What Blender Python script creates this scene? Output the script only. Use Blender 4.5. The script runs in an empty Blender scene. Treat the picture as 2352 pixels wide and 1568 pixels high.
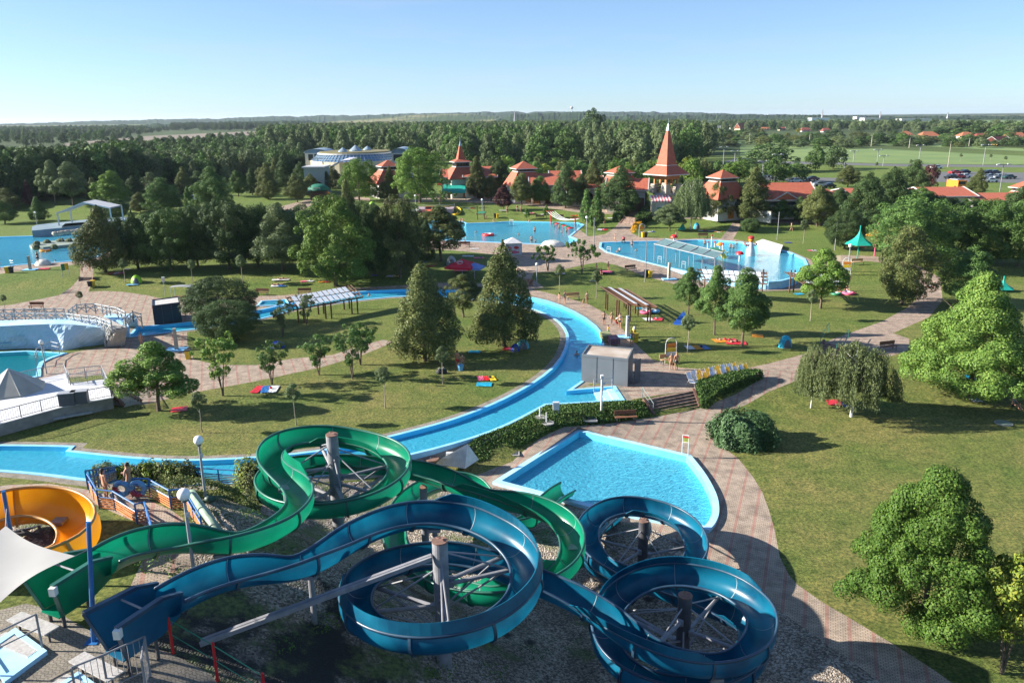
import bpy, bmesh, math, random
import numpy as np
from mathutils import Vector, Matrix, geometry
R=math.radians; rnd=random.Random(7)
S=bpy.context.scene; COL=S.collection
# ---------------------------------------------------------------- camera
CAMZ=22.8; F=1830.0
cd=bpy.data.cameras.new('camera'); cam=bpy.data.objects.new('camera',cd); COL.objects.link(cam)
cd.sensor_width=36; cd.lens=F/2352*36; cd.clip_end=30000; cd.clip_start=.5
MR=(Matrix.Rotation(R(90-15.75),3,'X') @ Matrix.Rotation(R(-0.6),3,'Z'))
cam.matrix_world=Matrix.Translation((0,0,CAMZ)) @ MR.to_4x4()
S.camera=cam
# ---------------------------------------------------------------- light
SUN_EL,SUN_TO=23.0,-2.6      # shadows fall towards +X, a little towards the camera
w=bpy.data.worlds.new('World'); S.world=w; w.use_nodes=True
nt=w.node_tree; bg=nt.nodes['Background']
sky=nt.nodes.new('ShaderNodeTexSky'); sky.sky_type='NISHITA'; sky.sun_disc=False
sky.sun_elevation=R(SUN_EL); sky.altitude=200; sky.air_density=.75; sky.dust_density=.3; sky.ozone_density=1.6
sunvec=Vector((-math.cos(R(SUN_EL))*math.cos(R(SUN_TO)),-math.cos(R(SUN_EL))*math.sin(R(SUN_TO)),math.sin(R(SUN_EL))))
sky.sun_rotation=math.atan2(sunvec.x,sunvec.y)
tc=nt.nodes.new('ShaderNodeTexCoord'); mp=nt.nodes.new('ShaderNodeMapping'); mp.inputs['Scale'].default_value=(1.2,1.2,9)
nz=nt.nodes.new('ShaderNodeTexNoise'); nz.inputs['Scale'].default_value=3.2; nz.inputs['Detail'].default_value=7; nz.inputs['Roughness'].default_value=.62
cr=nt.nodes.new('ShaderNodeValToRGB'); cr.color_ramp.elements[0].position=.47; cr.color_ramp.elements[1].position=.85
cr.color_ramp.elements[1].color=(.30,.30,.30,1)
mx=nt.nodes.new('ShaderNodeMixRGB'); mx.inputs[2].default_value=(3.0,3.1,3.3,1)
L=nt.links.new
L(tc.outputs['Generated'],mp.inputs[0]); L(mp.outputs[0],nz.inputs[0]); L(nz.outputs[0],cr.inputs[0]); L(cr.outputs[0],mx.inputs[0])
gm=nt.nodes.new('ShaderNodeGamma'); gm.inputs[1].default_value=.76; L(sky.outputs[0],gm.inputs[0]); tn=nt.nodes.new('ShaderNodeMixRGB'); tn.blend_type='MULTIPLY'; tn.inputs[0].default_value=1; tn.inputs[2].default_value=(.745,.925,1.15,1); L(gm.outputs[0],tn.inputs[1]); L(tn.outputs[0],mx.inputs[1]); L(mx.outputs[0],bg.inputs[0]); bg.inputs[1].default_value=.085
sl=bpy.data.lights.new('sun','SUN'); sl.energy=4.9; sl.angle=R(.5); sl.color=(1,.94,.84)
so=bpy.data.objects.new('sun',sl); COL.objects.link(so); so.rotation_euler=sunvec.to_track_quat('Z','Y').to_euler()
S.view_settings.view_transform='Standard'; S.view_settings.look='None'; S.view_settings.exposure=1.55; S.view_settings.gamma=1
# ---------------------------------------------------------------- terrain function and pixel rays
def sm(a,b,x):
    t=np.clip((x-a)/(b-a),0,1); return t*t*(3-2*t)
def hgt(X,Y):
    z=1.0*sm(110,116,Y)+1.5*sm(0,9,Y-(171.5-.22*X))
    yb=57+.55*X; ww=3.5+np.maximum(0,X-16)*.6
    z=z-sm(0,1,(yb-Y)/ww)*sm(-16,-8,X)
    ys=32.5-.5*np.maximum(0,X+16)
    k=(1-sm(-14,8,X))*(1-sm(0,12.5,Y-ys))
    return z+(6.5-z)*k
def ray(x,y):
    d=MR @ Vector(((x-1176)/F,(784-y)/F,-1)); return d
def P(x,y,z):
    d=ray(x,y); t=(z-CAMZ)/d.z; return Vector((d.x*t,d.y*t,z))
def G(x,y,dz=0):
    d=ray(x,y); t=8.0; pt=t
    while t<40000:
        if CAMZ+d.z*t < float(hgt(d.x*t,d.y*t))+dz: break
        pt=t; t*=1.04
    a,b=pt,t
    for _ in range(24):
        m=(a+b)/2
        if CAMZ+d.z*m < float(hgt(d.x*m,d.y*m))+dz: b=m
        else: a=m
    return Vector((d.x*b,d.y*b,CAMZ+d.z*b))
def depth(p): return (MR.transposed() @ (Vector(p)-Vector((0,0,CAMZ)))).z*-1
def zat(p,y,x=None):          # height above p where image row y is met
    lo,hi=p[2]-2,p[2]+60
    for _ in range(30):
        m=(lo+hi)/2; q=MR.transposed() @ (Vector((p[0],p[1],m))-Vector((0,0,CAMZ)))
        yy=784-F*q.y/-q.z
        if yy>y: lo=m
        else: hi=m
    return m
# ---------------------------------------------------------------- materials
MATS={}
def rgb(h):
    c=[int(h[i:i+2],16)/255 for i in (0,2,4)]
    return tuple(v/12.92 if v<=.04045 else ((v+.055)/1.055)**2.4 for v in c)
def mat(name,c,c2=None,sc=3.0,rough=.6,metal=0,bump=0,bsc=None,det=4,ramp=(.35,.65),coord='Object',spec=.5,trans=0,emit=0,coat=0,island=False):
    if name in MATS: return MATS[name]
    m=bpy.data.materials.new(name); m.use_nodes=True; n=m.node_tree; b=n.nodes['Principled BSDF']; l=n.links.new
    b.inputs['Roughness'].default_value=rough; b.inputs['Metallic'].default_value=metal
    b.inputs['Specular IOR Level'].default_value=spec; b.inputs['Coat Weight'].default_value=coat
    if c2 is None: c2=tuple(v*.82 for v in c)
    co=n.nodes.new('ShaderNodeTexCoord') if coord!='World' else n.nodes.new('ShaderNodeNewGeometry')
    cs=co.outputs['Object'] if coord!='World' else co.outputs['Position']
    N=n.nodes.new('ShaderNodeTexNoise'); N.inputs['Scale'].default_value=sc; N.inputs['Detail'].default_value=det; l(cs,N.inputs[0])
    rp=n.nodes.new('ShaderNodeValToRGB'); rp.color_ramp.elements[0].position=ramp[0]; rp.color_ramp.elements[1].position=ramp[1]
    rp.color_ramp.elements[0].color=(*c2,1); rp.color_ramp.elements[1].color=(*c,1)
    if island: l(co.outputs['Random Per Island'] if coord=='World' else n.nodes.new('ShaderNodeNewGeometry').outputs['Random Per Island'],rp.inputs[0])
    else: l(N.outputs[0],rp.inputs[0])
    l(rp.outputs[0],b.inputs['Base Color'])
    if bump:
        N2=n.nodes.new('ShaderNodeTexNoise'); N2.inputs['Scale'].default_value=bsc or sc*6; N2.inputs['Detail'].default_value=5; l(cs,N2.inputs[0])
        B=n.nodes.new('ShaderNodeBump'); B.inputs['Strength'].default_value=bump; B.inputs['Distance'].default_value=.05; l(N2.outputs[0],B.inputs['Height']); l(B.outputs[0],b.inputs['Normal'])
    if trans:
        T=n.nodes.new('ShaderNodeBsdfTranslucent'); l(rp.outputs[0],T.inputs[0]); X=n.nodes.new('ShaderNodeMixShader'); X.inputs[0].default_value=trans
        l(b.outputs[0],X.inputs[1]); l(T.outputs[0],X.inputs[2]); l(X.outputs[0],n.nodes['Material Output'].inputs[0])
    MATS[name]=m; return m
def leafmat(name,ca,cb,cc,nsc=.25):
    # three leaf colours: random per leaf, drifting over the crown
    m=bpy.data.materials.new(name); m.use_nodes=True; n=m.node_tree; b=n.nodes['Principled BSDF']; l=n.links.new
    g=n.nodes.new('ShaderNodeNewGeometry'); N=n.nodes.new('ShaderNodeTexNoise'); N.inputs['Scale'].default_value=nsc; N.inputs['Detail'].default_value=3
    l(g.outputs['Position'],N.inputs[0])
    a=n.nodes.new('ShaderNodeMath'); a.operation='MULTIPLY_ADD'; a.inputs[1].default_value=.55; l(g.outputs['Random Per Island'],a.inputs[0])
    a2=n.nodes.new('ShaderNodeMath'); a2.operation='MULTIPLY'; a2.inputs[1].default_value=.5; l(N.outputs[0],a2.inputs[0]); l(a2.outputs[0],a.inputs[2])
    o=n.nodes.new('ShaderNodeObjectInfo'); rp=n.nodes.new('ShaderNodeValToRGB'); e=rp.color_ramp.elements
    e[0].position=.15; e[0].color=(*cb,1); e[1].position=.9; e[1].color=(*cc,1); k=e.new(.5); k.color=(*ca,1)
    l(a.outputs[0],rp.inputs[0])
    hs=n.nodes.new('ShaderNodeHueSaturation'); v=n.nodes.new('ShaderNodeMapRange'); v.inputs[3].default_value=.78; v.inputs[4].default_value=1.22
    l(o.outputs['Random'],v.inputs[0]); l(v.outputs[0],hs.inputs['Value']); l(rp.outputs[0],hs.inputs['Color'])
    l(hs.outputs[0],b.inputs['Base Color']); b.inputs['Roughness'].default_value=.55; b.inputs['Specular IOR Level'].default_value=.12
    T=n.nodes.new('ShaderNodeBsdfTranslucent'); l(hs.outputs[0],T.inputs[0]); X=n.nodes.new('ShaderNodeMixShader'); X.inputs[0].default_value=.16
    l(b.outputs[0],X.inputs[1]); l(T.outputs[0],X.inputs[2]); l(X.outputs[0],n.nodes['Material Output'].inputs[0])
    MATS[name]=m; return m
# ---------------------------------------------------------------- mesh builder
class MB:
    def __init__(s): s.v=[]; s.f=[]
    def add(s,v,f):
        o=len(s.v); s.v+= [tuple(q) for q in v]; s.f+= [tuple(i+o for i in q) for q in f]; return s
    def box(s,c,d,rz=0,tz=0,M=None):
        x,y,z=[q/2 for q in d]; c=Vector(c)
        vs=[Vector(q) for q in ((-x,-y,-z),(x,-y,-z),(x,y,-z),(-x,y,-z),(-x,-y,z),(x,-y,z),(x,y,z),(-x,y,z))]
        m=M or (Matrix.Rotation(rz,3,'Z')@Matrix.Rotation(tz,3,'Y'))
        return s.add([m@q+c for q in vs],[(0,3,2,1),(4,5,6,7),(0,1,5,4),(1,2,6,5),(2,3,7,6),(3,0,4,7)])
    def cyl(s,a,b,r,r2=None,n=8,cap=True):
        a=Vector(a); b=Vector(b); d=(b-a); 
        if d.length<1e-6: return s
        q=d.to_track_quat('Z','Y').to_matrix(); r2=r if r2 is None else r2; v=[]
        for p,rr in ((a,r),(b,r2)):
            for i in range(n):
                t=2*math.pi*i/n; v.append(p+q@Vector((rr*math.cos(t),rr*math.sin(t),0)))
        f=[(i,(i+1)%n,n+(i+1)%n,n+i) for i in range(n)]
        if cap: f+=[tuple(range(n-1,-1,-1)),tuple(range(n,2*n))]
        return s.add(v,f)
    def bar(s,a,b,w,h=None):      # square bar between two points
        a=Vector(a); b=Vector(b); h=h or w; d=b-a; q=d.to_track_quat('Y','Z').to_matrix(); l=d.length
        return s.box((a+b)/2,(w,l,h),M=q)
    def tube(s,pts,r,n=6,closed=False):
        pts=[Vector(p) for p in pts]; N=len(pts); v=[]; f=[]
        for i,p in enumerate(pts):
            if closed: t=pts[(i+1)%N]-pts[i-1]
            else: t=pts[min(i+1,N-1)]-pts[max(i-1,0)]
            t.normalize(); up=Vector((0,0,1)) if abs(t.z)<.95 else Vector((0,1,0)); a=t.cross(up).normalized(); b=a.cross(t)
            rr=r[i] if hasattr(r,'__len__') else r
            for k in range(n):
                g=2*math.pi*k/n; v.append(p+a*rr*math.cos(g)+b*rr*math.sin(g))
        for i in range(N if closed else N-1):
            j=(i+1)%N
            for k in range(n): f.append((i*n+k,j*n+k,j*n+(k+1)%n,i*n+(k+1)%n))
        if not closed: f+=[tuple(range(n)),tuple((N-1)*n+k for k in range(n-1,-1,-1))]
        return s.add(v,f)
    def ell(s,c,r,nu=12,nv=8,top=0,jit=0):   # ellipsoid; top=1 -> upper half only
        c=Vector(c); v=[]; f=[]; rr=random.Random(int(c.x*31+c.y*17))
        for j in range(nv+1):
            ph=(math.pi/2)*(j/nv) if top else math.pi*j/nv
            for i in range(nu):
                t=2*math.pi*i/nu; q=1+jit*(rr.random()-.5)
                v.append(c+Vector((r[0]*math.sin(ph)*math.cos(t)*q,r[1]*math.sin(ph)*math.sin(t)*q,r[2]*math.cos(ph)*q)))
        for j in range(nv):
            for i in range(nu): f.append((j*nu+i,(j+1)*nu+i,(j+1)*nu+(i+1)%nu,j*nu+(i+1)%nu))
        return s.add(v,f)
    def lathe(s,c,prof,n=12):
        c=Vector(c); v=[c+Vector((r*math.cos(2*math.pi*i/n),r*math.sin(2*math.pi*i/n),z)) for r,z in prof for i in range(n)]
        f=[(j*n+i,j*n+(i+1)%n,(j+1)*n+(i+1)%n,(j+1)*n+i) for j in range(len(prof)-1) for i in range(n)]
        return s.add(v,f)
    def prism(s,pts,z0,z1):
        n=len(pts); a=sum(pts[i][0]*pts[(i+1)%n][1]-pts[(i+1)%n][0]*pts[i][1] for i in range(n))
        if a<0: pts=pts[::-1]
        v=[(p[0],p[1],z0) for p in pts]+[(p[0],p[1],z1) for p in pts]
        return s.add(v,[tuple(range(n-1,-1,-1)),tuple(range(n,2*n))]+[(i,(i+1)%n,n+(i+1)%n,n+i) for i in range(n)])
    def build(s,name,m,par=None,smooth=False,world=True,rot=None):
        me=bpy.data.meshes.new(name); v=s.v
        if par is not None and world:
            o=Vector(par.location); c=math.cos(-par.rotation_euler.z); q=math.sin(-par.rotation_euler.z)
            v=[((x-o.x)*c-(y-o.y)*q,(x-o.x)*q+(y-o.y)*c,z-o.z) for x,y,z in v]
        me.from_pydata([tuple(q) for q in v],[],s.f); me.update()
        if smooth: me.polygons.foreach_set('use_smooth',[True]*len(me.polygons))
        ob=bpy.data.objects.new(name,me); COL.objects.link(ob)
        if m: me.materials.append(m)
        if par is not None: ob.parent=par
        return ob
def tag(o,label,cat,group=None):
    o['label']=label; o['category']=cat
    if group: o['group']=group
    return o
def thing(name,label,cat,loc=(0,0,0),rz=0,group=None):
    o=bpy.data.objects.new(name,None); o.empty_display_size=.3; COL.objects.link(o); o.location=Vector(loc); o.rotation_euler=(0,0,rz)
    return tag(o,label,cat,group)
def struct(o): o['kind']='structure'; return o
KIDS={}
def kids(o):
    if o.name not in KIDS: KIDS[o.name]=[c for c in bpy.data.objects if c.parent==o]
    return KIDS[o.name]
def dup(o,loc=None,rz=0,label=None,cat=None,group=None,scale=None,par=None,mats=None):
    c=o.copy(); COL.objects.link(c); c.parent=par
    if mats and c.type=='MESH' and o.name.split('.')[0] in mats:
        c.material_slots[0].link='OBJECT'; c.material_slots[0].material=mats[o.name.split('.')[0]]
    if loc is not None: c.location=Vector(loc); c.rotation_euler=(0,0,rz)
    if label: c['label']=label
    if cat: c['category']=cat
    if group: c['group']=group
    if scale: c.scale=scale
    for k in kids(o): dup(k,par=c,mats=mats)
    return c
class Proto:          # first placement uses the prototype itself, later ones copy it
    def __init__(s,root): s.r=root; s.used=False; kids(root); [kids(k) for k in kids(root)]
    def put(s,loc,rz,label,group=None,scale=None,mats=None):
        if not s.used and not mats:
            s.used=True; s.r.location=Vector(loc); s.r.rotation_euler=(0,0,rz); s.r['label']=label
            if group: s.r['group']=group
            if scale: s.r.scale=scale
            return s.r
        return dup(s.r,loc,rz,label,None,group,scale,None,mats)
    def done(s):          # drop an unused prototype
        if not s.used:
            for o in [g for k in kids(s.r) for g in kids(k)]+list(kids(s.r))+[s.r]: bpy.data.objects.remove(o)
def chaikin(p,n=2,closed=True):
    for _ in range(n):
        q=[]; N=len(p)
        for i in range(N if closed else N-1):
            a,b=p[i],p[(i+1)%N]; q+=[(a[0]*.75+b[0]*.25,a[1]*.75+b[1]*.25),(a[0]*.25+b[0]*.75,a[1]*.25+b[1]*.75)]
        if not closed: q=[p[0]]+q+[p[-1]]
        p=q
    out=[p[0]]
    for a in p[1:]:
        if math.hypot(a[0]-out[-1][0],a[1]-out[-1][1])>.02: out.append(a)
    if closed and math.hypot(out[0][0]-out[-1][0],out[0][1]-out[-1][1])<.02: out.pop()
    return out
def offset(p,d):
    n=len(p); a=sum(p[i][0]*p[(i+1)%n][1]-p[(i+1)%n][0]*p[i][1] for i in range(n)); sg=1 if a>0 else -1; out=[]
    for i in range(n):
        p0,p1,p2=Vector(p[i-1][:2]),Vector(p[i][:2]),Vector(p[(i+1)%n][:2])
        e1=(p1-p0).normalized(); e2=(p2-p1).normalized(); n1=Vector((e1.y,-e1.x)); n2=Vector((e2.y,-e2.x)); m=n1+n2
        if m.length<.3: m=n1
        m.normalize(); k=min(1/max(m.dot(n1),.35),2.2); out.append(tuple(p1+m*d*k*sg))
    return out
def inpoly(px,py,poly):
    px=np.asarray(px); py=np.asarray(py); r=np.zeros(px.shape,bool); n=len(poly)
    for i in range(n):
        x1,y1=poly[i][:2]; x2,y2=poly[(i+1)%n][:2]
        if y1==y2: continue
        c=((y1>py)!=(y2>py))&(px<(x2-x1)*(py-y1)/(y2-y1)+x1); r^=c
    return r
# ---------------------------------------------------------------- setting materials
def groundmat():
    m=bpy.data.materials.new('grass'); m.use_nodes=True; n=m.node_tree; b=n.nodes['Principled BSDF']; l=n.links.new
    g=n.nodes.new('ShaderNodeNewGeometry')
    def noise(sc,det=5,r=.6):
        N=n.nodes.new('ShaderNodeTexNoise'); N.inputs['Scale'].default_value=sc; N.inputs['Detail'].default_value=det; N.inputs['Roughness'].default_value=r; l(g.outputs['Position'],N.inputs[0]); return N
    def ramp(src,st):
        r=n.nodes.new('ShaderNodeValToRGB'); e=r.color_ramp.elements
        e[0].position=st[0][0]; e[0].color=(*st[0][1],1); e[1].position=st[-1][0]; e[1].color=(*st[-1][1],1)
        for p,c in st[1:-1]: k=e.new(p); k.color=(*c,1)
        l(src,r.inputs[0]); return r
    A=ramp(noise(.13,8,.70).outputs[0],[(.34,(.082,.122,.027)),(.5,(.130,.142,.040)),(.68,(.190,.165,.060))])
    Bn=ramp(noise(1.1,8,.75).outputs[0],[(.34,(.60,.68,.60)),(.5,(1,1,1)),(.66,(1.35,1.26,1.2))])
    C=ramp(noise(5.0,2.5,.75).outputs[0],[(.36,(.50,.58,.50)),(.50,(.98,1,1)),(.62,(1.5,1.4,1.3))])
    m1=n.nodes.new('ShaderNodeMixRGB'); m1.blend_type='MULTIPLY'; m1.inputs[0].default_value=1; l(A.outputs[0],m1.inputs[1]); l(Bn.outputs[0],m1.inputs[2])
    sy=n.nodes.new('ShaderNodeSeparateXYZ'); l(g.outputs['Position'],sy.inputs[0]); my=n.nodes.new('ShaderNodeMapRange'); my.inputs[1].default_value=60; my.inputs[2].default_value=150; my.inputs[4].default_value=.6; l(sy.outputs[1],my.inputs[0]); mf=n.nodes.new('ShaderNodeMapRange'); mf.inputs[1].default_value=330; mf.inputs[2].default_value=520; l(sy.outputs[1],mf.inputs[0])
    fr=n.nodes.new('ShaderNodeMixRGB'); fr.inputs[2].default_value=(.110,.175,.036,1); l(my.outputs[0],fr.inputs[0]); l(m1.outputs[0],fr.inputs[1]); ff=n.nodes.new('ShaderNodeMixRGB'); ff.inputs[2].default_value=(.060,.085,.032,1); l(mf.outputs[0],ff.inputs[0]); l(fr.outputs[0],ff.inputs[1])
    m2=n.nodes.new('ShaderNodeMixRGB'); m2.blend_type='MULTIPLY'; m2.inputs[0].default_value=1; l(ff.outputs[0],m2.inputs[1]); l(C.outputs[0],m2.inputs[2])
    l(m2.outputs[0],b.inputs['Base Color']); b.inputs['Roughness'].default_value=.9; b.inputs['Specular IOR Level'].default_value=.15
    N2=noise(7,6,.8); B=n.nodes.new('ShaderNodeBump'); B.inputs['Strength'].default_value=.9; B.inputs['Distance'].default_value=.10; l(N2.outputs[0],B.inputs['Height']); l(B.outputs[0],b.inputs['Normal'])
    return m
def pavemat(name,ang,c1=(.43,.34,.265),c2=(.34,.265,.205),red=(.30,.125,.10),period=1.03):
    m=bpy.data.materials.new(name); m.use_nodes=True; n=m.node_tree; b=n.nodes['Principled BSDF']; l=n.links.new
    g=n.nodes.new('ShaderNodeNewGeometry'); mp=n.nodes.new('ShaderNodeMapping'); mp.inputs['Rotation'].default_value=(0,0,R(ang)); l(g.outputs['Position'],mp.inputs[0])
    br=n.nodes.new('ShaderNodeTexBrick'); br.inputs['Scale'].default_value=1; br.inputs['Brick Width'].default_value=.22; br.inputs['Row Height'].default_value=.115; br.inputs['Mortar Size'].default_value=.012
    br.inputs['Color1'].default_value=(*c1,1); br.inputs['Color2'].default_value=(*c2,1); br.inputs['Mortar'].default_value=(.11,.10,.08,1)
    # zigzag the rows a little, as interlocking blocks do
    wv=n.nodes.new('ShaderNodeTexWave'); wv.wave_profile='TRI'; wv.bands_direction='X'; wv.inputs['Scale'].default_value=.31/.22; l(mp.outputs[0],wv.inputs[0])
    sx=n.nodes.new('ShaderNodeSeparateXYZ'); l(mp.outputs[0],sx.inputs[0]); ad=n.nodes.new('ShaderNodeMath'); ad.operation='MULTIPLY_ADD'; ad.inputs[1].default_value=.07; l(wv.outputs['Fac'],ad.inputs[0]); l(sx.outputs[1],ad.inputs[2])
    cx=n.nodes.new('ShaderNodeCombineXYZ'); l(sx.outputs[0],cx.inputs[0]); l(ad.outputs[0],cx.inputs[1]); l(cx.outputs[0],br.inputs[0])
    # red stripe: fraction of x/period
    dv=n.nodes.new('ShaderNodeMath'); dv.operation='DIVIDE'; dv.inputs[1].default_value=period; l(sx.outputs[0],dv.inputs[0])
    fr=n.nodes.new('ShaderNodeMath'); fr.operation='FRACT'; l(dv.outputs[0],fr.inputs[0])
    lt=n.nodes.new('ShaderNodeMath'); lt.operation='LESS_THAN'; lt.inputs[1].default_value=.16; l(fr.outputs[0],lt.inputs[0])
    nb=n.nodes.new('ShaderNodeTexNoise'); nb.inputs['Scale'].default_value=1.3; nb.inputs['Detail'].default_value=6; l(g.outputs['Position'],nb.inputs[0])
    rp=n.nodes.new('ShaderNodeValToRGB'); rp.color_ramp.elements[0].position=.3; rp.color_ramp.elements[0].color=(.66,.66,.66,1); rp.color_ramp.elements[1].position=.62; rp.color_ramp.elements[1].color=(1.12,1.1,1.08,1); l(nb.outputs[0],rp.inputs[0])
    mr=n.nodes.new('ShaderNodeMixRGB'); mr.inputs[2].default_value=(*red,1); ms=n.nodes.new('ShaderNodeMath'); ms.operation='MULTIPLY'; ms.inputs[1].default_value=.55; l(lt.outputs[0],ms.inputs[0]); l(ms.outputs[0],mr.inputs[0]); l(br.outputs[0],mr.inputs[1])
    mm=n.nodes.new('ShaderNodeMixRGB'); mm.blend_type='MULTIPLY'; mm.inputs[0].default_value=1; l(mr.outputs[0],mm.inputs[1]); l(rp.outputs[0],mm.inputs[2]); l(mm.outputs[0],b.inputs['Base Color'])
    b.inputs['Roughness'].default_value=.85; b.inputs['Specular IOR Level'].default_value=.3
    MATS[name]=m; return m
def gravelmat():
    m=bpy.data.materials.new('gravel'); m.use_nodes=True; n=m.node_tree; b=n.nodes['Principled BSDF']; l=n.links.new
    g=n.nodes.new('ShaderNodeNewGeometry'); v=n.nodes.new('ShaderNodeTexVoronoi'); v.inputs['Scale'].default_value=13; l(g.outputs['Position'],v.inputs[0])
    sp=n.nodes.new('ShaderNodeSeparateColor'); l(v.outputs['Color'],sp.inputs[0])
    r=n.nodes.new('ShaderNodeValToRGB'); e=r.color_ramp.elements; e[0].position=0; e[0].color=(.09,.07,.05,1); e[1].position=1; e[1].color=(.56,.49,.41,1); k=e.new(.45); k.color=(.25,.195,.15,1); l(sp.outputs[0],r.inputs[0])
    N=n.nodes.new('ShaderNodeTexNoise'); N.inputs['Scale'].default_value=.33; N.inputs['Detail'].default_value=7; N.inputs['Roughness'].default_value=.7; l(g.outputs['Position'],N.inputs[0])
    # weeds mostly on the hill side (west)
    s=n.nodes.new('ShaderNodeSeparateXYZ'); l(g.outputs['Position'],s.inputs[0]); mr=n.nodes.new('ShaderNodeMapRange'); mr.inputs[1].default_value=-16; mr.inputs[2].default_value=8; mr.inputs[3].default_value=.045; mr.inputs[4].default_value=-.08; l(s.outputs[0],mr.inputs[0])
    ad=n.nodes.new('ShaderNodeMath'); ad.operation='ADD'; l(N.outputs[0],ad.inputs[0]); l(mr.outputs[0],ad.inputs[1])
    nL=n.nodes.new('ShaderNodeTexNoise'); nL.inputs['Scale'].default_value=.5; nL.inputs['Detail'].default_value=5; l(g.outputs['Position'],nL.inputs[0]); rL=n.nodes.new('ShaderNodeValToRGB'); rL.color_ramp.elements[0].position=.36; rL.color_ramp.elements[0].color=(.58,.57,.55,1); rL.color_ramp.elements[1].position=.60; l(nL.outputs[0],rL.inputs[0]); mL=n.nodes.new('ShaderNodeMixRGB'); mL.blend_type='MULTIPLY'; mL.inputs[0].default_value=1; l(r.outputs[0],mL.inputs[1]); l(rL.outputs[0],mL.inputs[2])
    r2=n.nodes.new('ShaderNodeValToRGB'); r2.color_ramp.elements[0].position=.50; r2.color_ramp.elements[1].position=.60; l(ad.outputs[0],r2.inputs[0])
    N3=n.nodes.new('ShaderNodeTexNoise'); N3.inputs['Scale'].default_value=6; N3.inputs['Detail'].default_value=6; l(g.outputs['Position'],N3.inputs[0])
    r3=n.nodes.new('ShaderNodeValToRGB'); r3.color_ramp.elements[0].color=(.03,.045,.012,1); r3.color_ramp.elements[1].color=(.16,.20,.06,1); r3.color_ramp.elements[0].position=.3; r3.color_ramp.elements[1].position=.7; l(N3.outputs[0],r3.inputs[0])
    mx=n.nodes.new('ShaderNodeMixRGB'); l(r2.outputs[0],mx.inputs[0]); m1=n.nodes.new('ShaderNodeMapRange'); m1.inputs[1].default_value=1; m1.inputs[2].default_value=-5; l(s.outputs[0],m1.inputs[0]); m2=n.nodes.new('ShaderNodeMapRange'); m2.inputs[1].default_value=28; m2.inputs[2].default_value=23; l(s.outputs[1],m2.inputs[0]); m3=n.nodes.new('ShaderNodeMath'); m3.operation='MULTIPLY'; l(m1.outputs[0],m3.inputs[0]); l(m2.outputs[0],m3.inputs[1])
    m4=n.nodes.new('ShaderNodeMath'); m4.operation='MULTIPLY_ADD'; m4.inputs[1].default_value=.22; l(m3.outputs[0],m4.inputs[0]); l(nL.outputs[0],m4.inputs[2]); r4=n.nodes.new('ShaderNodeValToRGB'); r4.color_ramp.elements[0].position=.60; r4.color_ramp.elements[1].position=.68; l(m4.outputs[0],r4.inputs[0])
    ml=n.nodes.new('ShaderNodeMixRGB'); ml.inputs[2].default_value=(.022,.020,.018,1); l(r4.outputs[0],ml.inputs[0]); l(mL.outputs[0],ml.inputs[1]); l(ml.outputs[0],mx.inputs[1]); l(r3.outputs[0],mx.inputs[2]); l(mx.outputs[0],b.inputs['Base Color'])  # near-black patches: exposed liner, plus deep shade put into the gravel colour
    B=n.nodes.new('ShaderNodeBump'); B.inputs['Strength'].default_value=1; B.inputs['Distance'].default_value=.06; l(v.outputs['Distance'],B.inputs['Height']); B.invert=True; l(B.outputs[0],b.inputs['Normal'])
    b.inputs['Roughness'].default_value=.85; return m
def watermat(name,tint,sc=1.6,bs=.35,milk=0,milkc=(.1,.5,.75)):
    m=bpy.data.materials.new(name); m.use_nodes=True; n=m.node_tree; l=n.links.new; n.nodes.remove(n.nodes['Principled BSDF'])
    g=n.nodes.new('ShaderNodeNewGeometry'); N=n.nodes.new('ShaderNodeTexNoise'); N.inputs['Scale'].default_value=sc; N.inputs['Detail'].default_value=6; N.inputs['Distortion'].default_value=1.2; l(g.outputs['Position'],N.inputs[0])
    B=n.nodes.new('ShaderNodeBump'); B.inputs['Strength'].default_value=bs; B.inputs['Distance'].default_value=.16; l(N.outputs[0],B.inputs['Height'])
    T=n.nodes.new('ShaderNodeBsdfTransparent'); T.inputs[0].default_value=(*tint,1)
    Gl=n.nodes.new('ShaderNodeBsdfGlossy'); Gl.inputs['Roughness'].default_value=.04; l(B.outputs[0],Gl.inputs['Normal'])
    D=n.nodes.new('ShaderNodeBsdfDiffuse'); D.inputs[0].default_value=(*milkc,1); l(B.outputs[0],D.inputs['Normal'])
    M0=n.nodes.new('ShaderNodeMixShader'); M0.inputs[0].default_value=milk; l(T.outputs[0],M0.inputs[1]); l(D.outputs[0],M0.inputs[2])
    Fr=n.nodes.new('ShaderNodeFresnel'); Fr.inputs[0].default_value=1.33; l(B.outputs[0],Fr.inputs['Normal'])
    M=n.nodes.new('ShaderNodeMixShader'); l(Fr.outputs[0],M.inputs[0]); l(M0.outputs[0],M.inputs[1]); l(Gl.outputs[0],M.inputs[2]); l(M.outputs[0],n.nodes['Material Output'].inputs[0])
    MATS[name]=m; return m
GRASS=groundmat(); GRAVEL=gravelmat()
PV_A=pavemat('paving_depth',21); PV_L=pavemat('paving_left',-20); PV_H=pavemat('paving_cross',90); PV_G=pavemat('paving_plain',37,c1=(.30,.265,.215),c2=(.24,.21,.17),red=(.26,.22,.18))
CONC=mat('concrete',(.36,.34,.31),(.24,.23,.21),sc=1.5,rough=.9,bump=.3)
ASPH=mat('asphalt',(.13,.13,.13),(.10,.10,.10),sc=2,rough=.9,coord='World')
COPE=mat('coping_blue',(.30,.62,.84),(.22,.52,.78),sc=1.2,rough=.55,coord='World')
COPEW=mat('coping_pale',(.42,.68,.84),(.34,.60,.80),sc=1.2,rough=.55,coord='World')
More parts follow.
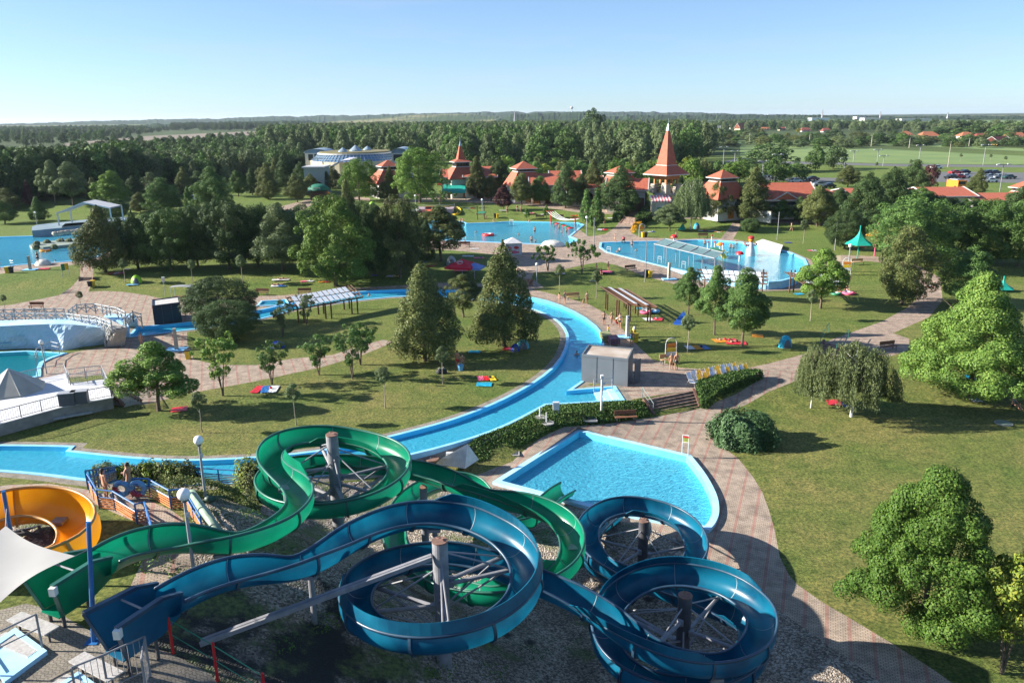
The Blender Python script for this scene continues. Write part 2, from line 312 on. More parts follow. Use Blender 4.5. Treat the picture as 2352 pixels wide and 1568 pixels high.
def floormat(name,c,c2):      # painted basin with faded mottling
    return mat(name,c,c2,sc=1.4,det=6,rough=.5,coord='World',ramp=(.3,.7))
FLR=floormat('river_floor',(.07,.60,.88),(.05,.53,.84)); FLP=floormat('slide_pool_floor',(.13,.64,.82),(.09,.58,.79)); FLB=floormat('pool_floor',(.20,.72,.88),(.15,.67,.86)); FLT=floormat('turquoise_floor',(.03,.46,.54),(.02,.40,.49))
WAT=watermat('water',(.93,.98,1),milk=.40,milkc=(.09,.68,.90),sc=1.7,bs=.45)
WATP=watermat('water_pale',(.96,1,1),milk=.40,milkc=(.11,.64,.86),sc=2.6,bs=.75)
WATT=watermat('water_turquoise',(.9,1,.98),milk=.3,milkc=(.02,.42,.50))
# ---------------------------------------------------------------- outlines (photo rows/columns carried onto the ground)
def PG(pts,z=None): return [tuple((G(*p) if z is None else P(p[0],p[1],z)).xy) for p in pts]
river=[(-60,1025),(80,1026),(160,1028),(160,1028),(150,1038),(150,1038),(220,1046),(300,1054),(400,1060),(500,1058),(588,1053),(700,1043),(800,1027),(895,1005),(950,991),(1013,974),(1063,958),(1120,936),(1176,910),(1238,875),(1288,833),(1308,788),(1305,760),(1283,735),(1250,718),(1221,708),(1170,696),(1100,687),(1010,681),(923,679),(825,689),(750,698),(675,710),(633,723),(588,734),(530,744),(470,753),(400,761),(300,773),(300,773),(318,752),(318,752),(400,745),(460,738),(530,726),(588,715),(665,698),(740,683),(820,670),(925,665),(1028,666),(1120,671),(1213,682),(1268,695),(1331,723),(1376,758),(1383,790),(1375,830),(1352,862),(1336,875),(1301,899),(1301,899),(1366,893),(1366,893),(1408,890),(1408,890),(1426,918),(1426,918),(1330,924),(1251,928),(1251,928),(1176,968),(1113,995),(1013,1025),(938,1043),(860,1062),(780,1078),(700,1092),(620,1102),(550,1106),(462,1110),(340,1110),(220,1103),(100,1087),(0,1079),(-60,1076)]
R_RIVER=chaikin(PG(river,0),1)
slidepool=[(1331,996),(1450,1024),(1576,1054),(1608,1095),(1633,1143),(1637,1180),(1628,1203),(1618,1214),(1490,1190),(1363,1165),(1246,1135),(1152,1110)]
R_SLIDE=PG(slidepool,-1); _q=chaikin(R_SLIDE[2:8],2,False); R_SLIDE=R_SLIDE[:2]+_q+R_SLIDE[8:]
leftpool=[(-70,815),(0,812),(60,809),(110,812),(140,814),(112,823),(90,834),(84,848),(83,865),(40,873),(0,879),(-70,890)]
R_LEFT=PG(leftpool,0)
wave=[(-70,549),(0,545),(78,543),(170,532),(262,523),(330,513),(372,510),(372,516),(350,524),(300,548),(262,570),(215,592),(188,598),(82,606),(45,608),(0,614),(-70,618)]
R_WAVE=PG(wave,1)
midpool=[(950,508),(1060,509),(1070,514),(1130,512),(1176,509),(1326,512),(1338,517),(1306,543),(1326,552),(1296,563),(1198,559),(1055,553),(950,548)]
R_MID=PG(midpool,1)
rightpool=[(1383,558),(1440,556),(1508,555),(1601,552),(1650,553),(1701,557),(1764,568),(1814,581),(1844,595),(1850,608),(1841,622),(1821,637),(1790,645),(1764,647),(1690,640),(1601,628),(1526,612),(1438,590),(1396,579),(1381,568)]
R_RIGHT=PG(rightpool,1)
kid=[(594,703),(603,693),(655,690),(663,696),(650,702)]
R_KID=PG(kid,0)
pools=[('river',R_RIVER,0.06,-.30,-.62,FLR,COPE,.30),('slide pool',R_SLIDE,-.78,-1.28,-1.62,FLP,COPEW,.42),('left pool',R_LEFT,.1,-.25,-.6,FLT,COPE,.4),
       ('wave',R_WAVE,1.08,.86,.5,FLB,COPE,.4),('mid',R_MID,1.08,.90,.55,FLB,COPE,.4),('right',R_RIGHT,1.08,.90,.55,FLB,COPE,.4),('kid',R_KID,.12,-.05,-.3,FLB,COPEW,.25)]
for nm,poly,zc,zw,zf,fm,cm,cw in pools:
    n=len(poly); out=offset(poly,cw); mb=MB()
    zs=min(zc-.5,float(min(hgt(p[0],p[1]) for p in out))-.3)
    for i in range(n):
        j=(i+1)%n; a,b,c,d=poly[i],poly[j],out[j],out[i]
        mb.add([(*a,zc),(*b,zc),(*c,zc),(*d,zc),(*c,zs),(*d,zs)],[(0,1,2,3),(3,2,4,5)])
    o=mb.build('pool_coping',cm); struct(o)
    mb=MB()
    for i in range(n):
        j=(i+1)%n; a,b=poly[i],poly[j]; mb.add([(*a,zc),(*b,zc),(*b,zf),(*a,zf)],[(0,3,2,1)])
    tr=geometry.tessellate_polygon([[Vector((*p,0)) for p in poly]])
    o0=len(mb.v); mb.v+=[(*p,zf) for p in poly]; mb.f+=[tuple(o0+i for i in t) for t in tr]
    struct(mb.build('pool_basin',fm))
    mb=MB(); mb.v=[(*p,zw) for p in poly]; mb.f=[tuple(t) for t in tr]
    o=mb.build('pool_water',WATT if fm is FLT else WATP if fm in (FLP,FLB) else WAT)
    bm=bmesh.new(); bm.from_mesh(o.data); 
    for f in bm.faces:
        if f.normal.z<0: f.normal_flip()
    bm.to_mesh(o.data); bm.free(); struct(o)
# steps along the far side of the slide pool
mb=MB(); a,b=Vector((*R_SLIDE[0],0)),Vector((*R_SLIDE[2],0)); dd=(b-a).normalized(); nn=Vector((dd.y,-dd.x,0))
if nn.y>0: nn=-nn
for k in range(5):
    d0=.02+.38*k; z1=-1.32-.055*k
    q=[a+dd*.1+nn*d0,b-dd*.1+nn*d0,b-dd*.1+nn*(d0+.4),a+dd*.1+nn*(d0+.4)]
    mb.prism([(v.x,v.y) for v in q],-1.61,z1)
struct(mb.build('pool_steps',mat('step_paint',(.30,.62,.74),(.42,.60,.62),sc=.6,coord='World')))
# river exit steps
mb=MB(); q0,q1,q2,q3=[P(*p,0) for p in ((1366,893),(1408,890),(1426,918),(1385,921))]
for k in range(5):
    t=k/5.0; a=q1.lerp(q0,t*1.0)+Vector((0,0,0)); a2=q2.lerp(q3,t); b=q0.lerp(P(1301,899,0),.1*k); 
    mb.prism([tuple(q1.lerp(P(1320,897,0),k*.17).xy),tuple(q2.lerp(P(1330,924,0),k*.17).xy),tuple(q2.lerp(P(1330,924,0),k*.17+.17).xy),tuple(q1.lerp(P(1320,897,0),k*.17+.17).xy)],-.6,-.05-.09*k)
struct(mb.build('pool_steps',COPEW))
# ---------------------------------------------------------------- ground sheet cut into regions
reg=[]     # (name, polygon, material) first match wins
def region(nm,pts,m,z=None): reg.append((nm,PG(pts,z),m))
for q in pools: reg.append(('HOLE',offset(q[1],q[7]*.5),None))
reg.append(('river_edging',offset(R_RIVER,.95),PV_G))
region('path',[(20,1113),(110,1110),(190,1122),(250,1135),(300,1120),(330,1128),(345,1150),(395,1172),(420,1190),(430,1235),(448,1310),(430,1345),(370,1360),(300,1345),(330,1280),(345,1230),(330,1205),(280,1185),(225,1160),(130,1128),(0,1135),(-30,1120)],PV_L)
region('hill_terrace',[(-90,1420),(0,1400),(60,1385),(120,1400),(250,1470),(330,1480),(395,1500),(480,1545),(560,1640),(560,1800),(-200,1800),(-150,1500)],PV_G)
region('slide_plaza',[(1048,1092),(1096,1090),(1135,1075),(1176,1060),(1210,1028),(1246,1003),(1296,980),(1401,972),(1470,962),(1501,958),(1606,938),(1640,925),(1690,905),(1751,868),(1764,850),(1831,855),(1900,838),(1890,850),(1831,873),(1764,900),(1716,928),(1660,950),(1641,988),(1651,1018),(1696,1053),(1730,1095),(1751,1130),(1766,1170),(1779,1215),(1791,1278),(1812,1320),(1831,1341),(1890,1383),(1959,1423),(2064,1486),(2146,1538),(2260,1620),(2150,1680),(2026,1568),(1964,1523),(1889,1471),(1789,1401),(1713,1338),(1696,1326),(1631,1283),(1590,1250),(1500,1215),(1440,1200),(1363,1175),(1246,1146),(1160,1122),(1100,1115),(1048,1102)],PV_A)
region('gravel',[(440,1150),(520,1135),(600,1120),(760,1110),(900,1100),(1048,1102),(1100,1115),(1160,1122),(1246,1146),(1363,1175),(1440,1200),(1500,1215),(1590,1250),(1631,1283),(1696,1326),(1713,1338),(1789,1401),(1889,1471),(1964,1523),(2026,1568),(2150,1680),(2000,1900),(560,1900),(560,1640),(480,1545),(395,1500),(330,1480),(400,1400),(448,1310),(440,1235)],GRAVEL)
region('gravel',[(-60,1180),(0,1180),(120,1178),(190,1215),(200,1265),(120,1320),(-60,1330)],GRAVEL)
region('main_plaza',[(1213,676),(1240,668),(1288,680),(1351,698),(1401,725),(1428,753),(1461,790),(1498,825),(1561,844),(1651,850),(1701,848),(1764,835),(1859,810),(1909,780),(2026,738),(2081,708),(2104,688),(2104,668),(2098,640),(2060,625),(2000,615),(1930,612),(1930,600),(2010,603),(2090,615),(2160,640),(2165,690),(2134,728),(2051,765),(2089,778),(2086,803),(2039,818),(1960,800),(1900,838),(1831,855),(1764,850),(1751,868),(1591,894),(1473,913),(1426,921),(1400,880),(1340,880),(1390,830),(1400,790),(1390,760),(1340,722),(1270,692)],PV_H,0)
region('pool_plaza',[(188,590),(215,590),(214,638),(203,670),(240,668),(280,670),(338,678),(363,684),(440,688),(500,684),(588,680),(650,678),(720,672),(820,661),(925,655),(1033,648),(1140,652),(1240,668),(1213,676),(1120,668),(1028,662),(925,661),(820,666),(665,692),(588,710),(460,733),(318,750),(300,773),(400,764),(430,760),(430,788),(445,825),(500,838),(588,838),(673,823),(763,815),(840,790),(880,780),(905,785),(838,813),(738,843),(588,875),(425,905),(338,928),(300,930),(250,860),(90,870),(90,834),(140,814),(243,795),(200,740),(-80,740),(-80,708),(25,700),(135,678),(163,660),(183,638)],PV_L)
region('pool_plaza',[(-80,613),(0,611),(45,606),(188,596),(215,592),(262,568),(300,546),(320,548),(240,598),(188,606),(130,612),(60,620),(0,629),(-80,632)],PV_H)
region('pool_plaza',[(940,543),(1055,553),(1198,558),(1296,560),(1320,552),(1306,543),(1330,527),(1352,543),(1390,538),(1413,522),(1424,507),(1460,512),(1450,535),(1470,545),(1560,549),(1640,546),(1656,548),(1684,510),(1706,512),(1684,549),(1701,552),(1764,563),(1820,578),(1866,598),(1940,600),(1940,612),(1880,618),(1860,650),(1846,665),(1764,669),(1680,668),(1551,653),(1476,633),(1413,608),(1381,602),(1351,606),(1276,623),(1226,626),(1221,638),(1250,660),(1200,668),(1150,655),(1190,638),(1180,600),(1140,585),(1040,575),(940,572)],PV_H)
region('building_forecourt',[(880,470),(1000,462),(1200,470),(1330,488),(1400,492),(1440,497),(1500,500),(1600,503),(1780,512),(1930,520),(1985,508),(1985,490),(1700,480),(1400,470),(1100,450),(880,455)],PV_H)
region('path',[(660,470),(720,455),(790,448),(850,455),(850,462),(790,456),(720,468),(680,492),(620,500),(600,488)],PV_H)
region('road',[(1660,372),(1760,376),(1900,378),(2060,382),(2500,386),(2500,381),(2060,377),(1900,373),(1760,370),(1700,362)],ASPH)
region('car_park',[(2140,396),(2200,394),(2500,399),(2500,418),(2330,420),(2150,418)],ASPH)
region('car_park',[(1730,404),(1960,410),(1960,420),(1730,414)],ASPH)
region('sand_patch',[(1890,592),(1930,586),(1975,590),(1990,597),(1960,603),(1905,602)],mat('sand',(.42,.33,.22),(.34,.27,.18),sc=2,coord='World',rough=.9))
pts=[]; r0=random.Random(3)
def grid(x0,x1,y0,y1,s):
    x=x0
    while x<=x1:
        y=y0
        while y<=y1: pts.append((x+r0.uniform(-.1,.1)*s,y+r0.uniform(-.1,.1)*s)); y+=s
        x+=s
grid(-32,13,6,49,1.4); grid(-80,-33,6,130,3); grid(14,80,6,130,3); grid(-32,13,50,130,3); grid(-150,150,133,260,7)
for Y in (300,400,550,800,1200,2000,3500,6000):
    for k in range(-14,15): pts.append((k*Y*.09,Y))
for X in (-9000,9000):
    for Y in (-200,3000,9000): pts.append((X,Y))
pts+=[(0,9500),(-200,-60),(200,-60),(0,-40)]
verts=[Vector(p) for p in pts]; edges=[]
for nm,poly,m in reg:
    o=len(verts); verts+=[Vector(p) for p in poly]; n=len(poly); edges+=[(o+i,o+(i+1)%n) for i in range(n)]
cv,ce,cf,_,_,_=geometry.delaunay_2d_cdt(verts,edges,[],0,1e-3)
V=np.array([tuple(v) for v in cv]); Fc=np.array([tuple(f) for f in cf])
cen=V[Fc].mean(axis=1); lab=np.full(len(Fc),-1)
for i,(nm,poly,m) in enumerate(reg):
    ins=inpoly(cen[:,0],cen[:,1],poly)&(lab==-1); lab[ins]=i
Z=hgt(V[:,0],V[:,1])
def sheet(name,idx,m):
    f=Fc[idx]; u,inv=np.unique(f.ravel(),return_inverse=True); f=inv.reshape(-1,3)
    mb=MB(); mb.v=[(V[k,0],V[k,1],Z[k]) for k in u]; mb.f=[tuple(int(q) for q in t) for t in f]
    o=mb.build(name,m)
    bm=bmesh.new(); bm.from_mesh(o.data)
    for q in bm.faces:
        if q.normal.z<0: q.normal_flip()
        q.smooth=True
    bm.to_mesh(o.data); bm.free(); return struct(o)
sheet('ground',np.where(lab==-1)[0],GRASS)
for i,(nm,poly,m) in enumerate(reg):
    if nm!='HOLE':
        ix=np.where(lab==i)[0]
        if len(ix): sheet(nm,ix,m)
# ---------------------------------------------------------------- water slides
def slidemat(name,c,c2,tr=.3):
    m=mat(name,c,c2,sc=.7,det=8,rough=.32,trans=tr,ramp=(.3,.62),spec=.4); return m
M_GRN=slidemat('green_fibreglass',(.004,.25,.135),(.003,.16,.085),.30); M_GRIM=mat('green_rim',(.012,.085,.062),(.03,.14,.10),sc=.8,rough=.4)
M_BLU=slidemat('blue_fibreglass',(.006,.155,.255),(.002,.055,.12),.30); M_BRIM=mat('blue_rim',(.012,.035,.075),(.04,.085,.13),sc=.8,rough=.4)
M_TEAL=slidemat('faded_blue_fibreglass',(.02,.16,.27),(.008,.09,.19),.26)
M_YEL=slidemat('yellow_fibreglass',(.78,.34,.012),(.70,.25,.01),.22); M_YRIM=mat('ochre_rim',(.48,.25,.08),rough=.4)
M_STEEL=mat('galvanised_steel',(.27,.27,.285),(.19,.19,.205),sc=2.5,rough=.6,metal=.1); M_STEELD=mat('weathered_steel',(.10,.10,.11),(.065,.065,.075),sc=2,rough=.55,metal=.3)
M_RUST=mat('rust_cap',(.24,.13,.09),(.14,.08,.06),sc=4,rough=.8); M_SEAM=mat('pale_seam',(.34,.42,.46),rough=.6)
def catmull(p,step=.28):
    p=[Vector(q) for q in p]; p=[p[0]*2-p[1]]+p+[p[-1]*2-p[-2]]; out=[]
    for i in range(1,len(p)-2):
        a,b,c,d=p[i-1:i+3]; n=max(2,int((c-b).length/step))
        for k in range(n):
            t=k/n; out.append(.5*((2*b)+(c-a)*t+(2*a-5*b+4*c-d)*t*t+(3*b-a-3*c+d)*t**3))
    out.append(p[-2])
    for _ in range(3): out=[out[0]]+[(out[i-1]+out[i]*2+out[i+1])/4 for i in range(1,len(out)-1)]+[out[-1]]
    return out
def frames(pts,bankmax=.42):
    N=len(pts); T=[]; Cv=[]
    for i in range(N):
        t=pts[min(i+1,N-1)]-pts[max(i-1,0)]; T.append(t.normalized())
    for i in range(N):
        a,b=T[max(i-3,0)],T[min(i+3,N-1)]; d=(pts[min(i+3,N-1)]-pts[max(i-3,0)]).length
        Cv.append((a.x*b.y-a.y*b.x)/max(d,.01))
    for _ in range(6): Cv=[Cv[0]]+[(Cv[i-1]+Cv[i]+Cv[i+1])/3 for i in range(1,N-1)]+[Cv[-1]]
    fr=[]
    for t,c in zip(T,Cv):
        s=Vector((t.y,-t.x,0)).normalized(); u=s.cross(t).normalized()     # s points right of travel
        bk=max(-bankmax,min(bankmax,c*1.25))                                # left turn (c>0): right side up
        q=Matrix.Rotation(-bk,3,t); fr.append((t,q@s,q@u,bk))
    return fr
def flume(root,pts,W,D,m,mrim,mseam,guards=(),a0=0,a1=None,wall=.15,name='chute'):
    fr=frames(pts); N=len(pts); nA=14
    prof=[(-W/2,wall)]+[(-W/2*math.cos(math.pi*k/nA),-D*math.sin(math.pi*k/nA)) for k in range(nA+1)]+[(W/2,wall)]
    def ring(i,k=1.0,dz=0): 
        t,s,u,b=fr[i]; return [pts[i]+s*x*k+u*(y*k+dz) for x,y in prof]
    mb=MB(); M_=len(prof)
    for i in range(N): mb.v+=[tuple(q) for q in ring(i)]
    for i in range(N-1):
        for k in range(M_-1): mb.f.append((i*M_+k,i*M_+k+1,(i+1)*M_+k+1,(i+1)*M_+k))
    mb.build(name,m,root,smooth=True)
    for sd in (-1,1):      # rolled rims
        mb=MB(); mb.tube([pts[i]+fr[i][1]*sd*(W/2+.045)+fr[i][2]*(wall+.0) for i in range(N)],.062,6); mb.build('rim',mrim,root,smooth=True)
    st=7; i=st
    while i<N-2:        # bolted flange every couple of metres: a raised band under the chute with a pale joint line
        mb=MB(); A=[ring(i,1.0),ring(i,1.10,.0)]; B=[ring(i+1,1.0)[:],ring(i+1,1.10)]
        t=fr[i][0]*.05
        r1=[q-t for q in ring(i,1.012)]; r2=[q-t for q in ring(i,1.13)]; r3=[q+t for q in ring(i,1.13)]; r4=[q+t for q in ring(i,1.012)]
        mb.v=[tuple(q) for r in (r1,r2,r3,r4) for q in r]
        for k in range(M_-1):
            for a,b in ((0,1),(1,2),(2,3)): mb.f.append((a*M_+k,b*M_+k,b*M_+k+1,a*M_+k+1))
        mb.build('flange',mrim,root)
        mb=MB(); r5=[q-t*.25+(pts[i]-q)*.012 for q in ring(i)]; r6=[q+t*.25+(pts[i]-q)*.012 for q in ring(i)]
        mb.v=[tuple(q) for r in (r5,r6) for q in r]; mb.f=[(k,k+1,M_+k+1,M_+k) for k in range(M_-1)]
        mb.build('joint_strip',mseam,root)
        i+=st+1
    for f0,f1,sd,h in guards:    # clear splash guards standing on the outer rim
        i0,i1=int(f0*N),int(f1*N); mb=MB()
        for i in range(i0,i1):
            t,s,u,b=fr[i]; e=min(1,(i-i0)/2,(i1-1-i)/2)*1.0; hh=h*max(e,.02); p=pts[i]+s*sd*(W/2+.05)+u*(wall+.05)
            mb.v+=[tuple(p),tuple(p+u*hh+s*sd*.03),tuple(p+u*hh+s*sd*.07),tuple(p+s*sd*.04)]
        for k in range(i1-i0-1):
            for a in range(4): mb.f.append((k*4+a,k*4+(a+1)%4,(k+1)*4+(a+1)%4,(k+1)*4+a))
        mb.build('splash_guard',m,root)
    return fr
def path3(t,n): # table of photo column,row,height
    q=[]
    for x,y,z in t: q.append(P(x,y,z))
    return catmull(q)
blue=[(389,1376,8.15),(441,1348,8.0),(506,1321,7.85),(560,1308,7.75),(615,1302,7.65),(673,1298,7.55),(728,1277,7.48),(773,1252,7.42),(823,1223,7.35),(879,1200,7.25),(923,1187,7.18),(982,1181,7.1),(1062,1189,6.95),(1119,1211,6.85),(1168,1240,6.7),(1205,1282,6.55),(1213,1331,6.4),(1193,1378,6.3),(1137,1424,6.18),(1058,1453,6.08),(977,1463,6.0),(892,1452,5.9),(838,1426,5.8),(813,1390,5.7),(822,1343,5.6),(866,1307,5.5),(930,1284,5.4),(990,1276,5.3),(1050,1276,5.2),(1120,1292,5.05),(1190,1316,4.85),(1260,1345,4.6),(1320,1372,4.35),(1371,1402,4.1),(1430,1443,3.85),(1471,1473,3.7),(1530,1503,3.5),(1595,1518,3.35),(1663,1520,3.25),(1717,1500,3.15),(1748,1462,3.05),(1752,1418,2.95),(1725,1382,2.87),(1675,1349,2.8),(1617,1330,2.75),(1551,1322,2.68),(1491,1330,2.6),(1436,1356,2.5),(1400,1395,2.4),(1385,1440,2.25),(1398,1492,2.1),(1440,1535,1.95),(1500,1562,1.85),(1570,1575,1.75),(1650,1568,1.65),(1712,1535,1.58),(1740,1485,1.5),(1735,1445,1.45),(1700,1415,1.4),(1645,1393,1.33),(1590,1372,1.25),(1540,1355,1.2),(1480,1333,1.12),(1426,1313,1.08),(1380,1288,1.02),(1354,1255,.97),(1348,1218,.92),(1368,1187,.87),(1405,1168,.83),(1450,1162,.8),(1520,1175,.76),(1575,1205,.72),(1600,1245,.66),(1597,1284,.6),(1560,1318,.52),(1500,1336,.45),(1430,1330,.35),(1378,1305,.25),(1352,1268,.15),(1352,1235,.0),(1370,1210,-.15),(1395,1192,-.35),(1412,1178,-.55)]
green=[(238,1286,8.1),(281,1263,7.95),(350,1242,7.75),(420,1234,7.6),(479,1237,7.5),(532,1238,7.4),(585,1226,7.3),(635,1204,7.2),(670,1180,7.12),(690,1155,7.06),(690,1130,7.0),(672,1108,6.94),(645,1089,6.88),(622,1066,6.8),(619,1042,6.72),(636,1022,6.66),(665,1009,6.6),(705,1002,6.52),(760,1001,6.45),(820,1009,6.38),(875,1025,6.3),(912,1049,6.22),(920,1080,6.15),(900,1110,6.05),(862,1135,5.97),(813,1152,5.9),(757,1162,5.82),(700,1162,5.72),(650,1150,5.6),(618,1130,5.5),(613,1105,5.38),(640,1083,5.22),(690,1070,5.1),(745,1065,5.0),(810,1064,4.9),(880,1069,4.78),(950,1078,4.62),(1010,1093,4.48),(1060,1115,4.32),(1110,1136,4.18),(1160,1146,4.05),(1215,1158,3.92),(1265,1178,3.78),(1300,1205,3.65),(1318,1240,3.5),(1313,1280,3.35),(1286,1312,3.2),(1245,1333,3.0),(1195,1350,2.8),(1130,1362,2.6),(1060,1352,2.4),(1000,1330,2.2),(950,1300,2.0),(915,1262,1.8),(905,1222,1.6),(915,1180,1.4),(945,1140,1.2),(990,1114,1.05),(1040,1103,.9),(1085,1112,.75),(1110,1138,.6),(1130,1170,.45),(1160,1195,.3),(1190,1200,.2),(1222,1184,.1),(1246,1163,-.02),(1268,1144,-.14),(1288,1129,-.24),(1304,1121,-.28)]
gs=G(250,1480); 
bs=thing('water_slide','dark blue spiral water slide with three loops running from its start box over gravel','water slide',G(1010,1500),0)
gr=thing('water_slide','green open spiral water slide curling round its grey column and ending in the pool','water slide',G(775,1215),0)
yl=thing('water_slide','wide orange and yellow slide bowl curving behind the pale shade sail','water slide',G(90,1260),0)
BP=path3(blue,0); GP=path3(green,0)
flume(bs,BP,1.12,.58,M_BLU,M_BRIM,M_SEAM,[(.10,.26,-1,.42),(.345,.40,1,.30),(.455,.53,1,.38),(.57,.66,-1,.3),(.79,.85,1,.3)])
flume(gr,GP,1.12,.58,M_GRN,M_GRIM,M_SEAM,[(.115,.165,1,.42),(.20,.265,1,.35),(.40,.46,1,.3),(.52,.60,1,.3),(.62,.68,1,.36)])
ytab=[(-120,1275,7.9),(-85,1215,7.8),(-30,1182,7.7),(15,1167,7.65),(55,1161,7.6),(100,1160,7.5),(145,1169,7.45),(175,1187,7.4),(188,1211,7.3),(180,1238,7.2),(150,1262,7.1),(100,1281,7.0),(40,1290,6.95),(-20,1285,6.9)]
YP=path3(ytab,0); flume(yl,YP,1.45,.75,M_YEL,M_YRIM,M_YRIM,(),wall=.28)
# start boxes
def startbox(root,A,B,z,W0,W1,m,mrim,D=1.4):
    A=Vector(A); B=Vector(B); A.z=B.z=z; t=(B-A).normalized(); s=Vector((t.y,-t.x,0)); 
    bot=z-D; mb=MB()
    fl=[A-s*W0*.30,A+s*W0*.30,B+s*W1*.30,B-s*W1*.30]
    mb.prism([(v.x,v.y) for v in fl],bot-.05,bot); mb.build('box_floor',m,root)
    for sd in (-1,1):
        mb=MB(); a=A+s*sd*W0*.5; b=B+s*sd*W1*.5; th=s*sd*.07; a2=A+s*sd*W0*.30+t*.12; b2=B+s*sd*W1*.30
        v=[]
        for o in (Vector((0,0,0)),th): v+=[a2+Vector((0,0,-D))+o,b2+Vector((0,0,-D))+o,b+o,a-t*.25+o]
        mb.add(v,[(0,1,2,3),(7,6,5,4),(0,4,5,1),(2,6,7,3),(1,5,6,2),(0,3,7,4)]); mb.build('side_panel',m,root)
        mb=MB(); mb.bar(a-t*.25+th*.5,b+th*.5,.17,.12); mb.bar(a-t*.25+th*.5,a2+Vector((0,0,-D))+th*.5,.13,.09); mb.build('rim',mrim,root)
        mb=MB(); e=B+t*.75; fr0=e+s*sd*.55+Vector((0,0,-.25)); 
        v=[b,b+th,fr0+th,fr0,b2+Vector((0,0,-D)),b2+th+Vector((0,0,-D)),e+s*sd*.3+Vector((0,0,-D+.25)),e+s*sd*.3+th+Vector((0,0,-D+.25))]
        mb.add(v,[(0,1,2,3),(0,3,6,4),(1,5,7,2),(4,6,7,5)]); mb.build('side_panel',m,root)
        mb=MB(); mb.bar(b+th*.5,fr0+th*.5,.15,.1); mb.build('rim',mrim,root)
    mb=MB(); mb.cyl(A.lerp(B,.62)-s*W1*.5+Vector((0,0,-.12)),A.lerp(B,.62)+s*W1*.5+Vector((0,0,-.12)),.035); mb.build('grab_bar',M_STEEL,root)
    mb=MB(); mb.box(A+s*W0*.58-t*.28+Vector((0,0,-.12)),(.2,.2,.28)); mb.build('signal_lamp',mat('lamp_housing',(.7,.7,.66),rough=.5),root)
    for k in range(2):
        mb=MB()
        for sd in (-1,1): mb.cyl(A.lerp(B,.15+.7*k)+s*sd*.35+Vector((0,0,-D)),A.lerp(B,.15+.7*k)+s*sd*.35+Vector((0,0,-3)),.06)
        mb.build('box_leg',M_STEELD,root)
    return t,s
t1,s1=startbox(bs,P(246,1412,8.45),P(340,1358,8.45),8.4,1.5,1.2,M_TEAL,M_BRIM)
t2,s2=startbox(gr,P(98,1322,8.45),P(182,1277,8.45),8.4,1.5,1.2,M_GRN,M_GRIM)
# supports
def post(root,x,yt,yb_,R0,zt,top=True,name='column',m=None):
    g=P(x,yt,zt); zb=float(hgt(g.x,g.y))-.3; mb=MB(); mb.cyl((g.x,g.y,zb),(g.x,g.y,zt),R0,n=20); o=mb.build(name,m or M_STEEL,root,smooth=False)
    if top:
        mb=MB(); mb.cyl((g.x,g.y,zt),(g.x,g.y,zt+.05),R0*1.03,n=20); mb.tube([(g.x+.12*math.cos(k*.9),g.y+.12*math.sin(k*.9),zt+.1+.02*k) for k in range(7)],.02,5)
        mb.build('column_cap',M_RUST,root)
    return g
def arms(root,g,pts,Wd,lev,cnt,r=.085,ph=0,rr=(1.5,4.6)):
    # struts from the column to the nearest rim points of the loop round it
    cand=[(math.atan2(p.y-g.y,p.x-g.x),p) for p in pts if rr[0]<math.hypot(p.x-g.x,p.y-g.y)<rr[1] and p.z<g.z]
    for k in range(cnt):
        a=ph+2*math.pi*k/cnt; c=min(cand,key=lambda q:abs((q[0]-a+math.pi)%(2*math.pi)-math.pi)+abs(q[1].z-lev)*.25)[1]
        d=(g-c); d.z=0; d.normalize(); e=c+d*.45+Vector((0,0,-.38)); q=Vector((g.x,g.y,e.z-.15))
        mb=MB(); mb.cyl(q,e,r,n=8); mb.box(q-d*.34,(.22,.22,.24)); mb.build('strut',M_STEEL,root)
        mb=MB(); mb.cyl(Vector((g.x,g.y,min(g.z-.4,e.z+1.5))),e,.035,n=6); mb.cyl(Vector((g.x,g.y,e.z-1.2)),e+d*.3,.04,n=6); mb.build('tie_rod',M_STEEL,root)
g1=post(bs,1010,1243,1515,.29,7.85); arms(bs,g1,BP,1,6.4,3,ph=.6); arms(bs,g1,BP,1,5.4,4,ph=.25)
g2=post(bs,1574,1368,1560,.28,4.15,m=M_STEELD); arms(bs,g2,BP,1,3.1,4,ph=.9); arms(bs,g2,BP,1,1.5,3,ph=.3)
g3=post(bs,1479,1196,1310,.27,2.2,m=M_STEELD); arms(bs,g3,BP,1,.8,5,ph=.2,r=.07)
g4=post(gr,762,999,1215,.29,8.0); arms(gr,g4,GP,1,6.3,4,ph=.4); arms(gr,g4,GP,1,5.1,4,ph=1.0)
g5=post(gr,972,1120,1150,.2,4.0,m=M_STEEL); g6=post(gr,1150,1265,1300,.2,3.4); arms(gr,g6,GP,1,2.5,5,ph=.1,r=.06,rr=(1.0,4.0))
def legs(root,pts,fs,rl=.11):
    for f in fs:
        p=pts[int(f*len(pts))]; zb=float(hgt(p.x,p.y))-.2; mb=MB(); mb.cyl((p.x,p.y,zb),(p.x,p.y,p.z-.62),rl,n=12); mb.box((p.x,p.y,p.z-.62),(.5,.5,.14)); mb.build('support_leg',M_STEEL,root)
legs(bs,BP,[.045,.10,.40,.93]); legs(gr,GP,[.05,.13,.60])
# long inclined steel girder from the first blue column down to the hill
mb=MB(); a=Vector((g1.x-.3,g1.y-.15,7.35)); b=G(462,1472,.1)
mb.bar(a,b,.13,.16); mb.bar(a+Vector((.02,-.17,.0)),b+Vector((.02,-.17,0)),.10,.16); mb.build('girder',M_STEEL,bs)
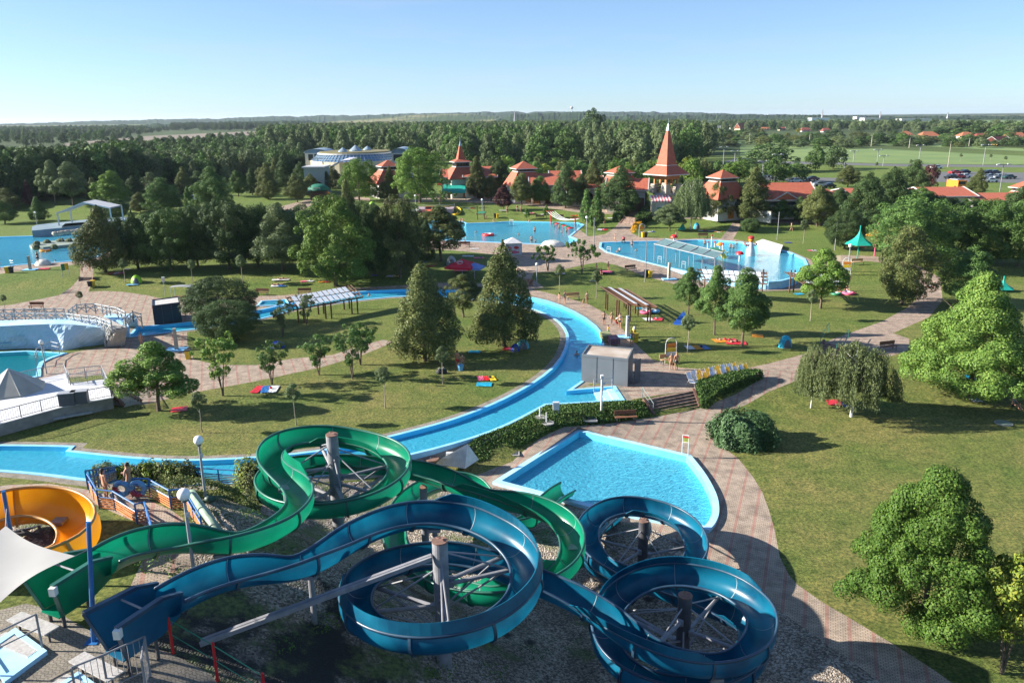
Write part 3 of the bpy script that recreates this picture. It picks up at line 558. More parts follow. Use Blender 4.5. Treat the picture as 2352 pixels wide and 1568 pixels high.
# yellow bowl frame
yg=Vector((sum(p.x for p in YP)/len(YP),sum(p.y for p in YP)/len(YP),0))
for k in range(5):
    a=.5+k*1.1; mb=MB(); p=P(-25,1235,6.6); q=P(155,[1195,1225,1250,1268,1280][k],6.35)*.75+p*.25; mb.bar(p+Vector((k*.5,k*.3,0)),q,.11,.13); mb.build('strut',M_STEELD,yl)
legs(yl,YP,[.3,.5,.75],.1)
# metal steps in front of the start boxes
def steps(A,t,s,z,lab):
    g=Vector((A.x,A.y,0)); zb=float(hgt(A.x,A.y)); r=thing('metal_steps',lab,'steps',(A.x,A.y,zb))
    for k in range(2):
        c=A-t*(.35+.62*k); zz=z-.22-.38*k; mb=MB(); q=Matrix((s,t,Vector((0,0,1)))).transposed(); mb.box((c.x,c.y,zz),(1.9,.52,.05),M=q); mb.build('tread',mat('chequer_plate',(.48,.46,.44),(.36,.34,.32),sc=9,rough=.6,bump=.4),r)
        mb=MB()
        for sd in (-1,1): 
            e=c+s*sd*.75; mb.cyl((e.x,e.y,zz),(e.x,e.y,float(hgt(e.x,e.y))-.05),.035,n=6)
        mb.build('leg',M_STEELD,r)
A=P(246,1412,8.4); steps(A-t1*.25,t1,s1,7.2,'grey metal double step in front of blue slide start')
A=P(98,1322,8.4); steps(A-t2*.25,t2,s2,7.2,'grey metal double step in front of green slide start')
# drain pipes
def pipe(pts,r,m,lab):
    o=MB().tube(pts,r,12).build('drain_pipe',m,None,smooth=True); tag(o,lab,'pipe')
MP=mat('pale_green_pipe',(.22,.30,.22),(.16,.22,.16),sc=3,rough=.5)
pipe([G(440,1132,.6),G(480,1190,.5),G(515,1245,.4)],.19,MP,'thick pale green pipe running down the weedy hill beside the brick ramp')
pipe([G(478,1146,.2),G(540,1143,.2),G(640,1140,.1)],.16,MAT if False else mat('dark_green_pipe',(.06,.11,.08),rough=.5),'dark green horizontal pipe among shrubs behind the green slide')
# ---------------------------------------------------------------- trees
BARK=mat('bark',(.16,.12,.085),(.09,.07,.05),sc=6,rough=.95,bump=.4); PALEB=mat('pale_bark',(.34,.29,.22),(.24,.20,.15),sc=4,rough=.9); BIRCHB=mat('birch_bark',(.62,.60,.56),(.10,.09,.08),sc=5,rough=.8,ramp=(.36,.42))
LM={'olive':leafmat('olive_leaves',(0.087,0.113,0.038),(0.043,0.065,0.020),(0.210,0.217,0.072)),
 'dark':leafmat('dark_leaves',(0.051,0.090,0.032),(0.026,0.052,0.019),(0.109,0.160,0.051)),
 'green':leafmat('green_leaves',(0.075,0.142,0.038),(0.038,0.080,0.023),(0.152,0.239,0.061)),
 'light':leafmat('light_leaves',(.105,.190,.036),(.055,.110,.022),(.21,.29,.06)),
 'yellow':leafmat('yellow_green_leaves',(.15,.215,.034),(.08,.135,.022),(.28,.29,.045)),
 'grey':leafmat('grey_green_leaves',(.115,.160,.070),(.055,.088,.038),(.21,.25,.11)),
 'purple':leafmat('purple_leaves',(0.065,0.026,0.029),(0.032,0.014,0.017),(0.123,0.051,0.043)),
 'willow':leafmat('willow_leaves',(.13,.165,.065),(.075,.10,.038),(.22,.25,.11)),
 'maple':leafmat('maple_leaves',(.085,.170,.028),(.040,.088,.016),(.16,.24,.045)),
 'juniper':leafmat('juniper_leaves',(.075,.150,.060),(.030,.070,.028),(.17,.27,.12))}
def env(kind,t):
    if kind=='cone': return np.minimum((t/.10)**.5,1)*(1-t**1.55)**.92*1.06
    if kind=='egg': return np.minimum((t/.16)**.6,1)*(1-t**2.2)**.8
    if kind=='pyr': return np.minimum((t/.14)**.5,1)*(1-t**1.1)**.85*1.05
    if kind=='round': return np.sqrt(np.clip(1-(2*t-1)**2,0,1))
    if kind=='broad': return np.sqrt(np.clip(1-(1.55*t-.6)**2,0,1))*np.where(t<.12,.75+t*2,1)
    if kind=='col': return np.minimum((t/.08)**.5,1)*(1-t**3)**.7
    if kind=='flat': return np.sqrt(np.clip(1-(2*t-1)**2,0,1))**.6
    if kind=='vase': return np.clip((.25+.95*t)*np.sqrt(np.clip(1-t**4,0,1)),0,1)
def crown(kind,n,aspect,cb,ls,seed,ncl=60,csz=.13,fill=.10,rag=.25,jit=.38):
    """leaf quads in a crown of height 1 (bottom at cb) and width 'aspect'"""
    r=np.random.RandomState(seed); H=1-cb
    # clumps
    tt=r.rand(ncl*6); w_=env(kind,tt); keep=r.rand(len(tt))<w_; tt=tt[keep][:ncl]; k=len(tt)
    ph=r.rand(k)*6.283; lob=1+rag*np.sin(ph*3+seed)*.5+rag*(r.rand(k)-.5)
    cs=csz*H*(.6+.8*r.rand(k))
    rad=np.maximum(env(kind,tt)*aspect/2*lob-cs*.75,0)*(.55+.45*r.rand(k)**.5)
    C=np.stack([rad*np.cos(ph),rad*np.sin(ph),cb+cs*.3+tt*(H-cs*.9)],1)
    ci=r.choice(k,n,p=cs**2/np.sum(cs**2))
    d=r.normal(size=(n,3)); d/=np.linalg.norm(d,axis=1)[:,None]; out=C[ci].copy(); out[:,2]=0; on=np.linalg.norm(out,axis=1)[:,None]+1e-5
    d=d+out/on*.55+np.array([0,0,.35]); d/=np.linalg.norm(d,axis=1)[:,None]
    sh=(.68+.36*r.rand(n)**.6)[:,None]; pos=C[ci]+d*cs[ci][:,None]*sh*np.array([1,1,.8])
    nf=int(n*fill); ft=r.rand(nf); fp=r.rand(nf)*6.283; fr_=env(kind,ft)*aspect/2*.8*r.rand(nf)**.5
    pos[:nf]=np.stack([fr_*np.cos(fp),fr_*np.sin(fp),cb+.03+ft*H*.93],1)
    rr_=np.sqrt((pos[:,:2]**2).sum(1)); pos[:,:2]*=aspect/2/np.percentile(rr_,99); zmx=np.percentile(pos[:,2],99.7); pos[:,2]=cb+(pos[:,2]-cb)*(1-cb)/(zmx-cb)
    nrm=d+r.normal(size=(n,3))*jit; nrm/=np.linalg.norm(nrm,axis=1)[:,None]
    u=np.cross(nrm,r.normal(size=(n,3))); u/=np.linalg.norm(u,axis=1)[:,None]; v=np.cross(nrm,u)
    s=(ls*(.6+.8*r.rand(n)))[:,None]
    return leafmesh(pos,u*s,v*s*.62)
def leafmesh(pos,u,v):
    n=len(pos); V4=np.stack([pos-u,pos-v*.9+u*.15,pos+u,pos+v],1).reshape(-1,3)
    me=bpy.data.meshes.new('crown'); me.vertices.add(4*n); me.vertices.foreach_set('co',V4.astype(np.float32).ravel())
    me.loops.add(4*n); me.loops.foreach_set('vertex_index',np.arange(4*n,dtype=np.int32)); me.polygons.add(n)
    me.polygons.foreach_set('loop_start',np.arange(0,4*n,4,dtype=np.int32)); me.update(calc_edges=True); me.validate(); return me
def weeping(n,aspect,cb,seed,ns=150,ls=.0095):
    r=np.random.RandomState(seed); P_=[]; per=n//ns; K=[]
    for k in range(17):      # boughs: each carries a curtain of strands
        a=k*2.4+r.rand()*.5; q=(k+.5)/17; K.append((a,q**.55*.92,r.rand()))
    for k in range(ns):
        a0,q0,j0=K[k%17]; a=a0+r.normal()*.22; q=min(1,max(.02,q0+r.normal()*.10)); rad=aspect/2*q; top=cb+(1-cb)*(1-.50*q**2.2)*(.90+.10*j0)+r.normal()*.015; ln=(top-cb)*(.50+.35*j0+.25*r.rand())
        t=r.rand(per)**.85; w_=.016+.012*t; x=rad*(1+.08*t)*math.cos(a)+r.normal(size=per)*w_; y=rad*(1+.08*t)*math.sin(a)+r.normal(size=per)*w_; z=np.maximum(top-t*ln+r.normal(size=per)*.010,.15+.16*j0+.02*r.rand(per))
        P_.append(np.stack([x,y,z],1))
    pos=np.concatenate(P_); m=len(pos); dn=np.stack([r.normal(size=m)*.35,r.normal(size=m)*.35,-np.ones(m)],1); dn/=np.linalg.norm(dn,axis=1)[:,None]
    si=np.cross(dn,r.normal(size=(m,3))); si/=np.linalg.norm(si,axis=1)[:,None]
    return leafmesh(pos,dn*ls*1.7,si*ls*.55)
def trunk(cb,r0,seed,multi=1,lim=7,spread=.16,top=.8,aspect=.6):
    r=random.Random(seed); mb=MB()
    for m in range(multi):
        a=m*2.1+r.random(); sx=math.cos(a)*(.10 if multi>1 else .012); sy=math.sin(a)*(.10 if multi>1 else .012)
        pts=[(sx*t*1.2+r.uniform(-.005,.005),sy*t*1.2+r.uniform(-.005,.005),-.01+t*top) for t in (0,.15,.35,.6,.85,1)]
        mb.tube(pts,[r0*1.25,r0,r0*.82,r0*.6,r0*.35,r0*.12],7)
        for k in range(lim):
            h=cb*.85+(top-cb)*k/lim*.85; b=r.random()*6.283; i=h/top; base=Vector((sx*i*1.2,sy*i*1.2,h)); l=aspect*.40*(1-.35*k/lim)*r.uniform(.7,1)
            mb.tube([base,base+Vector((math.cos(b)*l*.5,math.sin(b)*l*.5,l*.30)),base+Vector((math.cos(b)*l,math.sin(b)*l,l*.75))],[r0*.42,r0*.26,r0*.07],5)
    me=bpy.data.meshes.new('trunk'); me.from_pydata([tuple(v) for v in mb.v],[],mb.f); me.materials.append(BARK); return me
TK={}
def kind(key,name,cat,cmesh,tmesh,aspect,lm,bark=None): TK[key]=(name,cat,cmesh,tmesh,aspect,lm,bark or BARK)
NM=11000
def mk():
    kind('C','linden_tree','tree',[crown('cone',NM*3,.66,.05,.0086,s,150,.085,.08,.35) for s in (1,2,3)],trunk(.08,.016,1,1,8,top=.85),.66,'olive')
    kind('E','leafy_tree','tree',[crown('egg',NM*3,.74,.12,.0090,s,110,.10,.08,.4) for s in (4,5,6)],trunk(.16,.015,2),.70,'green')
    kind('H','hero_maple','tree',[crown(e_,84000,.95,.07,.0072,s,c_,z_,.07,.20,jit=.28) for e_,s,c_,z_ in (('egg',7,165,.086),('pyr',39,200,.080))],trunk(.14,.018,3,aspect=.9),.95,'light')
    kind('A','ash_tree','tree',[crown('egg',NM*2,.64,.22,.0098,s,52,.11,.05,.5) for s in (8,9,10)],trunk(.3,.014,4),.60,'green')
    kind('O','ball_tree','tree',[crown('round',NM*5,1.0,.05,.0085,s,260,.085,.14,.08) for s in (11,12)],trunk(.1,.02,5,aspect=.9),1.0,'dark')
    kind('S','sapling','young tree',[crown('round',5200,.40,.60,.011,s,30,.16,.15,.3) for s in (13,14)],trunk(.60,.014,6,1,3,top=.92,aspect=.25),.40,'grey')
    kind('M','multi_stem_tree','small tree',[crown('vase',4200,.85,.28,.0165,s,44,.095,.02,.7) for s in (15,16,17)],trunk(.3,.013,7,3,4,top=.8,aspect=.8),.85,'green')
    kind('B','big_shade_tree','tree',[crown('broad',NM*3,.86,.08,.0088,s,130,.095,.08,.5) for s in (18,19,20)],trunk(.14,.017,8,aspect=.8),.82,'dark')
    kind('W','weeping_birch','tree',[weeping(34000,1.05,.14,s) for s in (21,22)],trunk(.5,.016,9,1,9,top=.9,aspect=.9),1.05,'grey',BIRCHB)
    kind('P','poplar','tree',[crown('egg',4200,.58,.04,.022,s,44,.13,.12,.5) for s in (23,24)],trunk(.1,.012,10,1,3),.42,'grey')
    kind('F','far_tree','tree',[crown('broad',3600,.95,.04,.025,s,40,.15,.12,.5) for s in (25,26,27)],trunk(.1,.014,11,1,3),.78,'green')
    kind('T','thuja','conifer',[crown('cone',6000,.40,.03,.016,s,90,.07,.2,.1) for s in (28,)],trunk(.05,.012,12,1,2),.40,'green')
    kind('G','spreading_tree','tree',[crown('flat',5200,1.35,.40,.020,s,44,.12,.04,.6) for s in (29,30)],trunk(.35,.022,13,2,5,top=.85,aspect=1.2),1.35,'green')
mk(); _ti=0
def tree(k,x,yb,yt,wpx,label,lm=None,group=None,rz=None,base=None,gname=None):
    global _ti; _ti+=1
    name,cat,cm,tm,asp,dl,bark=TK[k]; g=base or G(x,yb)
    h=max(zat(g,yt)-g.z,.8); wd=wpx/F*depth(g+Vector((0,0,h*.5)))
    o=thing(name if not gname else gname,label,cat,g-Vector((0,0,.05)),rz if rz is not None else (_ti*2.399)%6.283,group); wd*=1.2 if k in 'CEBOA' else 1; sx=wd/asp; o.scale=(sx,sx,h)
    lmn=lm or dl; me=cm[_ti%len(cm)]; key=me.name
    c=bpy.data.objects.new('crown',me); COL.objects.link(c); c.parent=o
    if not me.materials: me.materials.append(LM[dl])
    if lmn!=dl: c.material_slots[0].link='OBJECT'; c.material_slots[0].material=LM[lmn]
    bark=PALEB if k=='S' else bark; t=bpy.data.objects.new('trunk',tm); COL.objects.link(t); t.parent=o
    if bark is not BARK: t.material_slots[0].link='OBJECT'; t.material_slots[0].material=bark
    return o
# foreground and island
T=tree
T('H',2226,914,628,315,'large bright green maple on the right lawn with people resting beneath its trunk')
T('H',2116,1456,1076,385,'big rounded maple standing on the dry lawn in the bottom right of the photo','maple')
T('M',2300,1547,1275,205,'yellow green young maple with pale trunk in the bottom right corner','yellow')
T('E',2352,1440,1235,130,'green tree cut by the right edge above the yellow green young maple','light')
T('W',1862,937,786,84,'narrower left one of the two weeping birches on the right lawn','willow')
T('W',1954,957,778,188,'wider weeping birch with white trunk beside the path on the right lawn','willow')
T('C',976,828,604,150,'tall olive conical linden in the middle of the river island lawn')
T('C',1158,797,560,150,'tall dark conical linden on the island next to the bend of the blue river')
T('A',1064,728,630,82,'small leafy tree between the two tall conical lindens on the island','olive')
T('B',772,657,450,172,'tall bright green tree standing in front of the dark grove behind the pergola','light')
T('O',510,752,637,142,'upper rounded dark tree of the overlapping pair beside the navy hut')
T('O',525,782,690,128,'lower rounded dark tree of the overlapping pair beside the left river arm')
T('A',366,943,786,162,'leafy green tree on the lawn edge in front of the striped left plaza','light')
T('M',512,909,770,112,'multi stemmed airy tree at the plaza edge beside the yellow bin','light')
T('M',625,883,780,92,'multi stemmed tree with red blankets spread at its foot')
T('M',733,861,768,100,'small spreading tree with a bent trunk, left of the twin trees on the island')
T('M',810,870,752,95,'front tree of the close pair on the island lawn')
T('M',828,838,740,100,'rear tree of the close pair on the island lawn')
T('M',650,774,688,66,'thin sparse tree left under the large white panelled pergola','grey')
T('M',705,745,676,58,'feathery young olive tree growing against the big pergola roof','grey')
sap=[(464,993,898,'sapling with a round crown on the lawn just above the green slide'),(680,976,879,'round headed sapling standing in front of the tree with red blankets'),(885,937,841,'slender round headed sapling alone in the middle of the island lawn'),(1017,882,794,'round headed sapling beside the black bags on the island lawn'),
(187,708,668,'small round tree on the paving beside the white timber footbridge'),(288,650,592,'grey leaved sapling near the bright green pop up tent'),(443,648,596,'thin sapling beside the small bus shelter like canopy'),(558,653,584,'narrow oval sapling in front of the dark grove'),
(1285,668,607,'sapling on the bank right of the white globe lamp'),(1370,685,620,'sapling between the river path and the sloping brown pergola'),(1579,809,722,'round headed sapling beside the stacked towels on the lawn'),(1861,737,664,'thin sapling in front of the pergola at the right pool'),(1845,560,503,'sapling on the lawn behind the white fake rock of the right pool'),
(12,712,676,'small bushy conifer at the left edge beside the footbridge'),(1474,400+76,436,'slim young tree by the forecourt left of the large spire'),(2012,392,372,'tiny round tree on the meadow beyond the car park'),(2090,388,366,'tiny round tree by the road left of the parked cars'),(2205,372,352,'tiny round tree by the road above the parked cars'),(2274,372,354,'tiny round tree near the parked cars towards the right edge'),(2308,379,358,'tiny round tree rightmost along the road'),(2352,352,338,'tiny round tree at the right edge on the meadow')]
for x,yb,yt,l in sap: T('S',x,yb,yt,(yb-yt)*.42,l)
T('A',1581,722,614,62,'left one of the three ash trees in front of the right pool'); T('A',1640,769,610,76,'middle one of the three ash trees in front of the right pool'); T('A',1705,795,616,104,'right one of the three ash trees in front of the right pool, sunbathers beneath')
T('A',1884,708,570,98,'bright green ash tree standing before the brown pergola at the right pool','light')
T('B',2072,699,520,132,'round tree with a clear trunk beside the right footpath, yellowish leaves','olive')
T('B',2085,610,450,170,'large dense green tree behind the teal cone sunshade','green'); T('B',2180,600,474,120,'dark green tree second in the dense group at the right','green'); T('B',2262,605,458,125,'tall green tree third in the dense group at the right','green'); T('B',2338,610,462,110,'tall green tree at the right edge of the dense group','green')
T('E',2222,700,566,120,'mid green tree directly behind the large bright maple','green'); T('E',2330,560,430,100,'dark tree behind the dense group near the right edge','dark')
T('O',1940,572,482,86,'dark ball shaped tree left of the teal cone sunshade')
T('E',1985,540,398,90,'bushy dark tree behind the ball shaped tree','dark'); T('E',2040,520,385,85,'bushy tree right of the gable roof, before the car park','dark'); T('E',2095,470,368,70,'dark tree between the red roofs and the car park','dark'); T('A',2000,500,410,60,'slim tree growing against the long red roof end','green')
T('C',2245,446,387,42,'olive conical tree standing among the parked cars','olive'); T('F',2132,438,378,42,'reddish purple tree left of the parked cars','purple'); T('E',2110,500,430,90,'green tree in front of the far right red roof','green')
# grove left of centre
row=[(243,625,474,102,'C','olive','conical tree at the corner of the left pool'),(318,618,488,80,'C','dark','second dark tree from the left pool in the grove'),(392,620,480,108,'B','green','broad green tree third from the left pool in the grove'),(455,612,472,86,'B','dark','dark tree fourth from the left pool in the grove'),(528,618,458,108,'B','dark','wide dark tree in the middle of the grove'),(592,614,470,82,'B','dark','dark tree fourth before the bright tall tree'),(650,622,468,108,'E','grey','grey green leaning tree left of the bright tall tree'),(700,612,470,80,'B','dark','dark tree directly behind the bright tall tree'),(806,600,415,62,'C','olive','tall narrow olive tree right behind the bright tall tree'),(862,632,470,85,'B','dark','dark tree right of the bright tall tree'),(918,638,452,92,'B','olive','tall olive tree towards the middle pool'),(1012,600,474,104,'A','olive','loose olive tree in front of the red and yellow kids slides'),(968,608,500,60,'B','dark','small dark tree between the tall olive tree and the middle pool')]
for x,yb,yt,w_,k,lm,l in row: T(k,x,yb,yt,w_*1.12,l,lm)
for i,(x,yb,yt,w_,k,lm) in enumerate(((280,590,500,80,'E','dark'),(355,588,490,90,'B','dark'),(425,586,482,90,'E','dark'),(490,584,472,95,'B','dark'),(560,584,470,95,'E','dark'),(625,584,474,90,'B','dark'),(735,590,470,90,'E','dark'),(840,588,462,80,'B','dark'),(890,592,470,80,'E','olive'),(945,590,468,80,'B','dark'))): T(k,x,yb,yt,w_,'dark tree in the rear row of the grove, %s from the left'%['first','second','third','fourth','fifth','sixth','seventh','eighth','ninth','tenth'][i],lm)
for x,yb,yt,w_,k,lm,l in ((742,446,386,42,'E','olive','olive tree before the white front of the bath hall, left one'),(802,448,390,44,'E','dark','dark tree before the white front of the bath hall'),(858,446,380,46,'E','green','green tree before the right end of the bath hall glass'),(694,442,372,46,'E','dark','dark tree before the left end of the bath hall glass')): T(k,x,yb,yt,w_,l,lm)
for i,(x,yb,yt,w_,k,lm) in enumerate(((548,452,392,44,'E','green'),(600,436,384,40,'C','olive'),(715,452,400,44,'E','olive'),(460,440,392,50,'E','dark'),(350,452,396,50,'E','grey'),(310,458,404,44,'E','dark'),(845,440,392,44,'E','green'),(935,448,392,46,'E','dark'),(1128,462,402,40,'E','olive'),(1240,470,404,52,'E','green'),(1335,474,400,50,'E','dark'),(1392,478,410,52,'E','olive'),(1470,482,424,36,'E','dark'),(1608,500,430,44,'E','olive'),(1690,500,430,46,'E','dark'),(1790,508,450,40,'E','green'),(1835,512,452,42,'E','dark'),(1925,500,432,60,'E','dark'),(2060,500,430,70,'E','green'),(2150,508,450,90,'B','dark'),(2215,508,456,90,'B','green'),(2290,508,462,90,'B','green'),(2350,510,455,80,'B','dark'))): T(k,x,yb,yt,w_,'medium tree number %s from the left among the trees round the red roofed halls'%['one','two','three','four','five','six','seven','eight','nine','ten','eleven','twelve','thirteen','fourteen','fifteen','sixteen','seventeen','eighteen','nineteen','twenty','twenty one','twenty two','twenty three'][i] if False else {548:'green tree on the park lawn behind the large blue green tree',600:'olive cone tree left of the conical linden by the kiosk lawn',715:'olive tree left in front of the drinks kiosk',460:'dark tree right behind the white estate car',350:'grey tree between the bright trees on the left park lawn',310:'dark tree behind the small white stage canopy trees',845:'green tree under the left pavilion roof',935:'dark tree right of the left red pavilion',1128:'olive tree before the low wing right of the smaller spire',1240:'green tree before the middle pavilion wing',1335:'dark tree before the small steep red gable',1392:'olive tree behind the thujas before the cupola roof',1470:'dark tree before the open gable end',1608:'olive tree right beside the tall weeping tree',1690:'dark tree left of the broad cone tree by the dormer roof',1790:'green tree before the dormer roof wall',1835:'dark tree left of the clear stemmed tree',1925:'dark tree before the hipped red roof',2060:'green tree above the ball shaped tree group',2150:'dark tree before the far right red roof',2215:'green tree before the far right red roof',2290:'green tree before the red roof strip',2350:'dark tree at the right edge below the cupola'}[x],lm)
mid=[('C',90,508,452,40,'green','small conical tree on the lawn behind the left pool'),('E',12,514,462,56,'green','tree at the left edge on the lawn behind the pool'),('E',20,482,432,56,'olive','olive tree cut by the left edge before the wood'),('C',68,472,414,24,'purple','rusty brown dying conifer in front of the dark wood'),('A',128,470,368,60,'grey','left birch of the tall grey green clump'),('A',168,472,372,66,'grey','right birch of the tall grey green clump'),('C',217,464,408,36,'olive','olive cone tree right of the birch clump'),('E',263,474,392,74,'light','bright green tree behind the white framed canopy'),('O',270,504,456,48,'dark','dark round tree right above the white framed canopy'),('O',236,494,455,32,'dark','dark small round tree touching the white framed canopy'),('E',323,491,441,42,'olive','small round tree on a clear stem right of the canopy'),('E',378,494,408,84,'green','bright bushy tree beside the white parked car'),('C',425,450,384,46,'olive','conical tree behind the white parked car'),('A',437,498,428,24,'green','thin young tree before the white parked car'),('E',493,498,384,78,'green','large blue green tree in the middle of the left park lawn'),('C',617,458,374,52,'olive','conical linden left of the palm green kiosk lawn'),('E',683,465,400,54,'olive','rounded olive tree left of the green kiosk'),('C',580,448,386,34,'dark','dark cone tree behind the left park lawn'),('C',660,440,348,58,'dark','dark conical tree left of the domed bath hall'),('C',637,436,360,40,'olive','narrow conical tree beside the dark conical one left of the bath hall'),('B',825,462,364,82,'light','bright tree in front of the domed bath hall'),('C',765,432,382,50,'olive','conical tree right of the green kiosk'),('C',790,420,372,30,'dark','small cone tree close in front of the bath hall glass'),('C',897,462,382,36,'olive','conical tree in front of the left red pavilion roof'),('B',966,466,340,120,'light','very large spreading green tree left of the small red spire'),('C',1096,456,358,44,'olive','narrow conical tree right of the small red spire'),('C',1148,452,360,66,'dark','dark conical tree between spire and middle pavilion'),('E',1157,482,424,38,'purple','purple leaved small tree on the lawn above the middle pool'),('E',1198,472,397,50,'olive','round topped tree in front of the middle pavilion'),('C',1299,478,374,72,'dark','dark broad cone tree on the lawn before the long red roof'),('C',1362,470,368,60,'olive','cone tree behind the columnar thujas'),('C',1424,492,382,92,'dark','widest dark cone tree beside the entrance stair'),('A',1538,530,468,62,'grey','small weeping tree at the foot of the large spire'),('W',1586,527,402,86,'grey','tall weeping tree right of the large spire'),('E',1645,508,418,64,'olive','yellowish round tree beside the orange gate'),('C',1730,508,384,94,'olive','broad dark cone tree before the long red roof with dormer'),('E',1876,522,427,76,'olive','round tree on a clear stem before the white wall'),('O',1722,534,501,40,'dark','small rounded bush tree beside the narrow path'),('T',1347,512,434,36,'green','left columnar thuja of the pair'),('T',1370,524,430,38,'green','right columnar thuja of the pair'),('E',882,462,418,36,'olive','olive tree between the two big bright trees'),('G',1258,622,563,86,'green','left spreading tree on the central paved plaza'),('G',1337,626,548,92,'green','right spreading tree on the central paved plaza'),('G',1010,478,438,80,'green','low spreading shrub tree before the green awning'),('E',905,430,396,30,'dark','dark tree tucked behind the left red pavilion'),('A',1210,505,478,12,'light','tiny tied young tree above the middle pool, left'),('A',1255,503,470,14,'light','tiny tied young tree above the middle pool, right'),('E',1560,470,406,50,'dark','dark tree right against the large spire'),('F',1872,392,331,46,'green','left tree of the pair on the green meadow'),('F',1913,388,334,60,'dark','right tree of the pair on the green meadow'),('E',1947,430,380,54,'olive','conical olive tree behind the long red roof'),('F',1780,420,360,60,'green','green tree behind the dormer roof'),('F',1760,395,330,110,'dark','broad dark tree on the meadow edge behind the roofs'),('F',1800,415,388,40,'green','small tree in the staff car park behind the roofs'),('F',1828,418,372,60,'green','leafy tree beside the cars behind the long roof'),('F',1360,272+60,250,62,'dark','big dark round tree rising above the wood on the horizon'),('T',742,418,382,14,'dark','left small thuja by the bath hall entrance'),('T',752,420,378,14,'dark','middle small thuja by the bath hall entrance'),('T',762,421,382,13,'dark','right small thuja by the bath hall entrance'),('C',727,440,388,16,'dark','slim dark cypress by the bath hall entrance'),('E',700,400,352,60,'dark','dark tree left against the bath hall glass')]
for k,x,yb,yt,w_,lm,l in mid: T(k,x,yb,yt,w_,l,lm)
# row of street trees behind the red roofs, and hedgerow trees round the village
rr=random.Random(11); ORD='first second third fourth fifth sixth seventh eighth ninth tenth eleventh twelfth thirteenth fourteenth fifteenth sixteenth seventeenth eighteenth nineteenth twentieth'.split()
def many(rows,kindw,segs,grp):
    cnt={}
    for x,yb,yt,w_,lm in sorted(rows):
        sg=[q for q in segs if x<q[0]][0][1]; cw={'green':'green','dark':'dark','yellow':'yellow green','light':'light green','olive':'olive','grey':'grey green'}[lm]; k=(sg,cw); n=cnt.get(k,0); cnt[k]=n+1
        T('F',x,yb,yt,w_,'%s %s %s, %s such from the left'%(cw,kindw,sg,ORD[n]),lm,grp)
rows=[]
for i in range(46):
    x=1090+i*13.5+rr.uniform(-5,5); yt=378-rr.uniform(0,22)+(12 if x>1700 else 0); rows.append((x,424+rr.uniform(-10,10),yt,rr.uniform(30,52),rr.choice(['green','dark','yellow','light','green','olive'])))
many(rows,'street tree',[(1200,'above the middle pavilion roof'),(1330,'behind the long red wing'),(1480,'left of the large spire'),(1620,'right of the large spire'),(9999,'behind the dormer roof')],'street trees behind the red roofs')
rows=[]
for i in range(125):
    x=rr.uniform(1640,2400); yb=322+18*rr.random()+rr.uniform(-4,4)-(x<1750)*8
    if 1600<x<1665 and yb>312: continue
    rows.append((x,yb,yb-rr.uniform(12,24),rr.uniform(18,44),rr.choice(['green','dark','dark','olive','grey'])))
many(rows,'garden tree',[(1720,'beside the white two storey house'),(1800,'below the orange gable'),(1880,'around the yellow sign'),(1960,'before the industrial halls'),(2040,'left of the hipped roofs'),(2120,'left of the pink house'),(2200,'right of the pink house'),(2280,'left of the yellow gable'),(2350,'beside the yellow gable'),(9999,'at the right edge')],'garden trees round the village')
rows=[]
for i in range(40):
    x=rr.uniform(2150,2420); yb=318-rr.uniform(0,14); rows.append((x,yb,yb-rr.uniform(18,34),rr.uniform(30,50),rr.choice(['dark','green','grey'])))
many(rows,'tall tree',[(2230,'behind the pink house'),(2310,'behind the yellow gable'),(9999,'on the far right skyline')],'tall trees behind the right hand houses')
for x,yb,yt,w_ in ((620,312,306,8),(570,308,303,6),(1845-1100,285,279,10),(390,316,311,9),(325,325,312,12),(290,318,310,12)):
    T('F',x,yb,yt,w_,'lone small tree on the far ploughed field, '+{620:'rightmost',570:'second from the right',745:'beside the hill fields',390:'middle one',325:'second from the left',290:'leftmost'}[x],'dark','lone trees on the far field')
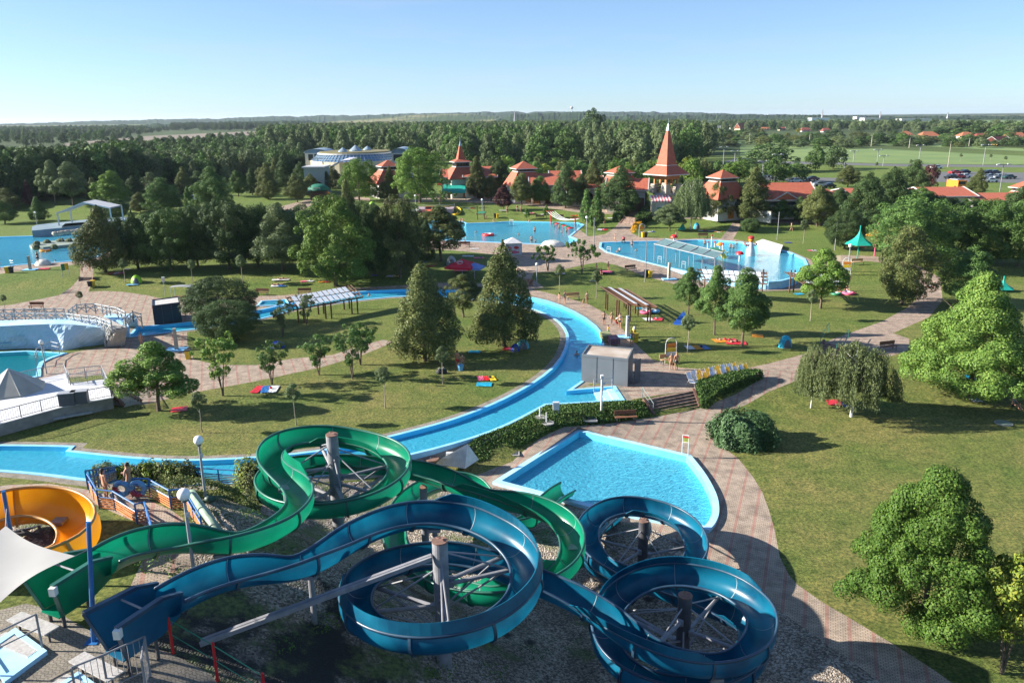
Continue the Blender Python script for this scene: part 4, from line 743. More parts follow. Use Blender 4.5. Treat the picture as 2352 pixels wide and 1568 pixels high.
# woods: nobody could count them
def wood(name,label,poly,n,hr,sets,seed,ext=None):
    pw=PG(poly) ; xs=[p[0] for p in pw]; ys=[p[1] for p in pw]; r=np.random.RandomState(seed); q=[]
    while len(q)<n:
        X=r.uniform(min(xs),max(xs),4000); Y=r.uniform(min(ys),max(ys),4000)
        ok=inpoly(X,Y,pw); q+=list(zip(X[ok],Y[ok]))
    q=q[:n]; per=len(sets)
    for si,(key,idx,lm) in enumerate(sets):
        src=[o for o in bpy.data.objects if o.name.startswith('crown') and o.data==TK[key][2][idx]]
        sub=q[si::per]; me=bpy.data.meshes.new(name); me.from_pydata([(a,b,float(hgt(a,b))) for a,b in sub],[],[]); me.materials.append(LM[lm])
        o=bpy.data.objects.new(name,me); COL.objects.link(o); o['kind']='stuff'; tag(o,label,'wood')
        pr=bpy.data.meshes.new_from_object(src[0]) if False else TK[key][2][idx].copy(); pr.materials.clear(); pr.materials.append(LM[lm])
        po=bpy.data.objects.new('wood_crown_source',pr)
        g=bpy.data.node_groups.new('scatter','GeometryNodeTree'); g.interface.new_socket('Geometry',in_out='INPUT',socket_type='NodeSocketGeometry'); g.interface.new_socket('Geometry',in_out='OUTPUT',socket_type='NodeSocketGeometry')
        N=g.nodes.new; gi=N('NodeGroupInput'); go=N('NodeGroupOutput'); ip=N('GeometryNodeInstanceOnPoints'); oi=N('GeometryNodeObjectInfo'); oi.inputs['Object'].default_value=po; oi.inputs['As Instance'].default_value=True
        rv=N('FunctionNodeRandomValue'); rv.data_type='FLOAT'; rv.inputs[2].default_value=hr[0]; rv.inputs[3].default_value=hr[1]
        rt=N('FunctionNodeRandomValue'); rt.data_type='FLOAT_VECTOR'; rt.inputs[0].default_value=(0,0,0); rt.inputs[1].default_value=(0,0,6.28); rt.inputs['Seed'].default_value=5+si
        k=g.links.new; k(gi.outputs[0],ip.inputs['Points']); k(oi.outputs['Geometry'],ip.inputs['Instance']); k(rv.outputs[1],ip.inputs['Scale']); k(rt.outputs[0],ip.inputs['Rotation']); k(ip.outputs[0],go.inputs[0])
        md=o.modifiers.new('scatter','NODES'); md.node_group=g
wood('poplar_wood','pale grey green poplar wood filling the view behind the red roofs',[(640,392),(720,376),(1000,384),(1176,388),(1400,384),(1640,378),(1660,340),(1600,312),(1300,304),(1000,306),(700,312),(600,330)],1500,(12,16.5),[('P',0,'grey'),('P',1,'grey'),('F',0,'grey'),('F',1,'green')],1)
wood('dark_wood','tall front edge of the dark wood behind the left lawns',[(-160,480),(60,469),(200,452),(330,436),(330,414),(200,424),(60,438),(-160,445)],260,(10.5,13.5),[('F',0,'dark'),('E',1,'dark'),('F',1,'green')],12)
wood('willow_belt','loose grey green willows and bushes before the dark wood, left of the bath hall',[(330,434),(430,428),(560,414),(700,398),(700,384),(560,392),(430,402),(330,412)],170,(7,11),[('F',2,'grey'),('P',0,'grey'),('F',1,'green')],13)
wood('dark_wood','dark broadleaf wood along the left side behind the pool lawns',[(-160,478),(60,468),(200,448),(300,430),(420,402),(560,388),(700,378),(640,350),(420,352),(240,360),(100,382),(-160,400)],700,(6.5,10.5),[('F',0,'dark'),('F',1,'green'),('E',1,'dark')],2)
wood('far_wood','farther tree belt in front of the ploughed fields',[(200,352),(640,346),(700,316),(1000,300),(1300,298),(1700,300),(1700,290),(1300,288),(1000,288),(820,292),(620,315),(500,322),(250,335)],1100,(5,9),[('F',2,'dark'),('F',0,'green')],3)
wood('far_wood','small separate wood beyond the brown field on the left',[(395,292),(715,284),(716,289),(560,301),(395,302)],500,(11,15),[('F',1,'dark')],4)
wood('far_wood','long hedgerow wood crossing the fields on the left',[(-60,322),(150,315),(330,308),(390,300),(300,298),(-60,306)],500,(5,9),[('F',2,'dark'),('F',0,'grey')],5)
wood('far_wood','dark wooded land beyond the left wood below the hills',[(-140,338),(140,336),(300,322),(340,300),(300,296),(-140,298)],800,(6,11),[('F',1,'dark'),('F',2,'green')],15)
wood('far_wood','tree belt between the meadow and the horizon on the right',[(1650,300),(2400,309),(2400,296),(1900,290),(1650,288)],500,(7,12),[('F',1,'dark'),('F',2,'grey')],6)
# ---------------------------------------------------------------- buildings
TILE=mat('red_tiles',(.40,.105,.055),(.33,.085,.045),sc=1.6,rough=.8,bump=.35,bsc=9); TILED=mat('dark_red_tiles',(.20,.05,.032),(.16,.04,.026),sc=1.6,rough=.8,bump=.3,bsc=9); TILEO=mat('orange_tiles',(.36,.125,.06),(.30,.10,.048),sc=1.6,rough=.8,bump=.3,bsc=9)
WHITE=mat('white_render',(.52,.51,.48),(.44,.43,.40),sc=.7,rough=.9); CREAM=mat('cream_render',(.62,.54,.40),rough=.9); PINK=mat('pink_render',(.70,.42,.38),rough=.9); YEL=mat('yellow_render',(.72,.48,.16),rough=.9)
WOODD=mat('dark_timber',(.12,.065,.04),(.07,.04,.025),sc=5,rough=.8); WOODO=mat('orange_timber',(.46,.20,.07),(.34,.14,.05),sc=4,rough=.7); FASC=mat('white_fascia',(.50,.50,.49),rough=.6)
GLASSD=mat('dark_window',(.03,.04,.05),(.02,.03,.035),rough=.12); GLASSB=mat('blue_glass',(.14,.24,.36),(.09,.17,.27),sc=.35,rough=.15,spec=.8); ZINC=mat('zinc',(.34,.42,.47),(.28,.35,.40),sc=.8,rough=.4,metal=.3); ORNG=mat('orange_gate',(.72,.22,.02),rough=.5)
GREENROOF=mat('sedum_roof',(.165,.135,.055),(.11,.105,.04),sc=.35,rough=.95); STONE=mat('stone',(.42,.38,.31),(.33,.30,.24),sc=2,rough=.9)
def rowz(x,y,Y):       # height met by photo row y at distance Y
    d=ray(x,y); return CAMZ+d.z*(Y/d.y)
def colx(x,y,Y): d=ray(x,y); return d.x*(Y/d.y)
def frus(mb,c,z0,z1,h0,h1,rz=.5,h0y=None,h1y=None):
    v=[]; q=Matrix.Rotation(rz,3,'Z')
    for z,h,hy in ((z0,h0,h0y or h0),(z1,h1,h1y or h1)):
        for sx,sy in ((-1,-1),(1,-1),(1,1),(-1,1)): p=q@Vector((sx*h,sy*hy,0)); v.append((c[0]+p.x,c[1]+p.y,z))
    mb.add(v,[(3,2,1,0),(4,5,6,7)]+[(i,(i+1)%4,4+(i+1)%4,4+i) for i in range(4)]); return mb
def rect(root,nm,c,hw,hd,z0,z1,m,rz=0):
    return frus(MB(),c,z0,z1,hw,hw,rz,hd,hd).build(nm,m,root)
def opening(root,nm,m,c,hw,hd,u,z0,z1,w,rz=0,d=.08):     # panel on the front wall at fraction u (-1..1)
    q=Matrix.Rotation(rz,3,'Z'); p=q@Vector((u*hw,-hd-d*.4,0)); return frus(MB(),(c[0]+p.x,c[1]+p.y),z0,z1,w/2,w/2,rz,d,d).build(nm,m,root)
def gable(root,c,hw,hd,ze,zr,m=TILE,rz=0,ov=.7,hip=0.0,nm='roof'):
    q=Matrix.Rotation(rz,3,'Z'); a=hw+ov; b=hd+ov; v=[(-a,-b,ze),(a,-b,ze),(a,b,ze),(-a,b,ze),(-a+hip,0,zr),(a-hip,0,zr)]
    k=.18; vv=[]
    for x,y,z in v: p=q@Vector((x,y,0)); vv.append((c[0]+p.x,c[1]+p.y,z))
    vv+=[(x,y,z-k) for x,y,z in vv]
    mb=MB(); mb.add(vv,[(0,1,5,4),(2,3,4,5),(0,4,3),(1,2,5),(6,10,11,7),(8,11,10,9),(6,9,10),(7,11,8),(0,6,7,1),(1,7,8,2),(2,8,9,3),(3,9,6,0)]); r=mb.build(nm,m,root)
    mb=MB()
    for i,j in ((0,1),(2,3)): mb.bar(vv[i],vv[j],.22,.2)
    if hip<.1:
        for i,j in ((0,4),(3,4),(1,5),(2,5)): mb.bar(vv[i],vv[j],.2,.2)
    f=mb.build('gutter',FASC,None); f.parent=r; f.location=-Vector(root.location); f.location=(0,0,0)
    me=f.data; o=root.location
    for w_ in me.vertices: w_.co-=Vector(o)
    return r
def wing(lab,x0,x1,yb,ye,yr,dep,m=TILE,rz=0,hip=0,doors=(),wins=(),name='bath_building',Y=None,wall=WHITE,dorm=None,low=0,cat='building',grp=None):
    Y=Y or G((x0+x1)/2,yb).y; xa,xb=colx(x0,ye,Y),colx(x1,ye,Y); c=((xa+xb)/2,Y+dep/2); hw=(xb-xa)/2-.7; hd=dep/2
    zg=float(hgt(*c)); ze=rowz((x0+x1)/2,ye,Y-.7); zr=rowz((x0+x1)/2,yr,c[1]); r=thing(name,lab,cat,(c[0],c[1],zg),0,grp)
    rect(r,'wall',c,hw,hd,zg-.5,ze+.05,wall,rz)
    # gable triangles
    if hip<.1:
        q=Matrix.Rotation(rz,3,'Z'); mb=MB()
        for sx in (-1,1):
            v=[]
            for dx in (0,.12):
                for y,z in ((-hd,ze),(hd,ze),(0,zr-.35)): p=q@Vector((sx*(hw-dx),y,0)); v.append((c[0]+p.x,c[1]+p.y,z))
            mb.add(v,[(0,1,2),(5,4,3),(0,3,4,1),(1,4,5,2),(2,5,3,0)])
        mb.build('gable_end',WOODD if wall is WHITE and name=='bath_building' else wall,r)
    gable(r,c,hw,hd,ze,zr,m,rz,.7,hip)
    for u,w_,h0,h1,mm in doors: opening(r,'door',mm,c,hw,hd,u,zg+h0,zg+h1,w_,rz)
    for u,w_,h0,h1 in wins:
        f=opening(r,'window',FASC,c,hw,hd,u,zg+h0,zg+h1,w_,rz,.05); p=opening(r,'pane',GLASSD,c,hw,hd,u,zg+h0+.12,zg+h1-.12,w_-.24,rz,.09); p.parent=f
    if dorm is not None:
        p=Matrix.Rotation(rz,3,'Z')@Vector((dorm*hw,-hd+.2,0)); q=(c[0]+p.x,c[1]+p.y); zz=ze+.1
        mb=MB(); w_=2.6; v=[(q[0]-w_,q[1]-1,zz),(q[0]+w_,q[1]-1,zz),(q[0],q[1]-1,zz+1.5),(q[0],q[1]+3.0,zz+1.5)]; mb.add(v,[(0,1,2),(0,2,3),(1,3,2),(0,3,1)]); mb.build('dormer',TILE,r)
        mb=MB(); mb.bar((q[0]-w_,q[1]-1.1,zz),(q[0],q[1]-1.1,zz+1.5),.18); mb.bar((q[0]+w_,q[1]-1.1,zz),(q[0],q[1]-1.1,zz+1.5),.18); mb.build('dormer_trim',FASC,r)
    return r,c,zg,ze,zr,hw,hd
def pavilion(lab,cx,yb,rows,ws,Y=None,spire=None,rz=.55,m=TILE,lowd=1.0):
    # rows: apex, eave1, lantern bottom, lower eave ; ws: width px of cupola eave, lantern, lower roof
    Y=Y or G(cx,yb).y; k=depth((0,Y,8))/F; ap,e1,lb,e2=rows; c=(colx(cx,e2,Y),Y); zg=float(hgt(*c)); z=lambda y: rowz(cx,y,Y)
    r=thing('bath_pavilion',lab,'building',(c[0],c[1],zg)); f=1/(abs(math.cos(rz))+abs(math.sin(rz)))
    h1,h2,h3=[w_*k/2*f for w_ in ws]
    rect(r,'wall',c,h3*.82,h3*.82*lowd,zg-.4,z(e2)+.1,WHITE,rz)
    for u in (-.6,0,.6):
        opening(r,'door' if u==0 else 'window',WOODO if u==0 else GLASSD,c,h3*.82,h3*.82*lowd,u,zg+(0 if u==0 else 1.4),zg+2.5,1.4,rz)
    mb=MB(); frus(mb,c,z(e2)-.15,z(e2),h3,h3,rz,h3*lowd,h3*lowd); frus(mb,c,z(e2),z(lb)+.1,h3,h2*1.1,rz,h3*lowd,h2*1.1); mb.build('lower_roof',m,r)
    mb=MB(); frus(mb,c,z(lb),z(lb)+.25,h2*1.06,h2*1.06,rz); mb.build('lantern_sill',FASC,r)
    lt=rect(r,'lantern',c,h2,h2,z(lb)+.2,z(e1)+.02,WOODD,rz)
    mb=MB()
    for a in range(4):
        for t in (-.62,-.2,.22,.64):
            q=Matrix.Rotation(rz+a*math.pi/2,3,'Z'); p=q@Vector((t*h2,-h2-.03,0)); frus(mb,(c[0]+p.x,c[1]+p.y),z(lb)+.45,z(e1)-.25,.16*h2,.16*h2,rz+a*math.pi/2,.05,.05)
    mb.build('lantern_panes',GLASSD,r)
    mb=MB(); frus(mb,c,z(e1)-.12,z(e1),h1,h1,rz); 
    if spire:
        frus(mb,c,z(e1),z(spire[0]),h1,spire[1]*k/2*f,rz); frus(mb,c,z(spire[0]),z(spire[2]),spire[1]*k/2*f,spire[3]*k/2*f,rz)
        mb.build('roof',m,r); mb=MB(); frus(mb,c,z(spire[2])-.02,z(ap),spire[3]*k/2*f*1.1,.03,rz); mb.cyl((*c,z(ap)-.2),(*c,z(ap)+.8),.04); mb.build('spire_cap',ZINC,r)
    else: frus(mb,c,z(e1),z(ap),h1,.02,rz); mb.build('roof',m,r)
    mb=MB(); q=Matrix.Rotation(rz,3,'Z')
    for a in range(4):
        p=Matrix.Rotation(rz+a*math.pi/2,3,'Z')@Vector((h1,-h1,0)); p2=Matrix.Rotation(rz+a*math.pi/2,3,'Z')@Vector((-h1,-h1,0)); mb.bar((c[0]+p.x,c[1]+p.y,z(e1)-.08),(c[0]+p2.x,c[1]+p2.y,z(e1)-.08),.2,.16)
    mb.build('gutter',FASC,r); return r,c,zg,k,z
D1=((0,2.2,0,2.4,WOODO),); 
pavilion('left red roofed pavilion with a dark lantern beside the domed bath hall',893,452,(367,381,391,418),(58,44,112),rz=.45)
pavilion('pavilion with the smaller red spire behind red umbrellas and a green awning',1059,452,(322,371,384,408),(52,40,100),spire=(365,22,335,6),rz=.35)
wing('low red roofed wing right of the smaller spire',1060,1140,455,407,382,13,doors=((0,1.6,0,2.3,WOODD),(.5,1.6,0,2.3,WOODO)),rz=.05)
wing('low red roofed wing left of the smaller spire',1008,1060,455,408,388,12,doors=((0,1.4,0,2.3,WOODD),))
pavilion('red pavilion with a lantern behind the round topped tree',1203,462,(370,386,395,424),(64,50,96),rz=.3)
wing('red roofed wing between the middle pavilion and the dark cone tree',1215,1300,468,426,398,12,doors=((-.7,1.6,0,2.6,WOODO),(.1,1.8,0,2.6,WOODD)),wins=((.6,2.5,1.6,2.4),))
wing('small steep red gable roof behind the dark broad cone tree',1262,1338,466,418,392,9,rz=.0,Y=G(1300,466).y+7)
wing('red roofed wing with white wall left of the columnar thujas',1295,1392,474,434,404,13,doors=((.55,1.4,0,2.4,WOODO),),wins=((-.4,3,1.6,2.4),(.1,3,1.6,2.4)))
pavilion('pavilion with low red cupola roof behind the widest dark cone tree',1422,478,(381,396,404,438),(70,54,100),rz=.6)
wing('red gable roof with open dark end left of the large spire',1400,1500,486,438,409,12,rz=-.18,doors=((.6,3,0,3,WOODD),))
pavilion('red pavilion with orange timber lantern right of the large spire',1657,498,(390,407,418,452),(69,56,118),rz=.42)
wing('low red roof between the large spire and the orange gate',1585,1640,492,440,418,9,doors=((0,2.5,0,2.6,WOODD),))
r_,c_,zg_,ze_,zr_,hw_,hd_=wing('long red gable roof with a small dormer over a white wall',1756,1884,506,460,419,12,dorm=-.3,doors=((.93,1.6,0,2.5,ORNG),),wins=((-.8,3.2,2.3,3.2),(-.2,3.2,2.3,3.2),(.4,3.2,2.3,3.2)))
wing('lower hipped red roof with an orange door at its corner',1850,1975,505,464,433,12,hip=5,doors=((-.72,1.8,0,2.6,ORNG),),rz=.0,Y=G(1900,505).y+3)
wing('red roof far right behind the dense trees',2128,2246,492,452,429,12,rz=0,Y=172,doors=((0,2,0,2.4,WOODO),))
wing('low red roof strip at the right edge behind the trees',2230,2420,492,462,442,11,rz=0,Y=170,doors=((0,2,0,2.4,WOODO),))
pavilion('red pavilion roof cut by the right edge of the photo',2350,482,(414,430,441,462),(60,46,90),Y=180,rz=.3)
wing('long red roof peeking between the dark bushy trees',1955,2140,480,450,431,12,Y=178)
o=thing('entrance_gate','orange steel gate in the white wall beside the yellowish tree','gate',P(1627,494,1.9)); q=P(1627,494,1.9)
mb=MB(); mb.box((q.x,q.y,q.z+.8),(2.4,.1,1.6)); mb.build('gate_leaf',ORNG,o); mb=MB()
for sx in (-1.25,1.25): mb.box((q.x+sx,q.y,q.z+.9),(.15,.15,1.9))
mb.build('gate_post',FASC,o)
o=thing('boundary_wall','long low white wall running right from the orange gate','wall',P(1700,502,1.9)); a=P(1640,494,1.9); b=P(1770,510,1.9)
MB().bar(a+Vector((0,0,.9)),b+Vector((0,0,.9)),.3,2.2).build('wall_panel',WHITE,o); MB().bar(a+Vector((0,0,2.03)),b+Vector((0,0,2.03)),.45,.12).build('wall_cap',STONE,o)
# large spire over the open belfry
Y=G(1528,487).y; k=depth((0,Y,10))/F; c=(colx(1529,430,Y),Y); zg=float(hgt(*c)); z=lambda y: rowz(1529,y,Y); r=thing('spire_tower','tallest tower with slender red tiled spire over an open timber lookout','tower',(c[0],c[1],zg)); rz=.62; f=1/(math.cos(rz)+math.sin(rz))
mb=MB(); H=[103*k/2*f,46*k/2*f,8*k/2*f]; frus(mb,c,z(399)-.15,z(399),H[0],H[0],rz); frus(mb,c,z(399),z(379),H[0],H[1],rz); mb.build('skirt_roof',TILE,r)
mb=MB(); frus(mb,c,z(379)-.02,z(300),H[1],H[2],rz); mb.build('spire_roof',TILE,r)
mb=MB(); frus(mb,c,z(300)-.05,z(284),H[2]*1.12,.04,rz); mb.cyl((*c,z(284)-.3),(*c,z(284)+1.0),.04); mb.build('spire_cap',ZINC,r)
mb=MB()
for a in range(4):
    for HH,zz,w_ in ((H[0],z(399)-.1,.2),(H[1],z(379),.12)):
        p=Matrix.Rotation(rz+a*math.pi/2,3,'Z')@Vector((HH,-HH,0)); p2=Matrix.Rotation(rz+a*math.pi/2,3,'Z')@Vector((-HH,-HH,0)); mb.bar((c[0]+p.x,c[1]+p.y,zz),(c[0]+p2.x,c[1]+p2.y,zz),w_)
mb.build('gutter',FASC,r)
hp=50*k/2*f
mb=MB(); frus(mb,c,z(411),z(400),hp*1.12,hp*1.3,rz); mb.build('timber_crown',WOODO,r)
for a in range(4):
    for t in (-1,0):
        q=Matrix.Rotation(rz+a*math.pi/2,3,'Z'); p=q@Vector((hp*t,-hp,0)); mb=MB(); mb.box((c[0]+p.x,c[1]+p.y,(z(423)+z(405))/2),(.32,.32,z(405)-z(423)),rz); mb.bar((c[0]+p.x,c[1]+p.y,z(412)),(c[0]+(q@Vector((hp*(t+.35),-hp,0))).x,c[1]+(q@Vector((hp*(t+.35),-hp,0))).y,z(405)),.18); mb.build('timber_post',WOODO,r)
        if t==-1: mb=MB(); frus(mb,(c[0]+p.x*1.02,c[1]+p.y*1.02),z(443),z(422),.75,.55,rz); mb.build('stone_pier',STONE,r)
    q=Matrix.Rotation(rz+a*math.pi/2,3,'Z'); A_=q@Vector((-hp,-hp,0)); B_=q@Vector((hp,-hp,0)); mb=MB()
    for j in range(4): mb.bar((c[0]+A_.x,c[1]+A_.y,z(441)+.3*j),(c[0]+B_.x,c[1]+B_.y,z(441)+.3*j),.06,.14)
    mb.build('balustrade',WOODD,r)
rect(r,'platform',c,hp*1.15,hp*1.15,z(443)-.4,z(443),FASC,rz)
rect(r,'ground_floor_wall',(c[0],c[1]+.6),hp*.9,hp*.9,zg-.3,z(443)-.4,WHITE,rz); opening(r,'door',WOODO,(c[0],c[1]+.6),hp*.9,hp*.9,-.3,zg,zg+2.4,1.6,rz)
AW=mat('striped_awning',(.60,.12,.14),(.66,.62,.60),sc=1,rough=.8); n_=AW.node_tree; wv=n_.nodes.new('ShaderNodeTexWave'); wv.inputs['Scale'].default_value=.5; tcn=n_.nodes.new('ShaderNodeTexCoord'); n_.links.new(tcn.outputs['Object'],wv.inputs[0]); n_.links.new(wv.outputs['Fac'],[q for q in n_.nodes if q.type=='VALTORGB'][0].inputs[0])
mb=MB(); xa,xb=colx(1492,445,Y-3),colx(1538,445,Y-3); mb.add([(xa,Y-3,z(445)),(xb,Y-3,z(445)),(xb,Y-5.5,z(455)),(xa,Y-5.5,z(455)),(xa,Y-5.5,z(455)-.35),(xb,Y-5.5,z(455)-.35)],[(0,1,2,3),(3,2,5,4)]); mb.build('awning',AW,r)
for x in (1501,1532):
    mb=MB(); X=colx(x,450,Y-5); mb.box((X,Y-5,(zg+z(455))/2),(.9,.9,z(455)-zg)); mb.build('stone_pier',STONE,r)
# stair with hedges from the forecourt down to the pool
def stair(lab,q,zt,zb,n,m,rail=None,name='outdoor_stairs'):
    # q: top-left, top-right, bottom-right, bottom-left photo points
    tl,tr=P(*q[0],zt),P(*q[1],zt); br,bl=P(*q[2],zb),P(*q[3],zb); r=thing(name,lab,'stairs',((tl.x+br.x)/2,(tl.y+br.y)/2,zb))
    for i in range(n):
        a,b=tl.lerp(bl,i/n),tr.lerp(br,i/n); a2,b2=tl.lerp(bl,(i+1)/n),tr.lerp(br,(i+1)/n); zz=zt-(zt-zb)*(i)/n
        MB().prism([(a.x,a.y),(b.x,b.y),(b2.x,b2.y),(a2.x,a2.y)],zb-.3,zz-.0+.02).build('step',m,r)
    for p_,q_ in ((tl,bl),(tr,br)): MB().bar(p_+Vector((0,0,.02)),q_+Vector((0,0,.10)),.22,.35).build('stringer',mat('brown_stringer',(.16,.085,.06),rough=.8),r)
    return r
BRST=mat('brown_steps',(.30,.21,.16),(.14,.09,.07),sc=2.5,rough=.85)
st=stair('wide brown stair between the lawn kiosk plaza and the slide pool plaza',((1478,918),(1592,895),(1607,937),(1502,957)),.03,-.97,6,BRST)
mb=MB()
for dx in (0,1.2):
    a=P(1476,914,0)+Vector((0,0,0)); 
a=P(1475,915,0);b=P(1500,952,-1); mb.cyl(a,a+Vector((0,0,1)),.03);mb.cyl(b,b+Vector((0,0,1)),.03);mb.cyl(a+Vector((0,0,1)),b+Vector((0,0,1)),.03);mb.cyl(a+Vector((0,0,.55)),b+Vector((0,0,.55)),.02); mb.build('handrail',mat('grey_green_rail',(.22,.28,.26),rough=.5),st)
stair('broad stair with hedges on both sides below the large spire',((1436,498),(1463,500),(1458,517),(1424,514)),2.35,1.1,7,BRST)
stair('dark stair with six steps by the yellow and black bins on the left lawn',((183,637),(215,637),(215,652),(183,654)),1.02,.08,6,BRST)
st=stair('short brown stair with green rails behind the weeping birches',((1893,783),(1935,797),(1921,812),(1880,805)),.5,-.02,4,BRST)
mb=MB()
for a,b in ((G(1884,790),G(1903,762)),(G(1920,812),G(1948,778))):
    mb.cyl(a+Vector((0,0,1)),b+Vector((0,0,1)),.03); mb.cyl(a,a+Vector((0,0,1)),.03); mb.cyl(b,b+Vector((0,0,1)),.03); mb.cyl(a+Vector((0,0,.5)),b+Vector((0,0,.5)),.02)
mb.build('handrail',mat('green_rail',(.03,.16,.12),rough=.5),st)
stair('brown stair going down from the central plaza near the globe lamp',((1192,640),(1224,641),(1216,653),(1176,652)),1.0,.3,4,BRST)
# domed bath hall
Y=258.0; cy=Y+16; z=lambda y,x=795: rowz(x,y,Y); cx=colx(795,370,Y); k=depth((0,Y,8))/F
r=thing('bath_hall','oval bath hall with sedum roof and slanted blue glass skirt','building',(cx,cy,2.5))
def ov(mb,a0,b0,z0,a1,b1,z1,n=48,cap=0):
    v=[(cx+a*math.cos(2*math.pi*i/n),cy+b*math.sin(2*math.pi*i/n),zz) for a,b,zz in ((a0,b0,z0),(a1,b1,z1)) for i in range(n)]
    mb.add(v,[(i,(i+1)%n,n+(i+1)%n,n+i) for i in range(n)]+([tuple(range(n,2*n))] if cap else []))
a1=86*k; a2=103*k; zr=rowz(795,351,cy-14); zl=rowz(795,373,cy-17)
mb=MB(); ov(mb,a1,14,zr-.5,a1*.98,13.7,zr,cap=1); mb.build('sedum_roof',GREENROOF,r)
mb=MB(); ov(mb,a1*1.03,14.5,zr-.75,a1*1.03,14.5,zr-.35,cap=1); mb.build('roof_edge',FASC,r)
mb=MB(); ov(mb,a2,17.5,zl,a1*1.0,14.2,zr-.7); mb.build('glass_skirt',GLASSB,r)
mb=MB(); n=72
for i in range(n):
    t=2*math.pi*i/n; mb.bar((cx+a2*1.005*math.cos(t),cy+17.6*math.sin(t),zl),(cx+a1*1.01*math.cos(t),cy+14.35*math.sin(t),zr-.65),.14)
for q in (.33,.66):
    mb.tube([(cx+(a2+(a1-a2)*q)*1.01*math.cos(2*math.pi*i/48),cy+(17.6-3.3*q)*math.sin(2*math.pi*i/48),zl+(zr-.7-zl)*q) for i in range(48)],.08,4,True)
mb.build('glazing_bars',ZINC,r)
mb=MB(); ov(mb,a2*1.02,17.8,zg_*0+1.5,a2*1.02,17.8,zl+.1,cap=1); mb.build('base_wall',CREAM,r)
for x,w_,h_,y in ((788,22,1.5,353),(817,30,2.0,350),(844,21,1.4,346)):
    YY=cy-8+(353-y)*2.0; X=colx(x,y,YY); mb=MB(); w2=w_*k/2; mb.lathe((X,YY,zr),[(w2,0),(w2,.35),(.05,h_)],16); c_=mb.build('skylight',ZINC,r)
def vault(x0,x1,yt,ye,yb,Y0,dep,lab):
    xa,xb=colx(x0,ye,Y0),colx(x1,ye,Y0); hw=(xb-xa)/2; c=((xa+xb)/2,Y0+dep/2); ze=rowz(x0,ye,Y0); zt=rowz(x0,yt,Y0); q=thing('vaulted_wing',lab,'building',(c[0],c[1],2.5))
    rect(q,'wall',c,hw,dep/2,2,ze,WHITE); n=12; mb=MB(); v=[]
    for y in (Y0-.8,Y0+dep+.8):
        for rr_ in (1.06,1.0):
            for i in range(n+1): t=math.pi*i/n; v.append((c[0]-hw*rr_*math.cos(t),y,ze+(zt-ze)*rr_*math.sin(t)))
    m_=n+1; fs=[]
    for i in range(n): fs+=[(i,i+1,2*m_+i+1,2*m_+i),(m_+i,3*m_+i,3*m_+i+1,m_+i+1),(i,m_+i,m_+i+1,i+1),(2*m_+i,2*m_+i+1,3*m_+i+1,3*m_+i)]
    mb.add(v,fs); mb.build('barrel_roof',ZINC,q)
    mb=MB(); v=[(c[0]-hw*.97*math.cos(math.pi*i/n),Y0-.05,ze+(zt-ze)*.97*math.sin(math.pi*i/n)) for i in range(n+1)]; mb.add(v+[(x,y+.3,z_) for x,y,z_ in v],[tuple(range(n+1)),tuple(range(2*n+1,n,-1))]); mb.build('arched_gable',GLASSB,q)
    for u in (-.5,.05,.55): opening(q,'window',GLASSD,c,hw,dep/2,u,ze-2.4,ze-.4,1.6)
    return q
vault(900,936,341,352,374,262,13,'vaulted pavilion with grey barrel roof at the right end of the bath hall')
vault(700,752,343,352,372,276,10,'vaulted pavilion with grey barrel roof at the left end of the bath hall')
q=thing('curved_canopy','pale violet curved canopy roof in front of the glass skirt','canopy',(colx(790,375,250),250,2.5)); mb=MB(); v=[]
for i in range(11):
    t=i/10; X0=colx(762+52*t,375,250); zz=rowz(790,382-16*math.sin(t*math.pi*.62),250); v+=[(X0,246,zz),(X0,256,zz+.3),(X0,246,zz-.3),(X0,256,zz)]
for i in range(10): a=i*4; mb.f+=[(a,a+4,a+5,a+1),(a+2,a+3,a+7,a+6),(a,a+2,a+6,a+4),(a+1,a+5,a+7,a+3)]
mb.v=v; mb.build('canopy_shell',mat('violet_white',(.62,.60,.72),rough=.5),q)
for t in (.05,.95): X0=colx(762+52*t,375,250); MB().cyl((X0,251,2),(X0,251,rowz(790,382-16*math.sin(t*math.pi*.62),250)),.2).build('canopy_column',FASC,q)
q=thing('entrance_building','pale entrance building with a dark arch beside the small thujas','building',(colx(718,410,222),226,2.5)); xa,xb=colx(698,400,222),colx(742,400,222)
c=((xa+xb)/2,226); rect(q,'wall',c,(xb-xa)/2,4,2,rowz(718,386,222),mat('mint_render',(.30,.37,.35),rough=.9)); 
mb=MB(); n=12; X0=colx(723,412,222); v=[(X0-2.6,221.9,2)]+[(X0-2.6*math.cos(math.pi*i/n),221.9,4.2+2.2*math.sin(math.pi*i/n)) for i in range(n+1)]+[(X0+2.6,221.9,2)]; mb.add(v+[(x,y+.4,z_) for x,y,z_ in v],[tuple(range(len(v)))]); mb.build('arch_door',GLASSD,q); rect(q,'roof_slab',c,(xb-xa)/2+.4,4.4,rowz(718,386,222),rowz(718,386,222)+.35,FASC)
